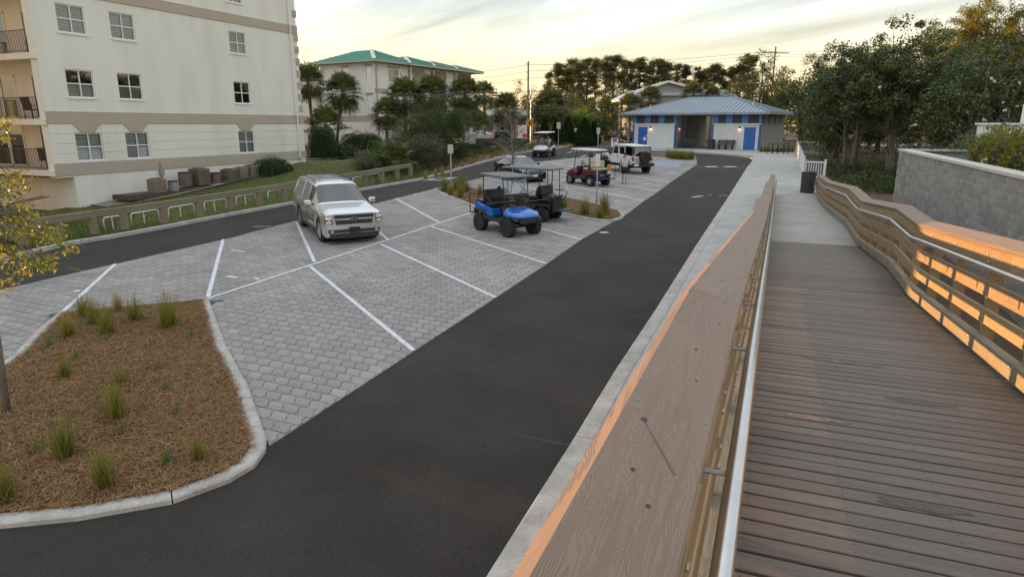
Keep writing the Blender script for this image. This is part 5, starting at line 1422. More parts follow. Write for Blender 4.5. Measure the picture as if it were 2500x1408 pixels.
MB().bb(-.6, 3.2, -.6, .6, .42, .62).obj('chassis', DARK, jp); MB().tube([(0, -.7, .41), (0, .7, .41)], .06, 8).obj('axle', DARK, jp); MB().tube([(2.95, -.7, .41), (2.95, .7, .41)], .06, 8).obj('axle', DARK, jp); MB().box((-.74, .48, .95), (.03, .05, .2)).obj('gate_handle', BLACK, jp)
jprism([(-.73, .66), (-.73, 1.16), (-.72, 1.16), (-.72, .66)], -.60, .62, 'tailgate', JW, .0)

# ---- golf carts
def rrect(l0, l1, w, r, n=4):
    P_ = []
    for cx, cy, a0 in ((l1 - r, w - r, 0), (l0 + r, w - r, pi / 2), (l0 + r, -w + r, pi), (l1 - r, -w + r, 1.5 * pi)):
        P_ += [(cx + r * cos(a0 + k * pi / 2 / n), cy + r * sin(a0 + k * pi / 2 / n)) for k in range(n + 1)]
    return P_
def golf_cart(name, label, loc, az, bodym, seatm, roofm, roof=(-.95, .95), rear='seat', screen=True, zr=2.02, lift=.0, tinted=TINT, flat=False, rim=RIMD, tyre=None, roofz=.0, knob=True, wr=.285, hs=1.0):
    A_ = radians(az); rt = empty(name, (loc.x, loc.y, gz(loc.y)), 0, label, 'golf cart')
    rt.rotation_euler = (Matrix.Rotation(pi / 2 - A_, 3, 'Z') @ Matrix.Rotation(-atan(.031 * cos(A_)), 3, 'Y')).to_euler()
    z0 = .50 + lift
    # bonnet: lofted cowl
    sec = []
    for x, zt, zb, w in ((.42, z0 + .52, z0 + .02, .50), (.60, z0 + .53, z0 + .02, .575), (.85, z0 + .49, z0 + .04, .60), (1.08, z0 + .41, z0 + .08, .58), (1.22, z0 + .31, z0 + .10, .52), (1.29, z0 + .20, z0 + .11, .44)):
        zt = z0 + (zt - z0) * hs; pts = [(x, w, zb), (x, w * 1.02, zb + (zt - zb) * .5), (x, w * .92, zb + (zt - zb) * .84), (x, w * .55, zt - .01), (x, 0, zt)]
        sec.append(pts + [(a, -b, c) for a, b, c in reversed(pts[:-1])])
    MB().loft(sec).obj('bonnet', bodym, rt, smooth=True, bevel=0)
    for s in (-1, 1):
        slab(rt, 'headlight', HEADL, [(1.22, s * .26, z0 + .20 * hs), (1.12, s * .52, z0 + .23 * hs), (1.10, s * .52, z0 + .34 * hs), (1.20, s * .28, z0 + .31 * hs)], .03, (1, s * .5, .35), .008)
        # front wings and the dark sill
        MB().prism([(.28, z0 - .06), (.50, z0 + .06), (.62, z0 + .16), (1.05, z0 + .17), (1.24, z0 + .10), (1.30, z0 + .02), (1.16, z0 + .02), (1.02, z0 + .10), (.66, z0 + .10), (.52, z0 - .06)], s * .40, s * .60, lambda a, b, h: (a, h, b)).obj('front_wing', PLASTIC, rt, bevel=.02)
        MB().prism([(-1.18, z0 + .02), (-1.12, z0 + .13), (-.62, z0 + .13), (-.50, z0 - .10), (-.38, z0 - .10), (-.50, z0 + .20), (-1.22, z0 + .22)], s * .44, s * .66, lambda a, b, h: (a, h, b)).obj('rear_wing', PLASTIC, rt, bevel=.02)
        MB().bb(-.52, .56, s * .60 - .045, s * .60 + .045, z0 - .13, z0 + .02).obj('sill', PLASTIC, rt, bevel=.02)
        MB().prism([(-1.2, z0 + .13), (-1.24, z0 + .40), (-1.05, z0 + .45), (-.70, z0 + .38), (-.12, z0 + .30), (-.08, z0 + .02), (-.40, z0 + .01), (-.52, z0 + .14)], s * .22, s * .605, lambda a, b, h: (a, h, b)).obj('rear_body', bodym, rt, bevel=.03)
    MB().bb(1.18, 1.30, -.36, .36, z0 - .10, z0 + .10).obj('front_bumper', PLASTIC, rt, bevel=.03); MB().bb(-.5, .5, -.58, .58, z0 - .06, z0).obj('floor', PLASTIC, rt)
    MB().bb(-1.22, -.1, -.24, .24, z0 - .05, z0 + .40).obj('engine_cover', PLASTIC, rt, bevel=.02); MB().bb(-1.1, 1.1, -.16, .16, z0 - .2, z0 - .05).obj('frame', BLACK, rt)
    MB().bb(.36, .46, -.5, .5, z0 + .30 * hs, z0 + .55 * hs).obj('dashboard', PLASTIC, rt, bevel=.03)
    # seats
    zs = z0 + .40
    MB().prism(rrect(-.62, -.08, .56, .10), zs, zs + .11).obj('seat', seatm, rt, bevel=.03)
    bk = []
    for k, (x, z) in enumerate(((-.58, zs + .10), (-.60, zs + .22), (-.64, zs + .42), (-.67, zs + .52))):
        w = (.50, .54, .54, .48)[k]; d = (.04, .06, .06, .03)[k]
        bk.append([(x + d, -w, z), (x + d * 1.2, -w * .5, z), (x + d * 1.0, 0, z - (.05 if k == 3 else 0)), (x + d * 1.2, w * .5, z), (x + d, w, z), (x - d, w, z), (x - d, 0, z - (.05 if k == 3 else 0)), (x - d, -w, z)])
    MB().loft(bk).obj('backrest', seatm, rt, smooth=False, bevel=.02)
    for s in (-1, 1): MB().tube([(-.62, s * .56, zs + .02), (-.62, s * .57, zs + .26), (-.45, s * .58, zs + .28), (-.22, s * .58, zs + .16), (-.15, s * .57, zs)], .016, 6).obj('arm_rail', BLACK, rt)
    if rear:
        MB().prism(rrect(-1.28, -.80, .54, .08), zs + .02, zs + .12).obj('rear_seat', seatm, rt, bevel=.03)
        MB().box((-.76, 0, zs + .33), (.10, 1.04, .40), Matrix.Rotation(.12, 3, 'Y')).obj('rear_backrest', seatm, rt, bevel=.04)
        MB().bb(-1.75, -1.28, -.52, .52, z0 - .04, z0 - .005).obj('foot_plate', PLASTIC, rt)
        for s in (-1, 1): MB().beam((-1.2, s * .3, z0), (-1.7, s * .3, z0 - .03), .04, .04).obj('foot_plate_bracket', BLACK, rt)
        if rear == 'bar': MB().tube([(-1.72, -.46, z0 - .02), (-1.75, -.48, z0 + .62), (-1.70, -.44, z0 + .70), (-1.22, -.44, z0 + .70), (-1.18, -.44, z0 + .3)], .018, 7).obj('grab_bar', BLACK, rt); MB().tube([(-1.73, .46, z0 - .02), (-1.75, .46, z0 + .4)], .018, 7).obj('grab_bar', BLACK, rt); MB().tube([(-1.75, -.46, z0 + .35), (-1.2, -.46, z0 + .35)], .015, 6).obj('grab_bar', BLACK, rt)
        else:
            for s in (-1, 1): MB().tube([(-1.26, s * .53, z0 + .25), (-1.42, s * .54, z0 + .62), (-1.30, s * .54, z0 + .72), (-.85, s * .55, z0 + .68)], .018, 7).obj('grab_bar', BLACK, rt)
    # roof on posts
    top = zr + roofz
    fpost = [(.60, .54, z0 + .46 * hs), (.50, .54, top - .35), (.42, .53, top)]
    for s in (-1, 1):
        MB().tube([(a, s * b, c) for a, b, c in fpost], .02, 7).obj('roof_post', BLACK, rt); MB().tube([(-.66, s * .55, zs - .02), (-.72, s * .555, zs + .6), (-.74, s * .53, top)], .02, 7).obj('roof_post', BLACK, rt)
    if rear and roof[0] < -1.2:
        for s in (-1, 1): MB().tube([(-1.1, s * .52, zs), (roof[0] + .2, s * .52, top)], .017, 6).obj('roof_post', BLACK, rt)
    rf = MB(); P0 = rrect(roof[0], roof[1], .62, .14)
    lay = [(.985, -.02), (1.0, .0), (1.0, .03), (.93, .055), (.6, .075 if not flat else .06), (.2, .085 if not flat else .062)]
    cxr = (roof[0] + roof[1]) / 2; vs = []; n = len(P0)
    for f, dz in lay: vs += [(cxr + (a - cxr) * f, b * f, top + dz) for a, b in P0]
    rf.add(vs, [(i * n + k, i * n + (k + 1) % n, (i + 1) * n + (k + 1) % n, (i + 1) * n + k) for i in range(len(lay) - 1) for k in range(n)] + [tuple(range(n - 1, -1, -1)), tuple(range((len(lay) - 1) * n, len(lay) * n))])
    rf.obj('roof', roofm, rt, smooth=False, bevel=0)
    if screen:
        zm = z0 + .86
        slab(rt, 'windshield', tinted, [(.61, -.53, z0 + .52 * hs), (.61, .53, z0 + .52 * hs), (.54, .53, zm), (.54, -.53, zm)], .006, (1, 0, .2)); slab(rt, 'windshield', tinted, [(.545, -.53, zm + .02), (.545, .53, zm + .02), (.43, .53, top - .02), (.43, -.53, top - .02)], .006, (1, 0, .2)); MB().beam((.55, -.53, zm + .01), (.55, .53, zm + .01), .02, .025).obj('screen_bar', RIMS, rt)
    st_ = MB(); R_ = Matrix.Rotation(radians(-35), 3, 'Y')
    st_.tube([Vector((.15, .27, z0 + .75)) + R_ @ Vector((.17 * cos(t), .17 * sin(t), 0)) for t in [2 * pi * k / 16 for k in range(17)]], .014, 6, False); st_.beam((.15, .27, z0 + .75), (.40, .27, z0 + .45), .04, .04); st_.beam(Vector((.15, .27, z0 + .75)) + R_ @ Vector((.17, 0, 0)), Vector((.15, .27, z0 + .75)) + R_ @ Vector((-.17, 0, 0)), .03, .02)
    st_.obj('steering_wheel', BLACK, rt)
    mr = MB().box((.52, -.74, z0 + 1.08), (.05, .15, .2)).obj('mirror', BLACK, rt, bevel=.02); MB().tube([(.53, -.54, z0 + 1.0), (.52, -.68, z0 + 1.06)], .01, 5).obj('arm', BLACK, mr)
    for x in (.84, -.86):
        for s in (-1, 1): wheel(rt, x, s * .57, wr, .26, s, rim, 6, .52, knob=knob, steer=0, tyre=tyre)
        MB().tube([(x, -.45, wr), (x, .45, wr)], .035, 8).obj('axle', BLACK, rt)
    for s in (-1, 1):
        MB().tube([(.84, s * .40, wr - .02), (.84, s * .12, z0 - .12)], .016, 6).obj('suspension_arm', BLACK, rt); MB().tube([(.98, s * .38, wr), (.9, s * .14, z0 - .16)], .014, 6).obj('suspension_arm', BLACK, rt)
    return rt
CBLUE = paint('cart_blue', (.012, .16, .62), .2, .3); CBLACK = paint('cart_black', (.013, .013, .014), 0, .2); CMAR = paint('cart_maroon', (.11, .008, .022), .2, .25); CWHITE = paint('cart_white', (.72, .74, .76), 0, .3)
RGREY = mat('roof_grey', (.11, .11, .115), .5); RBEIGE = mat('roof_beige', (.62, .60, .53), .6); RWHITE = mat('roof_white', (.74, .76, .79), .5)
bfm = (G(1240.5, 579) + G(1301, 572)) / 2; dB = Vector((sin(radians(143)), cos(radians(143)), 0))
golf_cart('blue_golf_cart', 'bright blue lifted golf cart with black seats and grey roof', bfm - dB * .84, 143, CBLUE, VINYL, RGREY, (-1.0, .80), 'bar', True, 2.06, lift=.10, wr=.335, hs=.76)
bk_ = (G(1311, 545) + G(1361, 532)) / 2; dK = Vector((sin(radians(-57)), cos(radians(-57)), 0))
kc = golf_cart('black_golf_cart', 'black golf cart with rear-facing seat parked behind the blue one', bk_ + dK * .86, -60, CBLACK, VINYL, RGREY, (-1.25, 1.05), 'seat', False, 2.05, wr=.30)
slab(kc, 'number_plate', PLATE, [(-1.46, -.52, 1.22), (-1.46, -.20, 1.22), (-1.46, -.20, 1.42), (-1.46, -.52, 1.42)], .01, (-1, 0, .1)); MB().bb(-1.3, -1.22, -.4, .4, .42, .82).obj('rear_panel', PLASTIC, kc); 
mr_ = (G(1440, 456) + G(1476, 453)) / 2; dM = Vector((sin(radians(-34)), cos(radians(-34)), 0))
mc = golf_cart('maroon_golf_cart', 'maroon golf cart with tan seats and orange warning triangle', mr_ + dM * .86, -36, CMAR, TANV, RBEIGE, (-.95, .95), 'bar', False, 1.98, rim=RIMS, wr=.29)
slab(mc, 'warning_triangle', mat('safety_orange', (.85, .10, .01), .4), [(-1.40, -.52, .92), (-1.40, -.14, .92), (-1.36, -.33, 1.30)], .012, (-1, 0, .1)); slab(mc, 'number_plate', PLATE, [(-1.40, -.46, .72), (-1.40, -.20, .72), (-1.40, -.20, .88), (-1.40, -.46, .88)], .01, (-1, 0, 0))
MB().box((-1.28, .12, .62), (.16, .34, .16)).obj('blue_bag', mat('bag_blue', (.03, .18, .62), .5), mc, bevel=.06)
wc = (G(1310, 385) + G(1333, 381)) / 2
golf_cart('white_golf_cart', 'white golf cart with white roof driving in with two riders', wc + Vector((.25, .3, 0)), 203, CWHITE, VINYL, RWHITE, (-1.2, .95), 'seat', True, 2.05, flat=True, rim=RIMD, wr=.30)
# ------------------------------------------------------------------ vegetation
BARK = mat('bark_brown', (.10, .075, .055), .9, (.17, .13, .10), 6, .8, 25); BARKG = mat('bark_grey', (.22, .20, .175), .9, (.13, .115, .10), 5, .8, 25); TWIG = mat('twig_grey', (.24, .215, .19), .9, (.16, .14, .12), 8)
PALMB = mat('palm_trunk', (.14, .115, .09), .95, (.22, .19, .155), 7, 1.0, 18)
L_MAG = leafmat('leaf_magnolia', (.040, .060, .022), (.130, .155, .058), .22, .32, .5); L_OAK = leafmat('leaf_oak', (.038, .060, .020), (.105, .130, .042), .3, .5); L_DK = leafmat('leaf_dark', (.032, .050, .019), (.092, .112, .042), .25, .5)
L_PINE = leafmat('leaf_pine', (.040, .055, .018), (.110, .118, .040), .3, .6); L_GOLD = leafmat('leaf_yellowgreen', (.10, .115, .016), (.24, .20, .035), .4, .5); L_PALM = leafmat('leaf_palm', (.060, .075, .028), (.155, .155, .065), .25, .45); L_HEDGE = leafmat('leaf_hedge', (.020, .040, .012), (.060, .090, .022), .25, .45)
L_GRASS = leafmat('grass_blade', (.11, .125, .025), (.27, .235, .075), .4, .6); L_DRY = leafmat('dry_grass', (.26, .19, .09), (.36, .28, .15), .3, .7); L_LIME = leafmat('leaf_lime', (.060, .115, .018), (.13, .20, .035), .4, .5); L_SCRUB = leafmat('leaf_scrub', (.055, .060, .034), (.12, .115, .065), .25, .6); L_YEL = leafmat('leaf_sunny', (.11, .125, .035), (.27, .255, .085), .45, .45); PETAL = mat('magnolia_petal', (.72, .70, .60), .6)
L_CYP = leafmat('leaf_cypress', (.014, .030, .010), (.035, .058, .018), .2, .6)

def leaves(rng, C, rad, per, leaf, asp=.45, up=.35, shell=.55, squash=.8):
    """leaf quads scattered through clumps; returns vertex array and quads"""
    C = np.asarray(C, float); n = len(C) * per; rad = np.broadcast_to(np.asarray(rad, float), (len(C),))
    d = rng.normal(size=(n, 3)); d /= np.linalg.norm(d, axis=1)[:, None]
    r = rng.random(n) ** shell; ctr = np.repeat(C, per, 0); rr = np.repeat(rad, per)
    P_ = ctr + d * (r * rr)[:, None] * np.array([1, 1, squash])
    nrm = d * .6 + rng.normal(size=(n, 3)) * .7 + np.array([0, 0, up]); nrm /= np.linalg.norm(nrm, axis=1)[:, None]
    a = np.cross(nrm, rng.normal(size=(n, 3))); a /= np.linalg.norm(a, axis=1)[:, None] + 1e-9
    b = np.cross(nrm, a); s = leaf * rng.uniform(.6, 1.35, n)[:, None]
    V = np.stack([P_ - a * s * .5, P_ + b * s * asp * .5 + nrm * s * .06, P_ + a * s * .5, P_ - b * s * asp * .5 + nrm * s * .06], 1)
    return V.reshape(-1, 3), np.arange(n * 4).reshape(n, 4)

def clump_pts(rng, ell, n, shell=.5):
    out = []; vol = np.array([e[3] * e[4] * e[5] for e in ell]) ** .67; k = rng.choice(len(ell), n, p=vol / vol.sum())
    for i in range(n):
        e = ell[k[i]]; d = rng.normal(size=3); d /= np.linalg.norm(d); r = rng.random() ** shell
        out.append([e[0] + d[0] * r * e[3], e[1] + d[1] * r * e[4], e[2] + d[2] * r * e[5]])
    return np.array(out)

def tree(name, label, cat, base, ell, nc, per, leaf, lm, crad=.8, tr=.2, bark=None, limbs=14, rng=None, asp=.45, trunks=1, group=None, lean=(0, 0), tfrac=.5, flowers=0, shell=.5, bare=0, squash=.8, up=.35):
    """base world; ell: ellipsoids (dx,dy,dz,rx,ry,rz) relative to base"""
    rng = rng or np.random.default_rng(zlib.crc32(label.encode()) % 9999)
    rt = empty(name, base, 0, label, cat, group); bark = bark or BARK
    C = clump_pts(rng, ell, nc, shell); C = C[C[:, 2] > .25] if ell[0][2] > 1.5 else C
    V, Fc = leaves(rng, C, crad * rng.uniform(.6, 1.25, len(C)), per, leaf, asp, up, squash=squash)
    link('crown', npmesh('crown', V, Fc, [lm]), parent=rt)
    topz = max(e[2] + e[5] * tfrac for e in ell); cx, cy = np.mean([e[0] for e in ell]), np.mean([e[1] for e in ell])
    mb = MB()
    for t in range(trunks):
        a = rng.uniform(0, 2 * pi); sx, sy = (cos(a) * .35 * (trunks > 1), sin(a) * .35 * (trunks > 1))
        pth = []; m = 7
        for k in range(m):
            f = k / (m - 1); pth.append(Vector((sx + (cx + lean[0] + sx * 2) * f ** 1.5 + rng.uniform(-.1, .1) * tr * 4 * (0 < k), sy + (cy + lean[1] + sy * 2) * f ** 1.5 + rng.uniform(-.1, .1) * tr * 4 * (0 < k), -.25 + (topz + .25) * f)))
        mb.tube(pth, [tr * (1.25 if k == 0 else 1 - .75 * k / (m - 1)) for k in range(m)], 8)
        for k in range(limbs // trunks):
            c = Vector(C[rng.integers(len(C))]); f = rng.uniform(.3, .92); i = f * (m - 1); i0 = int(i); p = pth[i0].lerp(pth[min(i0 + 1, m - 1)], i - i0)
            if c.z < p.z - .3: p = pth[max(1, i0 - 2)]
            q = p.lerp(c, .5) + Vector((rng.uniform(-.3, .3), rng.uniform(-.3, .3), rng.uniform(-.1, .35))) * (c - p).length * .35
            r0 = tr * (1 - .75 * f) * .6; mb.tube([p, p.lerp(q, .5) + Vector((0, 0, .04)), q, c], [r0, r0 * .8, r0 * .55, r0 * .2], 5)
            for _ in range(2):
                e = Vector(C[rng.integers(len(C))])
                if (e - c).length < crad * 4: mb.tube([q, q.lerp(e, .5) + Vector((0, 0, .1)), e], [r0 * .45, r0 * .3, r0 * .1], 4)
    mb.obj('trunk', bark, rt, smooth=True)
    if bare:
        tw = MB()
        for k in range(bare):
            c = Vector(C[rng.integers(len(C))]); p = c; r = .018
            for j in range(4):
                d = Vector(rng.normal(size=3)); d.z = abs(d.z) * .8; q = p + d.normalized() * rng.uniform(.25, .6); tw.tube([p, q], [r, r * .6], 3, False); p = q; r *= .6
        tag(tw.obj('bare_twigs', TWIG, rt), kind='stuff')
    if flowers:
        fm = []
        for k in range(flowers):
            c = C[rng.integers(len(C))]; e = ell[int(rng.integers(len(ell)))]
            d = np.array([rng.uniform(-.7, .7), -1, rng.uniform(-.3, .7)]); d /= np.linalg.norm(d)
            fm.append([e[0] + d[0] * e[3] * 1.03, e[1] + d[1] * e[4] * 1.03, e[2] + d[2] * e[5] * 1.0])
        V, Fc = leaves(rng, fm, .09, 9, .15, .6, .6); link('blossoms', npmesh('blossoms', V, Fc, [PETAL]), parent=rt)
    return rt

def hedge(name, label, base, sx, sy, sz, rz, lm, leaf=.12, dens=900, rng=None, boxy=.7, cat='hedge', group=None, jag=.12):
    """clipped shrub: superellipsoid shell thick with leaves, dark woody core inside"""
    rng = rng or np.random.default_rng(zlib.crc32(label.encode()) % 9999); rt = empty(name, base, rz, label, cat, group)
    area = (sx * sy + sx * sz + sy * sz) * 2; n = int(area * dens / 4)
    d = rng.normal(size=(n, 3)); d[:, 2] = np.abs(d[:, 2]) * 1.1 - .25; d /= np.linalg.norm(d, axis=1)[:, None]
    e = boxy; P_ = np.sign(d) * np.abs(d) ** e; P_ /= np.maximum(.55, np.linalg.norm(P_, axis=1)[:, None] ** .6)
    r = 1 - np.abs(rng.normal(size=n)) * jag + rng.uniform(-.02, .05, n)
    lump = 1 + .07 * np.sin(P_[:, 0] * 5 + 1) * np.cos(P_[:, 1] * 6) + .05 * np.sin(P_[:, 2] * 9 + P_[:, 0] * 7)
    P_ = P_ * (r * lump)[:, None] * np.array([sx, sy, sz]); P_[:, 2] = np.maximum(P_[:, 2] + sz * .35, .03) if False else np.maximum(P_[:, 2], .03)
    nrm = d + rng.normal(size=(n, 3)) * .7; nrm /= np.linalg.norm(nrm, axis=1)[:, None]
    a = np.cross(nrm, rng.normal(size=(n, 3))); a /= np.linalg.norm(a, axis=1)[:, None]; b = np.cross(nrm, a); s = leaf * rng.uniform(.6, 1.3, n)[:, None]
    V = np.stack([P_ - a * s * .5, P_ + b * s * .28, P_ + a * s * .5, P_ - b * s * .28], 1).reshape(-1, 3)
    link('foliage', npmesh('foliage', V, np.arange(n * 4).reshape(n, 4), [lm]), parent=rt)
    mb = MB(); 
    for k in range(5):
        a_ = 2 * pi * k / 5; mb.tube([(cos(a_) * .1, sin(a_) * .1, -.1), (cos(a_) * sx * .3, sin(a_) * sy * .3, sz * .4), (cos(a_) * sx * .6, sin(a_) * sy * .6, sz * .75)], [.05, .035, .015], 5)
    mb.obj('stems', BARK, rt)
    # dense inner twigs: a lumpy dark leaf mass
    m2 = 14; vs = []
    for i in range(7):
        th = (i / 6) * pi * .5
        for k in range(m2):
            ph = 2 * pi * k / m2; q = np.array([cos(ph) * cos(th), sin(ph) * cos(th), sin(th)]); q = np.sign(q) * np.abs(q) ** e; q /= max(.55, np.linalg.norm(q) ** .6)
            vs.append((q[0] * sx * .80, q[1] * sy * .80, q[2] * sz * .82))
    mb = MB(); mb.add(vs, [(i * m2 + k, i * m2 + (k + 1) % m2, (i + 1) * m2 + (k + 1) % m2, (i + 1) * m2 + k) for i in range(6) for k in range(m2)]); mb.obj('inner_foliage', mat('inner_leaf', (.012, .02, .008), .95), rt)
    return rt

def tuft_mesh(rng, h, n, spread, curl=.5, dry=0.0):
    V = np.zeros((n, 8, 3)); a = rng.uniform(0, 2 * pi, n); tilt = np.abs(rng.normal(size=n)) * spread; L = h * rng.uniform(.55, 1.15, n)
    bx, by = rng.normal(size=n) * .06 * h * 1.5, rng.normal(size=n) * .06 * h * 1.5; w = .0045 + .003 * rng.random(n)
    px, py = -np.sin(a), np.cos(a)
    for j, t in enumerate((0, .35, .7, 1.0)):
        an = tilt * (1 + curl * t); rx = L * t * np.sin(an); z = L * t * np.cos(np.minimum(an, 1.5)) - .02
        cx, cy = bx + np.cos(a) * rx, by + np.sin(a) * rx; ww = w * (1 - .85 * t)
        V[:, 2 * j] = np.stack([cx + px * ww, cy + py * ww, z], 1); V[:, 2 * j + 1] = np.stack([cx - px * ww, cy - py * ww, z], 1)
    b = np.arange(n)[:, None] * 8
    return V.reshape(-1, 3), np.concatenate([b + np.array(q) for q in ([0, 1, 3, 2], [2, 3, 5, 4], [4, 5, 7, 6])])
rg_ = np.random.default_rng(21)
TUFT = []
for k in range(5):
    V, Fc = tuft_mesh(rg_, .62, 190, .22 + .05 * k); TUFT.append(npmesh('tuft%d' % k, V, Fc, [L_GRASS]))
Vd, Fd = tuft_mesh(rg_, .55, 60, .75, .9); TDRY = npmesh('tuft_dry', Vd, Fd, [L_DRY])
DTUFT = []
for k in range(3):
    V, Fc = tuft_mesh(rg_, .62, 130, .25); DTUFT.append(npmesh('tuft_b%d' % k, V, Fc, [L_DRY]))
V, Fc = tuft_mesh(rg_, .24, 40, .5); SPROUT = npmesh('sprout', V, Fc, [L_LIME])
def tuft(px, py, h, label, k=0, group=None, dry=False, dz=.10, p=None, skirt=True):
    p = p or G(px, py, dz); rt = empty('grass_tuft', p, (px * 7 + py) % 6.28, label, 'grass', group)
    o = link('blades', (DTUFT if dry else TUFT)[k % (3 if dry else 5)], None, rt); o.scale = (h / .62 * 1.05,) * 2 + (h / .62,)
    if skirt: o = link('dry_blades', TDRY, None, rt); o.scale = (h / .62 * .8,) * 3
    return rt
for (x, y, h, lab) in [(205, 772, .52, 'green grass tuft leftmost of the row along the far edge of the near bed'), (228, 790, .62, 'grass tuft second from the left at the far edge of the near bed'), (262, 815, .60, 'olive grass tuft just in front of the far row in the near bed'), (332, 782, .60, 'grass tuft between the reddish one and the tallest in the near bed'),
                       (412, 800, .80, 'tallest bright green grass tuft by the right corner of the near bed'), (166, 822, .52, 'round grass tuft near the slanting left kerb of the near bed'), (160, 925, .42, 'thin grass tuft left of centre in the near bed'), (297, 942, .42, 'upper of the two green tufts standing together in the middle of the near bed'),
                       (286, 1022, .66, 'broad grass tuft with pale skirt in the middle of the near bed'), (160, 1115, .60, 'grass tuft lower left in the near bed below the little tree'), (256, 1185, .52, 'grass tuft nearest the curved front kerb of the near bed'), (485, 1118, .34, 'low grass tuft by a pale sandy patch at lower right of the near bed'), (12, 1215, .50, 'grass tuft cut by the left edge of the picture in the near bed')]:
    tuft(x, y, h, lab, int(x + y))
tuft(290, 758, .46, 'reddish dry grass tuft at the far edge of the near bed', 0, None, True)
for k, (x, y) in enumerate([(262, 838), (370, 852), (386, 905), (468, 822), (405, 955), (298, 1065), (432, 1015), (122, 845), (188, 880), (405, 1130), (90, 1105)]):
    p = G(x, y, .10); o = link('grass_sprout', SPROUT, None); o.location = p; o.rotation_euler = (0, 0, x); tag(o, 'tiny yellow-green sprout poking through the pine straw of the near bed', 'sprout', 'sprouts in the near bed')
for k, (x, y, h, lab) in enumerate([(1086, 466, .85, 'tall grass tuft left of the sign post in the middle bed'), (1100, 475, .62, 'grass tuft just below the sign post in the middle bed'), (1114, 462, .62, 'grass tuft right behind the sign post in the middle bed'), (1127, 458, .95, 'highest feathery grass tuft at the back of the middle bed'), (1140, 468, .75, 'grass tuft at the right of the back cluster in the middle bed'),
                                     (1125, 480, .70, 'pale grass tuft at the front of the back cluster in the middle bed'), (1173, 476, .60, 'single grass tuft behind the blue golf cart'), (1377, 510, .62, 'grass tuft half hidden behind the black golf cart'), (1427, 522, .78, 'grass tuft left of the red-lettered sign post'), (1465, 531, .62, 'low grass tuft at the foot of the red-lettered sign post'), (1474, 522, .95, 'spreading tall grass tuft right of the red-lettered sign post')]):
    tuft(x, y, h, lab, k, skirt=False)
for k in range(11):
    x = 1630 + k * 6; tuft(x, 384 + k * .35 + (k % 3) * 1.0, .75, 'grass tuft in the row at the end of the paved bays before the restroom', k, 'grass row before the restroom', skirt=False)

# ---- lawn with low rise towards the apartment block
lawn_k = [p for p in LK[:11]]
bpts = [LB.w(-26, 0), LB.w(-14, 0), LB.w(-3, 0), LB.w(0, 0), LB.w(3, 0), LB.w(6, 0), LB.w(9, 0), LB.w(13, 0), LB.w(16.5, 0), LB.w(21, -1), LB.w(28, -2)]
mb = MB(); V = []; nb_ = 8; zbl, zbr = LB.o.z, LB.o.z + (zb_r - zb_l)
for k, (a, b) in enumerate(zip(lawn_k, bpts)):
    u = (b - Vector((LB.o.x, LB.o.y, b.z))).dot(LB.X); zt = zbl + (zbr - zbl) * max(-.6, min(1.05, u / Lr)); zt = zt - .30 * max(0, min(1, (16.5 - u) / 2)) if u < 17 else max(zt - (u - 17) * .05, gz(b.y) + .1)
    zt = max(zt, gz(b.y) - .5)
    n_ = Vector((b.x - a.x, b.y - a.y, 0)).normalized() * .17
    for j in range(nb_ + 1):
        f = j / nb_; x, y = a.x + n_.x + (b.x - LB.Y.x * -1.0 * (f > .99) - a.x - n_.x) * f, a.y + n_.y + (b.y + LB.Y.y * 1.0 * (f > .99) - a.y - n_.y) * f
        V.append((x, y, gz(a.y) + .11 + (zt - gz(a.y) - .11) * f ** 1.3 + (.0 if j in (0, nb_) else .03 * sin(k * 2 + j))))
Fq = [(k * (nb_ + 1) + j, (k + 1) * (nb_ + 1) + j, (k + 1) * (nb_ + 1) + j + 1, k * (nb_ + 1) + j + 1) for k in range(len(bpts) - 1) for j in range(nb_)]
mb.add(V, Fq); lawn = tag(mb.obj('lawn', LAWN, smooth=True), kind='structure')
Va = np.array(V)
def lawn_scatter(n, rng, f0=0, f1=1.0, h=.05):
    """short blades over the lawn"""
    q = rng.integers(0, len(Fq), n); A_ = Va[np.array(Fq)[q]]; s, t = rng.random(n)[:, None], rng.random(n)[:, None]
    P_ = (A_[:, 0] * (1 - s) + A_[:, 1] * s) * (1 - t) + (A_[:, 3] * (1 - s) + A_[:, 2] * s) * t
    a = rng.uniform(0, 2 * pi, n); w = .012; L = h * rng.uniform(.5, 1.5, n)
    d = np.stack([np.cos(a), np.sin(a), np.zeros(n)], 1); tip = P_ + np.stack([rng.normal(size=n) * .02, rng.normal(size=n) * .02, L], 1)
    V_ = np.stack([P_ - d * w, P_ + d * w, tip], 1).reshape(-1, 3)
    return V_, np.arange(n * 3).reshape(n, 3)
V_, F_ = lawn_scatter(70000, np.random.default_rng(4)); tag(link('short_grass', npmesh('short_grass', V_, F_, [leafmat('lawn_blade', (.055, .080, .016), (.12, .13, .035), .3, .6)]), parent=lawn), kind='stuff')
# gravel strip under the air conditioners
sheet('gravel_strip', [(p.x, p.y) for p in (LB.w(.6, -.02), LB.w(12.5, -.02), LB.w(12.3, -1.5), LB.w(4, -2.2), LB.w(.3, -1.8))], .03, mat('gravel', (.30, .27, .23), .95, (.18, .16, .14), 12, 1.0, 40, detail=9), zf=lambda x, y: zbl + (zbr - zbl) * (((Vector((x, y, 0)) - Vector((LB.o.x, LB.o.y, 0))).dot(LB.X)) / Lr) - .14)

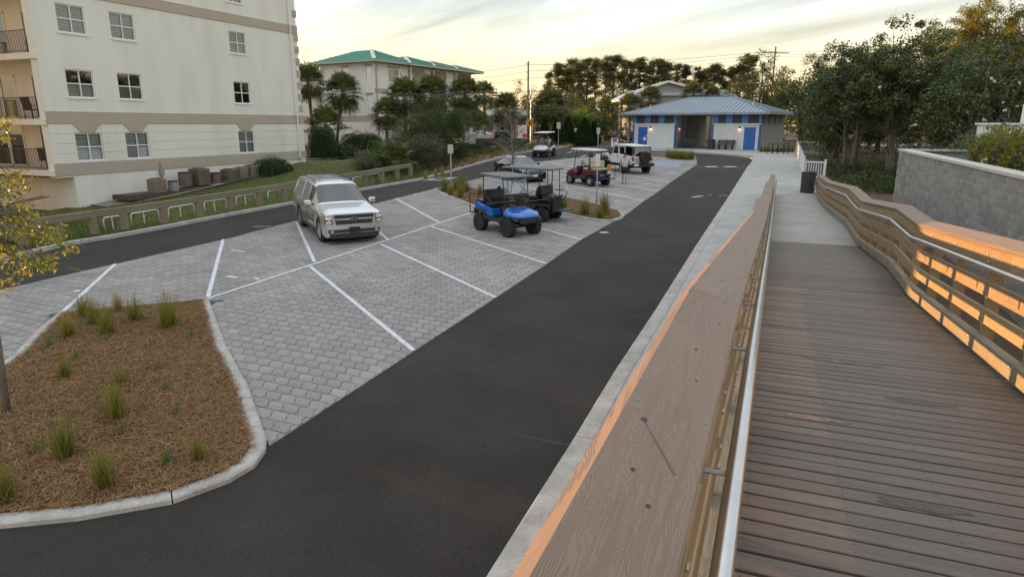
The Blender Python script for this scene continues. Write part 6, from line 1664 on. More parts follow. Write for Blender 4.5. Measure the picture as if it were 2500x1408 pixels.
# ---- shrubs near the apartment block
def on_lawn(px, py, up=0): p = G(px, py); return p
hx_, hz_ = LB.px(668, 437, -1.5); hb = LB.w(hx_, -1.5, hz_ + .2); hedge('rounded_hedge', 'clipped rounded hedge right of the air conditioners', hb, 1.35, .95, 1.25, LB.rz, L_HEDGE, .12, 1500)
p = at(790, 375, 57); hedge('clipped_shrub', 'tall dark clipped shrub at the corner of the apartment block', Vector((at(785, 303, 58).x, 58, 1.85)), 1.35, 1.3, 3.0, 0, L_HEDGE, .14, 900)
hedge('clipped_hedge', 'low square-topped hedge at the end of the lawn', Vector((at(838, 303, 59).x, 59, 1.85)), 1.35, 1.1, 1.15, 0, L_HEDGE, .13, 1100)
hedge('clipped_hedge', 'long boxy hedge in front of the green-roofed building', Vector((at(882, 303, 70).x, 70, 2.0)), 2.6, 1.2, 1.95, -.1, L_HEDGE, .14, 900)
hedge('clipped_hedge', 'low hedge in front of the pickup truck', Vector((at(1150, 303, 66).x, 66, 2.0)), 1.6, .9, .95, .2, L_HEDGE, .13, 900)
# out-of-frame hedges added to keep low sun off the near bed and asphalt
hedge('clipped_hedge', 'short clipped hedge on the left lawn just beyond the picture edge', Vector((-21.0, 25.3, .6)), 1.3, 1.0, 2.9, 1.0, L_HEDGE, .2, 260)
for k in range(7): hedge('clipped_hedge', 'long clipped hedge on the left lawn beyond the picture edge', Vector((-21.7 - k * 1.75, 22.6 - k * 3.1, .5)), 1.9 if k == 0 else 2.4, 1.2, 2.9, 1.0, L_HEDGE, .2, 260, group='hedges added left of the view to shade the bed')
# mound of mixed shrubs left of the drive
def T(name, label, px, Y, zpx_top, w, lm, **kw):
    """tree by column px, depth Y, pixel row of its top; w = crown half width in m"""
    b = at(px, 303, Y); zb = gz(Y); top = at(px, zpx_top, Y).z - zb; b.z = zb
    f = kw.pop('f', .45); ez = top * (1 - f) / 2 * 1.05; cz = top - ez
    ell = kw.pop('ell', None) or [(0, 0, cz, w, w * .9, ez), (w * .45, .2, cz - ez * .25, w * .65, w * .6, ez * .75), (-w * .45, -.2, cz - ez * .3, w * .65, w * .6, ez * .7)]
    return tree(name, label, kw.pop('cat', 'tree'), b, ell, kw.pop('nc', 70), kw.pop('per', 110), kw.pop('leaf', .14), lm, **kw)
T('leafy_shrub', 'lime green rounded shrub at the near end of the lawn shrubs', 915, 43.5, 348, 1.35, L_LIME, f=.0, nc=60, per=110, leaf=.10, crad=.45, tr=.05, cat='shrub', trunks=3)
T('scrubby_shrub', 'grey-green scrubby shrub with bare twigs above the timber guard rail', 885, 42.5, 372, 1.1, L_SCRUB, f=.0, nc=45, per=80, leaf=.08, crad=.4, tr=.04, cat='shrub', trunks=3, bare=60)
T('scrubby_shrub', 'broad brownish scrub oak right of the lime shrub', 1000, 47, 318, 2.1, L_SCRUB, f=.05, nc=110, per=120, leaf=.10, crad=.55, tr=.07, cat='shrub', trunks=4, bare=90)
T('leafy_tree', 'bushy green oak in front of the cluster of palms', 1030, 52, 262, 2.3, L_OAK, f=.2, nc=120, per=120, leaf=.13, crad=.6, tr=.12, trunks=2)
T('leafy_tree', 'dark green oak with its crown below the right-hand palm', 1080, 54, 232, 2.2, L_OAK, f=.3, nc=130, per=120, leaf=.13, crad=.6, tr=.14, trunks=2)
T('scrubby_shrub', 'reddish brown scrub at the right of the shrub mound', 1052, 49, 330, 1.5, L_SCRUB, f=.05, nc=80, per=110, leaf=.10, crad=.5, tr=.06, cat='shrub', trunks=3, bare=60)
T('leafy_shrub', 'dark low bush at the right end of the shrub mound', 1098, 53, 330, 1.3, L_DK, f=.05, nc=60, per=110, leaf=.11, crad=.5, tr=.05, cat='shrub', trunks=3)
T('leafy_shrub', 'dense bush low down beside the lime shrub', 955, 45.5, 372, 1.2, L_OAK, f=.0, nc=60, per=110, leaf=.10, crad=.45, tr=.05, cat='shrub', trunks=3)
# strip of pine straw and wild grass along the left kerb
sk = LK[8:16]; n_ = len(sk); far_ = [Vector((p.x - 1.1 - .2 * i, p.y + 5 + i * .5, 0)) for i, p in enumerate(sk)]
kb = [Vector((p.x - .15, p.y + .12, 0)) for p in sk]
sheet('planting_strip', [(p.x, p.y) for p in kb] + [(p.x, p.y) for p in reversed(far_)], .10, STRAW)
rs = np.random.default_rng(8); VV = []; FF = []; off = 0
for k in range(420):
    i = rs.integers(0, n_ - 1); f = rs.random(); g = rs.random() ** .8; a = sk[i].lerp(sk[i + 1], f); b = far_[i].lerp(far_[i + 1], f); p = a.lerp(b, .08 + .9 * g)
    V, Fc = tuft_mesh(rs, rs.uniform(.35, .8), 22, .35); VV.append(V + np.array([p.x, p.y, gz(p.y) + .1])); FF.append(Fc + off); off += len(V)
tag(link('wild_grass', npmesh('wild_grass', np.concatenate(VV), np.concatenate(FF), [leafmat('wild_blade', (.06, .085, .022), (.13, .14, .05), .35, .6)])), 'wild green grass growing along the left kerb before the shrubs', 'grass', kind='stuff')
for k, (x, y) in enumerate([(1065, 432), (1080, 425), (1100, 417), (1128, 408), (1150, 402), (1040, 436)]): tuft(x, y, .55, 'straw-coloured grass tuft behind the left kerb', k, 'dry tufts behind the left kerb', True, skirt=False)
for k, (x, Y, t) in enumerate([(1140, 58, 372), (1165, 61, 366), (1190, 63, 364), (1112, 55, 385), (1215, 66, 362)]):
    T('leafy_shrub', 'low dark bush in the strip between the left kerb and the pickup', x, Y, t, .75, L_DK, f=.0, nc=26, per=80, leaf=.10, crad=.35, tr=.03, cat='shrub', trunks=2, group='low bushes before the pickup')

# ---- cabbage palms
def frond(rng, V, Fc, o, az, el, L, fan=.95):
    """fan leaf: stalk and radiating blades, drooping at the tips"""
    d = np.array([cos(az) * cos(el), sin(az) * cos(el), sin(el)]); s = np.array([-sin(az), cos(az), 0]); u = np.cross(s, d) * -1; u = u if u[2] >= 0 else -u
    h = o + d * L; b = len(V)
    V += [o - s * .02, o + s * .02, h + s * .012, h - s * .012]; Fc.append((b, b + 1, b + 2, b + 3))
    nb = 17
    for k in range(nb):
        t = (k / (nb - 1) * 2 - 1) * 1.75; l = fan * (1 - .22 * abs(t) / 1.75) * rng.uniform(.85, 1.1); bd = d * cos(t) + s * sin(t); bd = bd + u * .18; bd /= np.linalg.norm(bd)
        pr = np.cross(bd, u); pr /= np.linalg.norm(pr); m = h + bd * l * .55; dr = rng.uniform(.15, .5); e = h + bd * l * .95 - np.array([0, 0, dr * l]); b = len(V)
        V += [h, m + pr * .042, e, m - pr * .042]; Fc.append((b, b + 1, b + 2, b + 3))
def palm_mesh(seed, n=62, L=.95, fan=1.1, low=-1.0):
    rng = np.random.default_rng(seed); V = []; Fc = []
    for k in range(n):
        el = low + (1.45 - low) * (k + .5) / n + rng.uniform(-.12, .12); frond(rng, V, Fc, np.array([0, 0, 0.0]), k * 2.4 + rng.uniform(-.2, .2), el, L * rng.uniform(.75, 1.05), fan)
    return npmesh('palm_crown', np.array(V), np.array(Fc), [L_PALM])
PC = [palm_mesh(s) for s in (1, 2, 3)]; PCS = palm_mesh(5, 26, .9, .9, -.1)
def palm(label, px, Y, ycrown, k=0, size=1.0, lean=0.0, name='cabbage_palm', trunk=True, low=None):
    b = at(px, 303, Y); b.z = gz(Y); h = at(px, ycrown, Y).z - b.z; rt = empty(name, b, 0, label, 'palm tree' if trunk else 'palm')
    o = link('crown', PC[k % 3] if trunk else PCS, None, rt); o.location = (lean, 0, h); o.scale = (size * 1.15,) * 3; o.rotation_euler = (0, 0, k * 1.3)
    if trunk:
        rng = np.random.default_rng(k); pts = [Vector((lean * (f ** 1.6), 0, -.2 + (h + .2) * f)) for f in (0, .2, .4, .6, .8, 1)]
        mb = MB().tube(pts, [.21, .17, .16, .165, .19, .22], 10); mb.obj('trunk', PALMB, rt, smooth=True)
        bt = MB()
        for j in range(26):
            a = j * 2.4; z = h - .15 - j * .05; c = Vector((lean, 0, z)); d = Vector((cos(a), sin(a), .6)); bt.tube([c + Vector((cos(a), sin(a), 0)) * .15, c + d * .34], [.05, .02], 4)
        bt.obj('leaf_bases', PALMB, rt)
    return rt
palm('cabbage palm against the corner of the apartment block', 763, 74, 205, 0, 1.25, -.2); palm('leaning cabbage palm right of the corner palm', 820, 76, 228, 1, 1.3, 1.0); palm('small low cabbage palm beside the cream wall', 943, 64, 282, 2, .95, .1); palm('cabbage palm at the left of the middle cluster', 990, 66, 242, 0, 1.2); palm('cabbage palm at the right of the middle cluster', 1052, 68, 236, 1, 1.2, .2)
palm('cabbage palm in front of the right end of the green-roofed building', 1130, 70, 236, 2, 1.25, .3); palm('slim cabbage palm between the green-roofed building and the shop', 1183, 84, 232, 0, .95); palm('cabbage palm in front of the white shop', 1236, 88, 268, 1, 1.25); palm('broad cabbage palm right of the utility pole', 1340, 92, 268, 2, 1.7, .2); palm('shaggy cabbage palm beside the gable house', 1585, 92, 246, 1, 1.1); palm('low cabbage palm at the gable house porch', 1537, 90, 262, 0, 1.1); palm('cabbage palm top peeping over the restroom ridge', 1688, 90, 232, 2, 1.0); palm('small cabbage palm above the restroom ridge near the white chimney', 1735, 90, 236, 1, .75)
palm('fan palm shrub between the two left palms', 795, 72, 318, 1, 1.6, name='fan_palm', trunk=False); palm('feathery pindo palm below the slim palm', 1166, 78, 318, 2, 1.5, name='fan_palm', trunk=False); palm('spiky palmetto in front of the lime shrub', 958, 44, 398, 0, .95, name='palmetto', trunk=False)

# ---- evergreen cones along the far kerb
def cone_tree(label, px, Y, ytop, w, k):
    b = at(px, 303, Y); b.z = gz(Y); h = at(px, ytop, Y).z - b.z; rng = np.random.default_rng(60 + k); n = 5200; z = rng.random(n) ** 1.3; a = rng.uniform(0, 2 * pi, n); r = w * np.clip((1 - z) ** .75 * (1 - .35 * (z < .06)), 0.02, 1) * (1 - np.abs(rng.normal(size=n)) * .12) * (1 + .08 * np.sin(a * 3 + z * 9))
    P_ = np.stack([np.cos(a) * r, np.sin(a) * r, z * h + .05], 1); d = np.stack([np.cos(a) * .4, np.sin(a) * .4, np.ones(n)], 1) + rng.normal(size=(n, 3)) * .25; d /= np.linalg.norm(d, axis=1)[:, None]; s = np.cross(d, rng.normal(size=(n, 3))); s /= np.linalg.norm(s, axis=1)[:, None]; l = .22 * rng.uniform(.6, 1.2, n)[:, None]
    V = np.stack([P_, P_ + d * l * .5 + s * .04, P_ + d * l, P_ + d * l * .5 - s * .04], 1).reshape(-1, 3); rt = empty('cone_evergreen', b, 0, label, 'tree', 'cone-shaped evergreens along the far kerb')
    link('foliage', npmesh('foliage', V, np.arange(n * 4).reshape(n, 4), [L_CYP]), parent=rt)
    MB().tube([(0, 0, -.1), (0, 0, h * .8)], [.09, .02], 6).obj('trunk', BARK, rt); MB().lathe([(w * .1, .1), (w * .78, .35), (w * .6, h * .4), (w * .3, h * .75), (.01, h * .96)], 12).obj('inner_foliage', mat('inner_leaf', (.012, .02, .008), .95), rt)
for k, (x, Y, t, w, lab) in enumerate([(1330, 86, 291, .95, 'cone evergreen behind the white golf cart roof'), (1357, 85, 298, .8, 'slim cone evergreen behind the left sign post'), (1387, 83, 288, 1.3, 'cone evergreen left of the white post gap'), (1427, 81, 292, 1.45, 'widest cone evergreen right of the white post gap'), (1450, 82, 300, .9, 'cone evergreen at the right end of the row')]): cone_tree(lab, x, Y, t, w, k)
# low grasses at their feet
rs = np.random.default_rng(18); VV = []; FF = []; off = 0
for k in range(150):
    f = rs.random(); p = G(1338, 366).lerp(G(1462, 350.5), f); p = p + Vector((rs.uniform(-.3, .2), rs.uniform(.3, 2.2), 0)); V, Fc = tuft_mesh(rs, rs.uniform(.3, .6), 16, .5); VV.append(V + np.array([p.x, p.y, gz(p.y)])); FF.append(Fc + off); off += len(V)
tag(link('edging_grass', npmesh('edging_grass', np.concatenate(VV), np.concatenate(FF), [L_DRY])), 'brownish edging grass along the far kerb under the evergreens', 'grass', kind='stuff')

# ---- pines against the sky
def pine_parts(seed, h, cw, frac=.55):
    rng = np.random.default_rng(seed); C = []; mb = MB(); mb.tube([(0, 0, -.3), (.08, .05, h * .4), (-.05, .1, h * .75), (0, 0, h * .98)], [.2, .16, .11, .03], 7)
    for k in range(54):
        z = h * (1 - frac) + h * frac * rng.random() ** .8; a = rng.uniform(0, 2 * pi); f = (z - h * (1 - frac)) / (h * frac); r = cw * (1.05 - .75 * f) * rng.uniform(.35, 1.05)
        c = np.array([cos(a) * r, sin(a) * r, z + r * .25]); C.append(c); mb.tube([(0, 0, z - .2), tuple(c * [.5, .5, 1]), tuple(c)], [.055, .04, .015], 4)
    C += [np.array([rng.normal() * .3, rng.normal() * .3, h * rng.uniform(.9, 1.0)]) for _ in range(4)]
    V, Fc = leaves(rng, C, .62 * rng.uniform(.6, 1.25, len(C)) * cw / 1.35, 80, .50, .18, .3, .6, .6)
    return npmesh('pine_crown', V, Fc, [L_PINE]), mb
PM = []
for k in range(5):
    cm, mb = pine_parts(40 + k, 15.0, 1.9 + .15 * k, (.66, .78, .6, .85, .72)[k]); o = mb.obj('trunk', BARK, None); PM.append((cm, o.data)); bpy.data.objects.remove(o)
def pine(label, px, Y, ytop, k, wide=1.0, grp='tall pines on the skyline', lm=None):
    b = at(px, 303, Y); b.z = 2.0; h = at(px, ytop, Y).z - 2.0; rt = empty('pine_tree', b, k * 1.7, label, 'tree', grp); s = h / 15.0; rt.scale = (s * wide, s * wide, s)
    link('crown', PM[k % 5][0], None, rt); link('trunk', PM[k % 5][1], None, rt)
    return rt
ORD = 'first second third fourth fifth sixth seventh eighth ninth tenth eleventh twelfth thirteenth fourteenth fifteenth sixteenth seventeenth eighteenth nineteenth twentieth twenty-first twenty-second twenty-third twenty-fourth'.split()
pn = [(1338, 180), (1362, 158), (1382, 160), (1398, 148), (1412, 158), (1432, 146), (1450, 147), (1475, 142), (1496, 140), (1520, 150), (1537, 154), (1557, 145), (1582, 152), (1601, 148), (1618, 156), (1645, 160), (1668, 162), (1700, 166), (1722, 170), (1738, 160), (1757, 172), (1775, 166), (1800, 150), (1820, 140)]
for k, (x, t) in enumerate(pn):
    nm = ORD[k] + ' pine from the left in the tall row on the skyline'
    _ = ('left of the utility pole stay' if x < 1350 else 'above the broad palm right of the pole' if x < 1400 else 'in the dense left part of the row' if x < 1460 else 'at the tallest part of the row' if x < 1530 else 'in the gappy middle of the row' if x < 1600 else 'above the gable house roof' if x < 1690 else 'above the restroom roof' if x < 1780 else 'beside the far dark oak')
    pine(nm, x, 148 + (k * 7) % 22, t, k, 1.0 + .12 * (k % 3))
# ---- middle-distance trees between the pole and the restroom
for k, (x, Y, t, w, m_, lab) in enumerate([(1262, 128, 196, 4.5, L_PINE, 'broad round pine crown just left of the utility pole'), (1310, 132, 205, 3.6, L_OAK, 'dark tree behind the utility pole'), (1355, 130, 210, 3.8, L_OAK, 'dark green tree at the foot of the left pines'), (1400, 125, 225, 3.6, L_DK, 'shadowy tree under the pine row'), (1440, 118, 222, 3.8, L_OAK, 'olive tree in the middle under the pine row'),
                                            (1410, 100, 262, 2.6, L_LIME, 'light green bushy tree behind the cone evergreens'), (1452, 102, 258, 2.8, L_OAK, 'feathery tree behind the right cone evergreens'), (1485, 122, 215, 3.6, L_DK, 'dark tree left of the gable house'), (1525, 128, 210, 3.0, L_DK, 'dark tree behind the gable house porch'), (1375, 98, 262, 2.2, L_OAK, 'bush behind the slim cone evergreen'), (1225, 135, 225, 3.5, L_OAK, 'far tree behind the palm before the shop'), (1600, 130, 205, 4, L_DK, 'dark tree behind the gable house ridge'), (1680, 132, 200, 4, L_DK, 'dark tree right of the gable house ridge'), (1745, 130, 196, 4, L_DK, 'dark tree above the far house roof')]):
    T('leafy_tree', lab, x, Y, t, w, m_, f=.12, nc=60, per=90, leaf=.30, crad=1.0, tr=.16, rng=np.random.default_rng(200 + k), limbs=8)
T('young_tree', 'young loose-leaved tree before the left corner of the restroom', 1507, 72, 280, 1.15, L_OAK, f=.25, nc=45, per=60, leaf=.10, crad=.4, tr=.05, limbs=24)

# ---- woodland on the right
def TW(label, px, Y, ytop, w, lm, name='magnolia_tree', **kw):
    ytop = ytop - (HZ - ytop) * .13
    return T(name, label, px, Y, ytop, w, lm, **kw)
R_ = lambda k: np.random.default_rng(300 + k)
TW('dark open oak behind the right end of the restroom roof', 1850, 92, 138, 4.6, L_DK, name='oak_tree', f=.25, nc=120, per=95, leaf=.24, crad=.9, tr=.22, rng=R_(1), limbs=26)
TW('olive oak between the restroom roof and the magnolias', 1955, 84, 158, 4.2, L_OAK, name='oak_tree', f=.15, nc=130, per=110, leaf=.22, crad=.85, tr=.22, rng=R_(2), limbs=26)
TW('small flat-topped pine crown on the skyline behind the oaks', 2003, 110, 126, 2.6, L_PINE, name='pine_tree', f=.55, nc=28, per=90, leaf=.35, crad=.8, tr=.14, rng=R_(3), limbs=10, asp=.2)
TW('big magnolia with crooked grey limbs left of the block wall', 2085, 47, 112, 3.9, L_MAG, f=.36, nc=210, per=120, leaf=.19, crad=.6, tr=.17, bark=BARKG, rng=R_(4), limbs=40, trunks=3, bare=110, flowers=2)
TW('tallest magnolia rising behind the block wall corner', 2195, 44, 74, 4.0, L_MAG, f=.34, nc=230, per=125, leaf=.19, crad=.6, tr=.18, bark=BARKG, rng=R_(5), limbs=40, trunks=3, bare=90, flowers=3)
TW('magnolia with white blossoms above the yellow-green hedge', 2400, 38, 112, 3.4, L_MAG, f=.25, nc=200, per=125, leaf=.19, crad=.6, tr=.17, bark=BARKG, rng=R_(6), limbs=36, trunks=2, flowers=10)
TW('dark magnolia at the right edge of the picture', 2505, 44, 90, 3.6, L_DK, f=.15, nc=170, per=110, leaf=.2, crad=.65, tr=.18, bark=BARKG, rng=R_(7), limbs=24, trunks=2)
TW('dark oak filling the gap behind the tallest magnolia', 2290, 56, 80, 4.8, L_DK, name='oak_tree', f=.1, nc=170, per=100, leaf=.24, crad=.85, tr=.2, rng=R_(8), limbs=24)
TW('dark oak low behind the crooked magnolia', 2050, 60, 165, 3.6, L_DK, name='oak_tree', f=.1, nc=140, per=100, leaf=.22, crad=.8, tr=.2, rng=R_(9), limbs=26, bare=60)
TW('dense oak in shade behind the block wall', 2150, 66, 150, 5.0, L_DK, name='oak_tree', f=.12, nc=160, per=95, leaf=.26, crad=.95, tr=.22, rng=R_(10), limbs=20)
TW('dense oak in shade at the far right behind the magnolias', 2420, 66, 30, 5.5, L_DK, name='oak_tree', f=.1, nc=170, per=95, leaf=.26, crad=1.0, tr=.22, rng=R_(11), limbs=20)
for k, (x, Y, t, w, lab) in enumerate([(2345, 62, -40, 3.2, 'golden-lit pine rising highest above the magnolias'), (2440, 64, 10, 3.4, 'golden-lit pine right of the highest one'), (2290, 64, 60, 2.8, 'golden-lit pine at the left of the sunlit tops'), (2500, 62, -40, 3.4, 'golden-lit pine in the top right corner'), (2390, 60, 90, 3.0, 'golden-lit bushy pine below the highest one')]):
    TW(lab, x, Y, t, w, L_GOLD if k != 3 else L_PINE, name='pine_tree', f=.38, nc=95, per=110, leaf=.34, crad=.75, tr=.17, asp=.16, rng=R_(20 + k), limbs=30)  # evening gold painted into the leaf colour, save for one pine
# thicket of bare grey twigs above the hedge
th = empty('bare_thicket', Vector((at(2415, 303, 30).x, 30, gz(30))), 0, 'thicket of bare grey branches behind the yellow-green hedge', 'shrub'); rng = R_(40); tw = MB()
for k in range(150):
    p = Vector((rng.uniform(-1.9, 1.9), rng.uniform(-.8, .8), 1.2)); r = .022; d = Vector((rng.normal() * .35, rng.normal() * .3, 1))
    for j in range(6):
        d = (d.normalized() + Vector(rng.normal(size=3)) * .38).normalized(); d.z = max(d.z, .05); q = p + d * rng.uniform(.3, .55); tw.tube([p, q], [r, r * .75], 4, False)
        if j > 1:
            e = q + Vector(rng.normal(size=3)) * .35; tw.tube([q, e], [r * .5, r * .2], 3, False)
        p = q; r *= .75
tw.obj('twigs', TWIG, th); MB().tube([(0, 0, -.2), (.1, 0, 1.5)], [.12, .06], 6).obj('stem', BARKG, th)
# undergrowth as one mass
rs = np.random.default_rng(77); C = []
for k in range(330):
    px = rs.uniform(1985, 2215); py = rs.uniform(395, 470)
    p = G(px, py); 
    if (p.x * cos(RA) - p.y * sin(RA)) < 3.0: continue
    C.append((p.x, p.y, gz(p.y) + rs.uniform(0, .35)))
for k in range(420):
    Y = rs.uniform(52, 100); px = rs.uniform(1960, 2700); p = at(px, 303, Y); C.append((p.x, p.y, gz(Y) + rs.uniform(.0, 1.3)))
V, Fc = leaves(rs, C, .55, 46, .16, .45, .4); tag(link('undergrowth', npmesh('undergrowth', V, Fc, [L_DK])), 'dark undergrowth on the woodland floor beyond the white fence', 'undergrowth', kind='stuff')
# far wood reading as one mass behind everything on the right
C = []
for k in range(520): Y = rs.uniform(95, 125); p = at(rs.uniform(1850, 2900), 303, Y); C.append((p.x, p.y, 2 + rs.uniform(.5, 9.0)))
V, Fc = leaves(rs, C, 1.5, 60, .4, .5, .3); tag(link('far_wood', npmesh('far_wood', V, Fc, [L_DK])), 'distant dark wood closing the view on the right', 'woods', kind='stuff')
C = []
for k in range(420): Y = rs.uniform(172, 200); p = at(rs.uniform(1180, 1900), 303, Y); C.append((p.x, p.y, 2 + rs.uniform(.3, 8.5) * (1 if p.x > 3 else .6)))
V, Fc = leaves(rs, C, 1.8, 60, .5, .5, .3); tag(link('far_wood', npmesh('far_wood', V, Fc, [L_DK])), 'distant tree line closing the view below the pines', 'woods', kind='stuff')
T('leafy_shrub', 'sunlit yellow-green shrub right of the restroom by the white fence', 1990, 72, 322, 1.5, L_GOLD, f=.0, nc=50, per=90, leaf=.16, crad=.5, tr=.04, cat='shrub', trunks=2)
# trees under the canopy, on straw with warm sunlight painted into its orange
sheet('forest_clearing', [(p.x, p.y) for p in (G(2000, 352), G(2340, 352), G(2330, 333), G(2030, 333))], -.08, mat('sun_painted_straw', (.33, .15, .05), .95, (.20, .11, .04), .6, .6, 20, detail=8)); sheet('lane', [(p.x, p.y) for p in (G(1955, 360), G(2340, 354), G(2340, 349), G(1955, 352))], -.06, CONCRETE)
for k, (x, Y) in enumerate([(2001, 72), (2040, 78), (2063, 66), (2100, 82), (2128, 74), (2250, 76), (2290, 70)]):
    b = at(x, 303, Y); b.z = gz(Y); rng = R_(60 + k); rt = empty('tree_trunk', b, 0, ORD[k] + ' shaded trunk from the left in the woodland beyond the white railing', 'tree', 'shaded trunks in the woodland'); l = rng.uniform(-.8, .8); MB().tube([(0, 0, -.2), (l * .3, 0, 2), (l, .2, 4.5), (l * 1.5, .3, 7)], [.2, .16, .13, .07], 7).obj('trunk', BARK, rt, smooth=True)
    V, Fc = leaves(rng, [(l * 1.5 + rng.normal() * .8, rng.normal() * .8, 6.5 + rng.normal() * .6) for _ in range(12)], .9, 60, .22); link('crown', npmesh('crown', V, Fc, [L_DK]), parent=rt)

# ---- the small trees in the beds
b = G(18, 1012, .1); rt = empty('young_oak', b, 0, 'young oak at the left edge with sunlit yellow leaves', 'tree'); rng = R_(80)
ys = lambda px, py, Y: at(px, py, Y) - b
tk = MB(); top = ys(-30, 380, b.y + .1); tk.tube([(0, 0, -.1), ys(-2, 860, b.y), ys(-25, 700, b.y + .05), ys(-40, 520, b.y + .1), top], [.05, .045, .04, .03, .015], 8)
C = []; 
for px, py, n, sx, sy in [(40, 545, 30, 55, 35), (25, 600, 22, 45, 35), (120, 575, 14, 35, 14), (100, 640, 14, 30, 22), (60, 660, 10, 40, 16), (15, 480, 14, 40, 25), (10, 320, 8, 14, 24), (-60, 560, 40, 60, 90), (-80, 400, 40, 50, 90), (30, 440, 5, 25, 18), (168, 605, 4, 12, 5), (12, 690, 5, 18, 10)]:
    for k in range(n): C.append(ys(px + rng.normal() * sx * .55, py + rng.normal() * sy * .55, b.y + rng.normal() * .45))
for c in C[::4]:
    f = min(.95, max(.3, c.z / top.z)); p = ys(-30, 860 - 480 * f, b.y); q = p.lerp(c, .6) + Vector((0, 0, .12)); tk.tube([p, q, c], [.02, .012, .004], 5)
tk.obj('trunk', BARKG, rt, smooth=True)
V, Fc = leaves(rng, [tuple(c) for c in C], .17, 11, .085, .42, .3, .6); link('crown', npmesh('crown', V, Fc, [L_YEL]), parent=rt)
b = G(1251, 446, .1); rt = empty('bare_tree', b, 0, 'small nearly bare tree in the middle bed before the black sedan', 'tree'); rng = R_(81); tk = MB(); H_ = 4.3
tk.tube([(0, 0, -.1), (.02, 0, 1.2), (-.05, 0, 2.6), (-.12, 0, H_)], [.055, .05, .035, .008], 7); C = []
for k in range(64):
    z = rng.uniform(.95, 3.7); a = rng.uniform(0, 2 * pi); l = (1.75 - .30 * z) * rng.uniform(.6, 1.2); p = Vector((-.03, 0, z)); q = p + Vector((cos(a) * l * .5, sin(a) * l * .5, l * .35)); e = p + Vector((cos(a) * l, sin(a) * l, l * .6 + rng.uniform(-.15, .3))); tk.tube([p, q, e], [.016, .011, .004], 4, False); C.append(tuple(e)) if z < 1.9 else None
    for j in range(4):
        s = q.lerp(e, rng.random()); tk.tube([s, s + Vector(rng.normal(size=3)) * .22 + Vector((0, 0, .12))], [.006, .002], 3, False)
tk.obj('trunk', TWIG, rt); V, Fc = leaves(rng, C, .2, 16, .07, .4); link('crown', npmesh('crown', V, Fc, [L_SCRUB]), parent=rt)
# ------------------------------------------------------------------ concrete block retaining wall with planter
WS0, WS1, WT = 8.0, 36.6, 5.25
WZ = CAM_H - 1.24                                  # top of blocks
wo_ = R(WS0, WT, 0); WF = Fr((wo_.x, wo_.y, 0), 21.6)
bw_ = empty('block_wall', WF.o, WF.rz, 'grey concrete block retaining wall with pale coping right of the boardwalk', 'wall'); WF.o.z = 0
BLOCK = mat('concrete_block', (.35, .34, .32), .95, (.23, .225, .21), .9, .6, 60, isl=.0, objr=.16, detail=9); BLOCKS_ = mat('concrete_block_b', (.35, .34, .32), .95, (.23, .225, .21), .9, .6, 60, isl=.16, detail=9)
COPE = mat('coping_stone', (.62, .60, .54), .8, (.54, .52, .46), 2, .2)
MORT = mat('mortar', (.50, .49, .46), .95)
LW = WS1 - WS0; zlo = .2
MB().bb(0, LW - .02, -.30, -.012, -.3, WZ - .01).obj('mortar_core', MORT, bw_)
bh, blw = .203, .41; bmsh = MB().box((0, 0, 0), (blw - .016, .14, bh - .018)).obj('block', BLOCK, bw_); bdat = bmsh.data; bpy.data.objects.remove(bmsh)
lst = []
nr = int((WZ - .2) / bh)
for r_ in range(nr):
    z = WZ - bh / 2 - r_ * bh
    for c in range(int(LW / blw)):
        x = blw / 2 + c * blw + (blw / 2 if r_ % 2 else 0)
        if x + blw / 2 > LW: continue
        p = WF.w(x, 0, z); sz = 1 / max(p.y, 1); px = CX + FPX * p.x / (p.y * cP - (z - CAM_H) * sP)
        hid = z < CAM_H - 2.9 or px > 2540
        lst.append((0 if hid else sz, x, z))
lst.sort(reverse=True); rj = random.Random(9)
for s_, x, z in lst[:300]: o = link('block', bdat, None, bw_); o.location = (x, -.07 + rj.uniform(-.002, .002), z)
mb = MB()
for s_, x, z in lst[300:]: mb.box((x, -.07, z), (blw - .016, .14, bh - .018))
tag(mb.obj('blocks', BLOCKS_, bw_), kind='stuff')
k = 0
while k < LW - .1:                                    # coping lengths
    a, b = k, min(k + 3.05, LW + .06); MB().bb(a + .004, b - .004, -.42, .05, WZ + .002, WZ + .10).obj('coping', COPE, bw_, bevel=.012); k += 3.05
MB().bb(LW - .2, LW, -5.2, -.30, -.3, WZ - .01).obj('return_wall', BLOCKS_, bw_); MB().bb(LW - .34, LW + .06, -5.2, -.42, WZ + .002, WZ + .10).obj('coping', COPE, bw_, bevel=.012)
MB().add([(0, -.30, WZ - .12), (LW - .2, -.30, WZ - .12), (LW - .2, -12, WZ + .1), (0, -12, WZ + .1)], [(0, 1, 2, 3)]).obj('planter_soil', SOIL, bw_)
for k, (x, y, sx, sy, sz, lab) in enumerate([(19.4, -1.75, 1.4, 1.0, 1.3, 'yellow-green shrub at the far end of the raised planter'), (17.0, -1.7, 1.5, 1.05, 1.4, 'yellow-green shrub second from the far end of the raised planter'), (14.6, -1.6, 1.5, 1.05, 1.42, 'yellow-green shrub in the middle of the raised planter'), (12.2, -1.6, 1.5, 1.0, 1.42, 'yellow-green shrub nearest the viewer in the raised planter')]):
    hedge('planter_shrub', lab, WF.w(x, y, WZ - .1), sx * 1.08, sy, sz * .95, WF.rz, L_GOLD, .12, 900, np.random.default_rng(500 + k), .85, 'shrub', jag=.16)
tree('planter_shrub', 'loose bright green shrub at the tip of the raised planter', 'shrub', WF.w(21.5, -1.9, WZ - .1), [(0, 0, .6, 1.1, 1.0, .7), (.6, 0, .5, .8, .7, .5)], 26, 36, .2, L_LIME, .35, .03, BARK, 14, np.random.default_rng(511), .3, 3, bare=40)
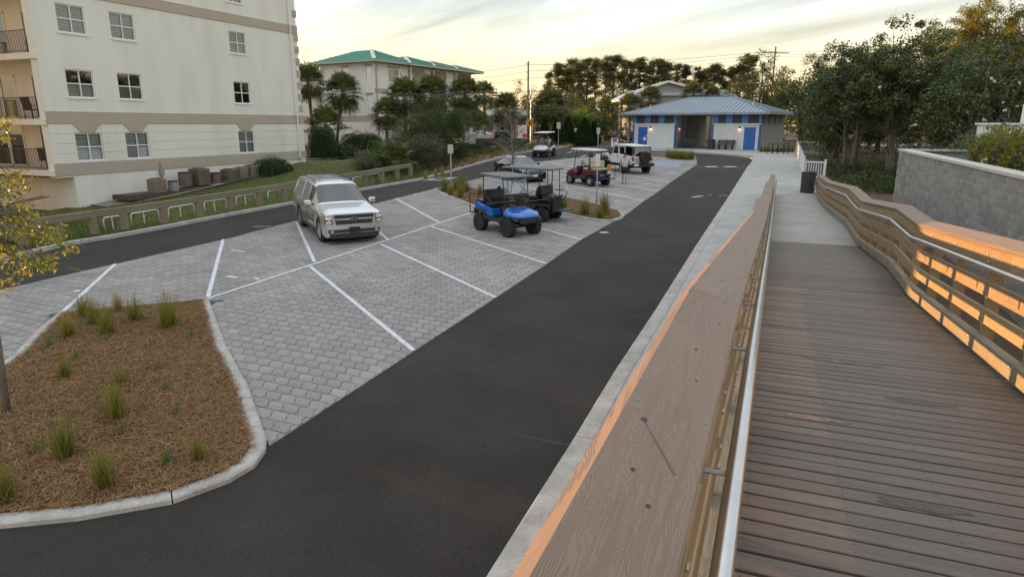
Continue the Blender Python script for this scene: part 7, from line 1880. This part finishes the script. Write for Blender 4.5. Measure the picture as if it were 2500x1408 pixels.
o = link('white_flower', npmesh('white_flower', *leaves(np.random.default_rng(3), [(0, 0, .12), (.05, .05, .22)], .10, 10, .17, .6), [PETAL])); o.location = WF.w(17.2, -.72, WZ - .08); tag(o, 'white blossom lying before the yellow-green planter shrubs', 'flower')
pw = empty('white_parapet', Vector((at(2392, 303, 27.5).x, 27.5, 0)), pi, 'white low wall with post behind the planter shrubs at the right edge', 'wall'); zt = CAM_H + .02
MB().bb(-9, 0, -.12, .12, 1.0, zt - .06).obj('wall', WHITE, pw); MB().bb(-9, .08, -.2, .2, zt - .06, zt + .02).obj('coping', WHITE, pw, bevel=.02); MB().bb(-2.2, -1.75, -.2, .2, 1.0, zt + .75).obj('post', WHITE, pw, bevel=.02); MB().bb(-.7, -.4, .12, .16, zt - .32, zt - .12).obj('light', GALV, pw)

# ------------------------------------------------------------------ timber guard rail and white pipe hoops on the left lawn
gr = empty('timber_guard_rail', G(565, 514), 0, 'low weathered timber guard rail on square posts along the lawn kerb', 'railing'); g0 = gr.location
gpx = [(-40, 616), (60, 600), (150, 584), (232, 570), (307, 559), (402, 543), (489, 528), (565, 514), (634, 501.5), (696, 490.5), (765, 478), (832, 465), (894, 453), (933, 445), (970, 437.5), (1003, 431)]
gpts = [G(x, y, .12) for x, y in gpx]
for p in gpts:
    o = MB().box((0, 0, .30), (.26, .26, .66)).obj('post', GREYWOOD, gr, bevel=.01); o.location = p - g0; o.rotation_euler = (0, 0, .35)
for i in range(0, len(gpts) - 1, 1):
    a, b = gpts[i], gpts[i + 1]; d = (b - a).normalized(); n = Vector((d.y, -d.x, 0)).normalized() * 0.02
    o = MB().box((0, 0, 0), ((b - a).length - .006, .16, .24)).obj('beam', GREYWOOD, gr, bevel=.01); o.location = (a + b) / 2 + n + Vector((0, 0, .70)) - g0
    o.rotation_euler = (Matrix.Rotation(atan2(d.y, d.x), 3, 'Z') @ Matrix.Rotation(-math.asin(d.z), 3, 'Y')).to_euler()
for k, (a, b, lab) in enumerate([((255, 553), (300, 546), 'white pipe hoop leftmost behind the guard rail'), ((322, 542), (388, 531), 'white pipe hoop second from the left behind the guard rail'), ((413, 527), (474, 516), 'white pipe hoop below the tan air conditioner'), ((500, 511), (553, 502), 'white pipe hoop below the tall air conditioner'), ((578, 497.5), (625, 489), 'white pipe hoop below the rounded hedge'), ((655, 484), (735, 470), 'white pipe hoop just left of the silver SUV roof'), ((862, 448), (925, 436), 'white pipe hoop right of the silver SUV behind the guard rail')]):
    pa, pb = G(*a, .2), G(*b, .2); rt = empty('pipe_hoop', pa, 0, lab, 'hoop'); d = pb - pa; up = Vector((0, 0, .32))
    MB().tube([Vector((0, 0, -.15)), up * .85, up + d * .06, d * .94 + up, d + up * .85, d + Vector((0, 0, -.15))], .024, 8).obj('pipe', WHITE, rt, smooth=True); MB().tube([d * .45 + Vector((0, 0, -.15)), d * .45 + up], .022, 8).obj('leg', WHITE, rt)

# ------------------------------------------------------------------ air conditioners at the foot of the apartment block
ACB = mat('ac_brown', (.17, .135, .105), .6, (.13, .10, .08), 3); ACT = mat('ac_tan', (.27, .215, .155), .6, (.22, .17, .12), 3); ACG = mat('ac_grey', (.33, .32, .30), .6, (.28, .27, .25), 3)
PLAT = mat('platform_timber', (.06, .045, .035), .9, (.11, .085, .06), 3, .6)
acs = [(364, 408, 434, 475, ACT, 0, 'tan square air conditioner at the left end of the row'), (409, 441, 440, 471, ACG, 1, 'grey round air conditioner second from the left'), (434, 474, 419, 456, ACB, 1, 'brown round air conditioner third from the left'), (467, 512, 409, 455, ACB, 0, 'tallest brown ribbed air conditioner in the row'), (511, 543, 420, 450, ACB, 1, 'small brown round air conditioner right of the tallest'), (543, 576, 411, 441, ACB, 0, 'brown square air conditioner third from the rounded hedge'), (575, 604, 407, 437, ACT, 0, 'tan square air conditioner second from the rounded hedge'), (602, 630, 401, 435, ACT, 0, 'tan square air conditioner touching the rounded hedge')]
for i, (a, b, t, bt, m, rd_, lab) in enumerate(acs):
    off = -1.0 - (.35 if i in (0, 1) else 0)
    x0, zb_ = LB.px((a + b) / 2, bt - 2, off); xa, xb = LB.px(a, bt, off)[0], LB.px(b, bt, off)[0]; zt = LB.px((a + b) / 2, t + 2, off)[1]; w = (xb - xa) * .60; h = zt - zb_
    rt = empty('air_conditioner', LB.w(x0, off, zb_), LB.rz, lab, 'air conditioner'); hw = w / 2 * 1.05
    if rd_:
        MB().lathe([(hw * .98, .02), (hw, .05), (hw, h - .06), (hw * .98, h - .04)], 28).obj('casing', m, rt, smooth=False)
        for k in range(14): z = .1 + k * (h - .2) / 14; MB().lathe([(hw * 1.012, z), (hw * 1.022, z + .012), (hw * 1.012, z + .024)], 28).obj('louvre', m, rt)
        MB().lathe([(hw * 1.03, h - .04), (hw * 1.03, h), (hw * .9, h + .03), (hw * .6, h + .035)], 28).obj('top_grille', BLACK, rt)
    else:
        MB().bb(-hw, hw, -hw, hw, .02, h).obj('casing', m, rt, bevel=.03)
        for k in range(12):
            q = -hw + .07 + k * (2 * hw - .14) / 11
            if h > 1.05: MB().bb(q - .018, q + .018, -hw - .015, -hw + .01, .08, h - .10).obj('louvre', m, rt); MB().bb(-hw - .015, -hw + .01, q - .018, q + .018, .08, h - .10).obj('louvre', m, rt)
            else: z = .1 + k * (h - .2) / 11; MB().bb(-hw + .05, hw - .05, -hw - .014, -hw + .01, z, z + .03).obj('louvre', m, rt); MB().bb(-hw - .014, -hw + .01, -hw + .05, hw - .05, z, z + .03).obj('louvre', m, rt)
        MB().lathe([(hw * .9, h + .002), (hw * .9, h + .03), (hw * .5, h + .04), (.02, h + .04)], 24).obj('top_grille', BLACK, rt)
xa, za = LB.px(310, 478, -1.6); xm, zm = LB.px(445, 465, -1.6); xc, zc_ = LB.px(640, 432, -1.6)
pl_ = empty('equipment_platform', LB.w(xm, -1.2, 0), LB.rz, 'dark low timber platform under the air conditioners', 'platform'); 
for k, (a, b, z0, z1) in enumerate(((xa, xm, za, zm), (xm, (xm + xc) / 2, zm + .02, zm + .12), ((xm + xc) / 2, xc, zm + .25, zc_ + .1))):
    MB().prism([(a - xm, z0 - .25), (b - xm, z1 - .25), (b - xm, z1 + .01), (a - xm, z0 + .01)], -.55, .7, lambda p, q, h: (p, h, q)).obj('skid', PLAT, pl_)
p = LB.w(LB.px(397, 440, -.1)[0], -.1, 0); mt = empty('electric_meter', p, LB.rz, 'grey electric meter box on the wall above the air conditioners', 'meter box'); zz_ = LB.px(397, 420, -.1)[1]
mt.location.z = LB.o.z + zz_; MB().bb(-.11, .11, -.1, .08, -.15, .2).obj('box', ACG, mt, bevel=.01); MB().tube([(0, 0, .2), (0, 0, .55)], .04, 8).obj('conduit', ACG, mt); MB().tube([(0, 0, -.15), (0, 0, -1.2)], .05, 8).obj('conduit', ACG, mt)
ld = empty('wooden_ladder', LB.w(-3.2, -.4, .15), LB.rz, 'old wooden ladder lying on the ground below the lowest balcony', 'ladder'); LDM = mat('ladder_wood', (.22, .16, .10), .85)
for y in (0, .38): MB().beam((-1.8, y, .05), (1.6, y, .42), .05, .07).obj('rail', LDM, ld)
for k in range(8): x = -1.6 + k * .42; MB().beam((x, 0, .07 + .109 * (x + 1.8)), (x, .38, .07 + .109 * (x + 1.8)), .035, .035).obj('rung', LDM, ld)

# ------------------------------------------------------------------ signs
def sign_post(label, px, py, ytop, ybot, w_px, dz=.1, face_az=None, front=None):
    b = G(px, py, dz); top = at(px, ytop, b.y).z - b.z; bot = at(px, ybot, b.y).z - b.z; w = w_px * b.y / FPX
    rt = empty('sign_post', b, face_az or 0, label, 'sign'); MB().bb(-.028, .028, -.01, .03, -.2, top - .02).obj('post', GALV, rt); pn_ = MB().prism(rrect(-w / 2, w / 2, (top - bot) / 2, .03, 3), -.022, -.014, lambda a, c, h: (a, h, (top + bot) / 2 + c)).obj('panel', SIGNW if front else GALV, rt)
    if front: front(rt, w, bot, top)
    return rt
sign_post('blank-backed sign on a pole among the grass tufts of the middle bed', 1102, 456, 353, 375, 13.5, face_az=-.2)
def red_front(rt, w, b, t):
    h = t - b; txt('P', h * .14, SIGNK, rt, loc=(0, -.026, t - h * .12)); txt('PUBLIC', h * .125, SIGNR, rt, loc=(0, -.026, t - h * .42)); txt('PARKING', h * .115, SIGNR, rt, loc=(0, -.026, t - h * .70))
sign_post('white sign with red lettering on a pole at the tip of the middle bed', 1455.5, 514, 376, 405, 11.5, face_az=.12, front=red_front)
sign_post('sign back on a tall pole before the cone evergreens', 1363, 354.5, 299, 314.5, 9.2); sign_post('sign back on a pole just left of the white off-roader', 1459.5, 367, 312, 327, 8.5)
b = G(1499, 374, .05); ac = empty('accessible_parking_sign', b, .1, 'white and blue accessible parking sign behind the white off-roader', 'sign'); z1 = at(1499, 337.5, b.y).z - b.z; z0 = at(1499, 359, b.y).z - b.z
MB().bb(-.03, .03, 0, .05, -.2, z1).obj('post', GALV, ac); MB().bb(-.30, .30, -.03, -.005, z0, z1).obj('panel', SIGNW, ac); MB().bb(-.17, .20, -.04, -.03, z1 - .33, z1 - .04).obj('blue_field', SIGNB, ac); wheelchair(ac, .01, -.045, z1 - .19, .26, SIGNW); txt('PARKING BY', .06, SIGNB, ac, loc=(.01, -.034, z1 - .40)); txt('PERMIT ONLY', .055, SIGNB, ac, loc=(.01, -.034, z1 - .50)); MB().bb(-.15, .18, -.036, -.03, z0 + .08, z0 + .14).obj('fine_plate', SIGNB, ac)

# ------------------------------------------------------------------ utility poles and wires
POLEW = mat('pole_wood', (.20, .145, .10), .9, (.13, .095, .07), 2, .5)
def upole(label, px, Y, ytop, r=.17, arm=None):
    b = at(px, 303, Y); b.z = 2.0; h = at(px, ytop, Y).z - 2.0; rt = empty('utility_pole', b, 0, label, 'pole'); MB().tube([(0, 0, -.3), (0, 0, h)], [r, r * .72], 10).obj('shaft', POLEW, rt, smooth=True)
    if arm:
        MB().beam((-arm, 0, h - .9), (arm, 0, h - 1.0), .12, .14).obj('crossarm', POLEW, rt)
        for x in (-arm + .1, -arm * .3, arm * .6): MB().lathe([(.03, 0), (.07, .08), (.05, .2), (.01, .22)], 8, (x, 0, h - .85)).obj('insulator', GALV, rt)
    else:
        for dz in (.4, 1.55, 2.6): MB().tube([(0, 0, h - dz), (-.4, -.15, h - dz + .05)], .05, 6).obj('insulator', GALV, rt)
        MB().lathe([(.16, 0), (.16, .7), (.06, .78)], 10, (.28, -.2, h - 5.4)).obj('transformer', GALV, rt)
    return rt
up1 = upole('tall utility pole right of the white shop', 1289, 101, 150); up2 = upole('utility pole with crossarm above the dark oak', 1877, 112, 114, .16, 2.2); upole('small distant utility pole between the palms', 1212, 150, 215, .14, 1.4)
MB().tube([(.45, .3, -.2), (.45, .3, 8.0)], .09, 8).obj('conduit', GALV, up1)
dm = empty('warning_sign', at(1293, 303, 99.5), 0, 'yellow diamond warning sign at the foot of the tall utility pole', 'sign'); dm.location.z = 2.0; zc = at(1293, 300, 99.5).z - 2.0
MB().prism([(0, -.62), (.62, 0), (0, .62), (-.62, 0)], -.02, .02, lambda a, c, h: (a, h, zc + c)).obj('panel', mat('sign_yellow', (.75, .42, .02), .5), dm); MB().bb(-.035, .035, .02, .07, -.2, zc).obj('post', GALV, dm); MB().bb(-.10, .10, -.03, -.02, zc - .28, zc + .22).obj('figure', BLACK, dm)
WIRE = mat('wire', (.05, .05, .05), .6)
def wire(label, pts, sag=.4, r=.022):
    P_ = []
    for (a, b) in zip(pts, pts[1:]):
        for k in range(13): f = k / 12; P_.append(a.lerp(b, f) - Vector((0, 0, sag * 4 * f * (1 - f))))
    o = MB().tube(P_, r, 4, False).obj('power_line', WIRE); return tag(o, label, 'wire')
for (y0, y1, y2, y3, lab) in [(168, 159, 126, 108, 'topmost power line between the two utility poles'), (186, 174, 132, 118, 'second power line from the top between the utility poles'), (203, 191, 138, 122, 'third power line from the top between the utility poles')]:
    wire(lab, [at(1020, y0 + 14, 112), at(1289, y1, 101), at(1876, y2, 112), at(2300, y3, 100)])
wire('thick low cable just below mid height of the tall utility pole', [at(1020, 236, 112), at(1289, 223, 101), at(1700, 214, 109)], .5, .05)

# white scalloped fence
wf_ = empty('scalloped_fence', at(1170, 303, 80), .1, 'white scalloped fence panels left of the pickup truck', 'fence'); wf_.location.z = 2.0
for k in range(2):
    x = -1.6 + k * 1.75; pts = [(x, 0), (x + 1.65, 0), (x + 1.65, .9)] + [(x + .825 + .8 * cos(t), .9 + .62 * sin(t)) for t in [pi * j / 10 for j in range(1, 10)]] + [(x, .9)]
    MB().prism(pts, 0, .05, lambda a, c, h: (a, h, c)).obj('panel', WHITE, wf_)
for x in (-1.66, .08, 1.82): MB().bb(x - .06, x + .06, -.06, .1, 0, 1.15).obj('post', WHITE, wf_)
gp_ = empty('white_gatepost', at(1408, 303, 84), 0, 'white fence boards in the gap between cone evergreens', 'fence'); gp_.location.z = 2.0
for k in range(5): MB().bb(-.5 + k * .2, -.32 + k * .2, 0, .03, 0, 2.1).obj('board', WHITE, gp_)

# ------------------------------------------------------------------ white picket railing along the sidewalk
fz = lambda p: gz(p.y) + .10
fr_ = empty('white_railing', (fB.x, fB.y, fz(fB)), 0, 'white picket railing along the right side of the sidewalk', 'railing'); f0 = fr_.location
fC = fB + R(-.2, 1.1, 0); fD = fA + R(.2, 1.8, 0); run = [(fC, fB), (fB, fA), (fA, fD)]
for a, b in run:
    a3, b3 = Vector((a.x, a.y, fz(a))), Vector((b.x, b.y, fz(b))); L = (b3 - a3).length; n = max(1, round(L / 2.4))
    for k in range(n + 1):
        p = a3.lerp(b3, k / n) - f0; o = MB().bb(-.055, .055, -.055, .055, -.1, 1.14).bb(-.07, .07, -.07, .07, 1.14, 1.19).obj('post', WHITE, fr_); o.location = p; o.rotation_euler = (0, 0, -RA)
    for h in (.12, 1.02): MB().beam(a3 - f0 + Vector((0, 0, h)), b3 - f0 + Vector((0, 0, h)), .05, .08).obj('rail', WHITE, fr_)
    m = int(L / .125)
    for k in range(m):
        p = a3.lerp(b3, (k + .5) / m) - f0; o = link('picket', bpy.data.meshes.get('picket_mesh') or MB().bb(-.018, .018, -.018, .018, .12, 1.02).obj('picket_tmp', WHITE).data, None, fr_)
        if not bpy.data.meshes.get('picket_mesh'): o.data.name = 'picket_mesh'; bpy.data.objects.remove(bpy.data.objects['picket_tmp'])
        o.location = p
# bins, benches, bicycle hoops
def bin_(label, p, r, h, rz=0):
    rt = empty('litter_bin', p, rz, label, 'bin'); MB().lathe([(r * .9, .02), (r * .9, h * .93)], 20).obj('drum', BLACK, rt)
    n = 20
    sm_ = mat('bin_slat', (.055, .055, .06), .5)
    for k in range(n):
        a = 2 * pi * k / n; o = MB().box((r, 0, h * .48), (.03, 2 * pi * r / n * .72, h * .92)).obj('slat', sm_, rt); o.rotation_euler = (0, 0, a)
    MB().lathe([(r * 1.04, h * .86), (r * 1.06, h), (r * .7, h + .03), (r * .62, h + .03), (r * .62, h * .9)], 24).obj('lid', BLACK, rt)
bb_ = G(1966, 472, .11); bin_('dark slatted litter bin at the foot of the right railing', Vector((bb_.x + .22, bb_.y + .3, gz(bb_.y) + .11)), .33, 1.06); bb_ = RB.w(rp(1741, 350)[0], -.55, 0); bin_('black litter bin beside the restroom breezeway', bb_, .34, .95)
def bench(label, p, rz):
    rt = empty('park_bench', p, rz, label, 'bench'); m = mat('bench_board', (.085, .065, .055), .7, (.06, .048, .042), 5); L = 1.75
    for k in range(3): MB().bb(-L / 2, L / 2, -.28 + k * .15, -.15 + k * .15, .43, .48).obj('seat_slat', m, rt)
    for k in range(2): MB().prism([(.19 + .03 * k, .56 + .19 * k), (.23 + .03 * k, .56 + .19 * k), (.27 + .03 * k, .72 + .19 * k), (.23 + .03 * k, .72 + .19 * k)], -L / 2, L / 2, lambda a, c, h: (h, a, c)).obj('back_slat', m, rt)
    for x in (-L / 2 + .2, 0, L / 2 - .2): MB().prism([(-.26, 0), (-.14, 0), (-.08, .3), (.08, .3), (.16, 0), (.30, 0), (.24, .45), (.32, .95), (.25, .95), (.15, .48), (-.28, .43)], x - .05, x + .05, lambda a, c, h: (h, a, c)).obj('leg', m, rt)
    return rt
xb, _ = rp(1777, 369); bench('brown bench against the right restroom wall', RB.w(xb - .1, -.55, 0), RB.rz); bench('brown bench inside the restroom breezeway', RB.w(bx0 + 1.1, .75, 0), RB.rz + .25)
for k, (x, lab) in enumerate([(1879, 'dark bicycle hoop nearest the restroom door'), (1892, 'dark bicycle hoop second from the restroom'), (1905, 'dark bicycle hoop third from the restroom'), (1919, 'dark bicycle hoop nearest the white railing')]):
    b = G(x, 374.5, .1); rt = empty('bicycle_hoop', b, .25, lab, 'bike rack'); r = .24
    MB().tube([(-r, 0, -.1), (-r, 0, .62)] + [(-r * cos(t), 0, .62 + r * sin(t)) for t in [pi * j / 8 for j in range(1, 8)]] + [(r, 0, .62), (r, 0, -.1)], .03, 8).obj('hoop', mat('hoop_metal', (.035, .028, .022), .45), rt, smooth=True)
    for s in (-1, 1): MB().lathe([(.07, .0), (.07, .012), (.03, .014)], 10, (s * r, 0, 0)).obj('foot_plate', BLACK, rt)
sheet('planting_strip', [(p.x, p.y) for p in (G(1850, 372), G(1938, 374.5), G(1940, 369), G(1856, 367))], .11, STRAW)
for k in range(9): tuft(1858 + k * 9.5, 371.5, .6, 'grass tuft behind the bicycle hoops', k, 'grass behind the bicycle hoops', dz=.1, skirt=False)
MB().tube([(0, 0, 0), (0, 0, 1.5)], .05, 6)

# ------------------------------------------------------------------ people
SKINM = mat('skin', (.48, .29, .21), .55); HAIR = mat('hair_dark', (.04, .028, .02), .7)
def skinned(name, m, nodes, edges, parent, sub=2, root=0):
    me = bpy.data.meshes.new(name); me.from_pydata([n[0] for n in nodes], edges, []); me.materials.append(m); o = link(name, me, None, parent)
    md = o.modifiers.new('skin', 'SKIN'); md.use_smooth_shade = True
    lay = me.skin_vertices[0].data
    for i, n in enumerate(nodes): lay[i].radius = (n[1], n[2] if len(n) > 2 else n[1]); lay[i].use_root = (i == root)
    s = o.modifiers.new('sub', 'SUBSURF'); s.levels = sub; s.render_levels = sub
    return o
def person(name, label, loc, rz, pose='stand', shirt=(.6, .6, .65), shorts=(.02, .02, .025), h=1.78, cap=True, armL=None, armR=None, legs=None, backpack=False):
    rt = empty(name, loc, rz, label, 'person'); rt.scale = (h / 1.78,) * 3      # local +x = facing
    hip = .92 if pose != 'sit' else .50; T_ = hip
    J = dict(pel=(0, 0, T_), wai=(0, 0, T_ + .14), che=(.01, 0, T_ + .36), nec=(0, 0, T_ + .53), hea=(.02, 0, T_ + .60), cra=(.02, 0, T_ + .73), top=(.01, 0, T_ + .82))
    for s, n in ((1, 'L'), (-1, 'R')):
        J['sh' + n] = (0, s * .19, T_ + .47); J['hp' + n] = (0, s * .10, T_ - .05)
        if pose == 'sit': J['kn' + n] = (.44, s * .13, T_ + .02); J['an' + n] = (.46, s * .13, T_ - .42); J['to' + n] = (.62, s * .13, T_ - .46)
        else:
            f = (legs or {}).get(n, 0); J['kn' + n] = (.05 + f * .4, s * .105, .49); J['an' + n] = (f * .75 - .02, s * .10, .075 + abs(min(f, 0)) * .1); J['to' + n] = (f * .75 + .15, s * .12, .035)
        ar = {'L': armL, 'R': armR}[n] or [(0.02, s * .24, T_ + .21), (.06, s * .25, T_ - .02), (.08, s * .25, T_ - .10)]
        J['el' + n], J['wr' + n], J['ha' + n] = ar
    rad = dict(pel=(.125, .155), wai=(.10, .14), che=(.115, .165), nec=(.05, .05), hea=(.06, .055), cra=(.098, .078), top=(.06, .055))
    for n in 'LR': rad.update({'sh' + n: (.06, .06), 'el' + n: (.04, .04), 'wr' + n: (.027, .027), 'ha' + n: (.03, .022), 'hp' + n: (.09, .09), 'kn' + n: (.058, .058), 'an' + n: (.038, .038), 'to' + n: (.032, .04)})
    ks = list(J); ed = [('pel', 'wai'), ('wai', 'che'), ('che', 'nec'), ('nec', 'hea'), ('hea', 'cra'), ('cra', 'top')]
    for n in 'LR': ed += [('che', 'sh' + n), ('sh' + n, 'el' + n), ('el' + n, 'wr' + n), ('wr' + n, 'ha' + n), ('pel', 'hp' + n), ('hp' + n, 'kn' + n), ('kn' + n, 'an' + n), ('an' + n, 'to' + n)]
    nodes = [(J[k], *rad[k]) for k in ks]; edges = [(ks.index(a), ks.index(b)) for a, b in ed]
    # fingers: short chains rooted in each palm
    for n, s in (('L', 1), ('R', -1)):
        w, hd = Vector(J['wr' + n]), Vector(J['ha' + n]); d = (hd - w).normalized(); sd = d.cross(Vector((1, 0, 0))); sd = sd.normalized() if sd.length > .1 else Vector((0, 1, 0))
        for j in range(5):
            o_ = (j - 1.6) * .020 if j < 4 else -.03 * 1; ln_ = (.06, .075, .07, .05, .045)[j]; dd = d if j < 4 else (d * .6 + sd * -1).normalized()
            b_ = len(nodes); p0 = hd + sd * o_ + d * .015 if j < 4 else hd - sd * .02; nodes += [(tuple(p0), .010), (tuple(p0 + dd * ln_ * .55 + Vector((.006, 0, 0))), .009), (tuple(p0 + dd * ln_ + Vector((.018, 0, 0))), .007)]; edges += [(ks.index('ha' + n), b_), (b_, b_ + 1), (b_ + 1, b_ + 2)]
    skinned('body', SKINM, nodes, edges, rt)
    def cloth(nm, m, keys, es, grow, extra=()):
        ns = [(J[k], rad[k][0] + grow, rad[k][1] + grow) for k in keys] + list(extra); return skinned(nm, m, ns, es, rt)
    sm = mat('shirt_%d' % (hash(shirt) % 9999), shirt, .85, tuple(q * .85 for q in shirt), 6); pm_ = mat('shorts_%d' % (hash(shorts) % 9999), shorts, .85)
    half = lambda a, b, f: tuple(Vector(J[a]).lerp(Vector(J[b]), f))
    kk = ['pel', 'wai', 'che', 'shL', 'shR']; ex = [(half('shL', 'elL', .8), .064, .064), (half('shR', 'elR', .8), .064, .064)]
    cloth('shirt', sm, kk, [(0, 1), (1, 2), (2, 3), (2, 4), (3, 5), (4, 6)], .022, ex)
    kk = ['pel', 'hpL', 'hpR']; ex = [(half('hpL', 'knL', .85), .088, .088), (half('hpR', 'knR', .85), .088, .088)]
    cloth('shorts', pm_, kk, [(0, 1), (0, 2), (1, 3), (2, 4)], .026, ex)
    hc = Vector(J['cra'])
    if cap:
        c_ = MB().lathe([(.103, -.02), (.106, .02), (.09, .075), (.05, .105), (.005, .112)], 16, tuple(hc + Vector((0, 0, .02)))); c_.prism([(hc.x + .06, hc.y - .07), (hc.x + .18, hc.y - .05), (hc.x + .18, hc.y + .05), (hc.x + .06, hc.y + .07)], hc.z + .005, hc.z + .018); c_.obj('cap', mat('cap_dark', (.04, .035, .03), .8), rt, smooth=True)
    else: MB().lathe([(.10, -.07), (.108, 0), (.095, .06), (.05, .10), (.005, .108)], 14, tuple(hc + Vector((-.018, 0, .012)))).obj('hair', HAIR, rt, smooth=True)
    fc = MB()
    fc.box(tuple(hc + Vector((.10, 0, -.03))), (.03, .022, .04)); fc.obj('nose', SKINM, rt, bevel=.008)
    for s in (-1, 1): MB().lathe([(.001, -.006), (.011, -.004), (.011, .004), (.001, .006)], 8, tuple(hc + Vector((.088, s * .034, .002))), 'x').obj('eye', DARK, rt); MB().lathe([(.001, -.008), (.024, -.004), (.024, .004), (.001, .008)], 8, tuple(hc + Vector((0, s * .082, -.02))), 'y').obj('ear', SKINM, rt)
    MB().box(tuple(hc + Vector((.088, 0, -.075))), (.01, .045, .009)).obj('mouth', mat('lips', (.32, .13, .11), .6), rt)
    if pose != 'sit':
        for n in 'LR':
            a, t = Vector(J['an' + n]), Vector(J['to' + n]); MB().beam((a.x - .06, a.y, .012), (t.x + .06, t.y, .012), .10, .022).obj('sandal', mat('sandal_brown', (.10, .06, .04), .7), rt)
    if backpack: MB().box((-.20, 0, T_ + .30), (.18, .32, .44)).obj('backpack', mat('pack_black', (.02, .02, .022), .7), rt, bevel=.06)
    return rt
mp_ = G(1524, 449, .02); T0 = .92
person('person', 'person in pale tee shirt, dark shorts and cap waving one arm beside the white off-roader', mp_, radians(-105), shirt=(.50, .52, .60), legs={'L': .22, 'R': -.16}, armL=[(.05, .42, T0 + .62), (.08, .60, T0 + .82), (.08, .66, T0 + .90)], h=1.80)
wcr = bpy.data.objects['white_golf_cart']; mw = wcr.matrix_basis
def seat_person(label, lx, ly, shirt, cap):
    p = mw @ Vector((lx, ly, .50)); rz = wcr.rotation_euler.z; z = p.z + .0
    return person('person', label, Vector((p.x, p.y, z)), rz, 'sit', shirt, (.30, .22, .18), 1.72, cap, armL=[(.16, .25, .72), (.36, .14, .76), (.42, .10, .78)], armR=[(.14, -.25, .70), (.30, -.2, .62), (.37, -.18, .6)])
seat_person('person in white shirt at the wheel of the white golf cart', -.34, .27, (.62, .64, .66), True); seat_person('person sitting beside the driver of the white golf cart', -.34, -.27, (.40, .44, .50), False)
p = G(1471, 348); person('person', 'distant person with dark backpack walking on the street behind the evergreens', Vector((p.x, p.y, 2.05)), radians(60), shirt=(.05, .045, .045), shorts=(.45, .40, .34), legs={'L': .15, 'R': -.12}, backpack=True, cap=False)
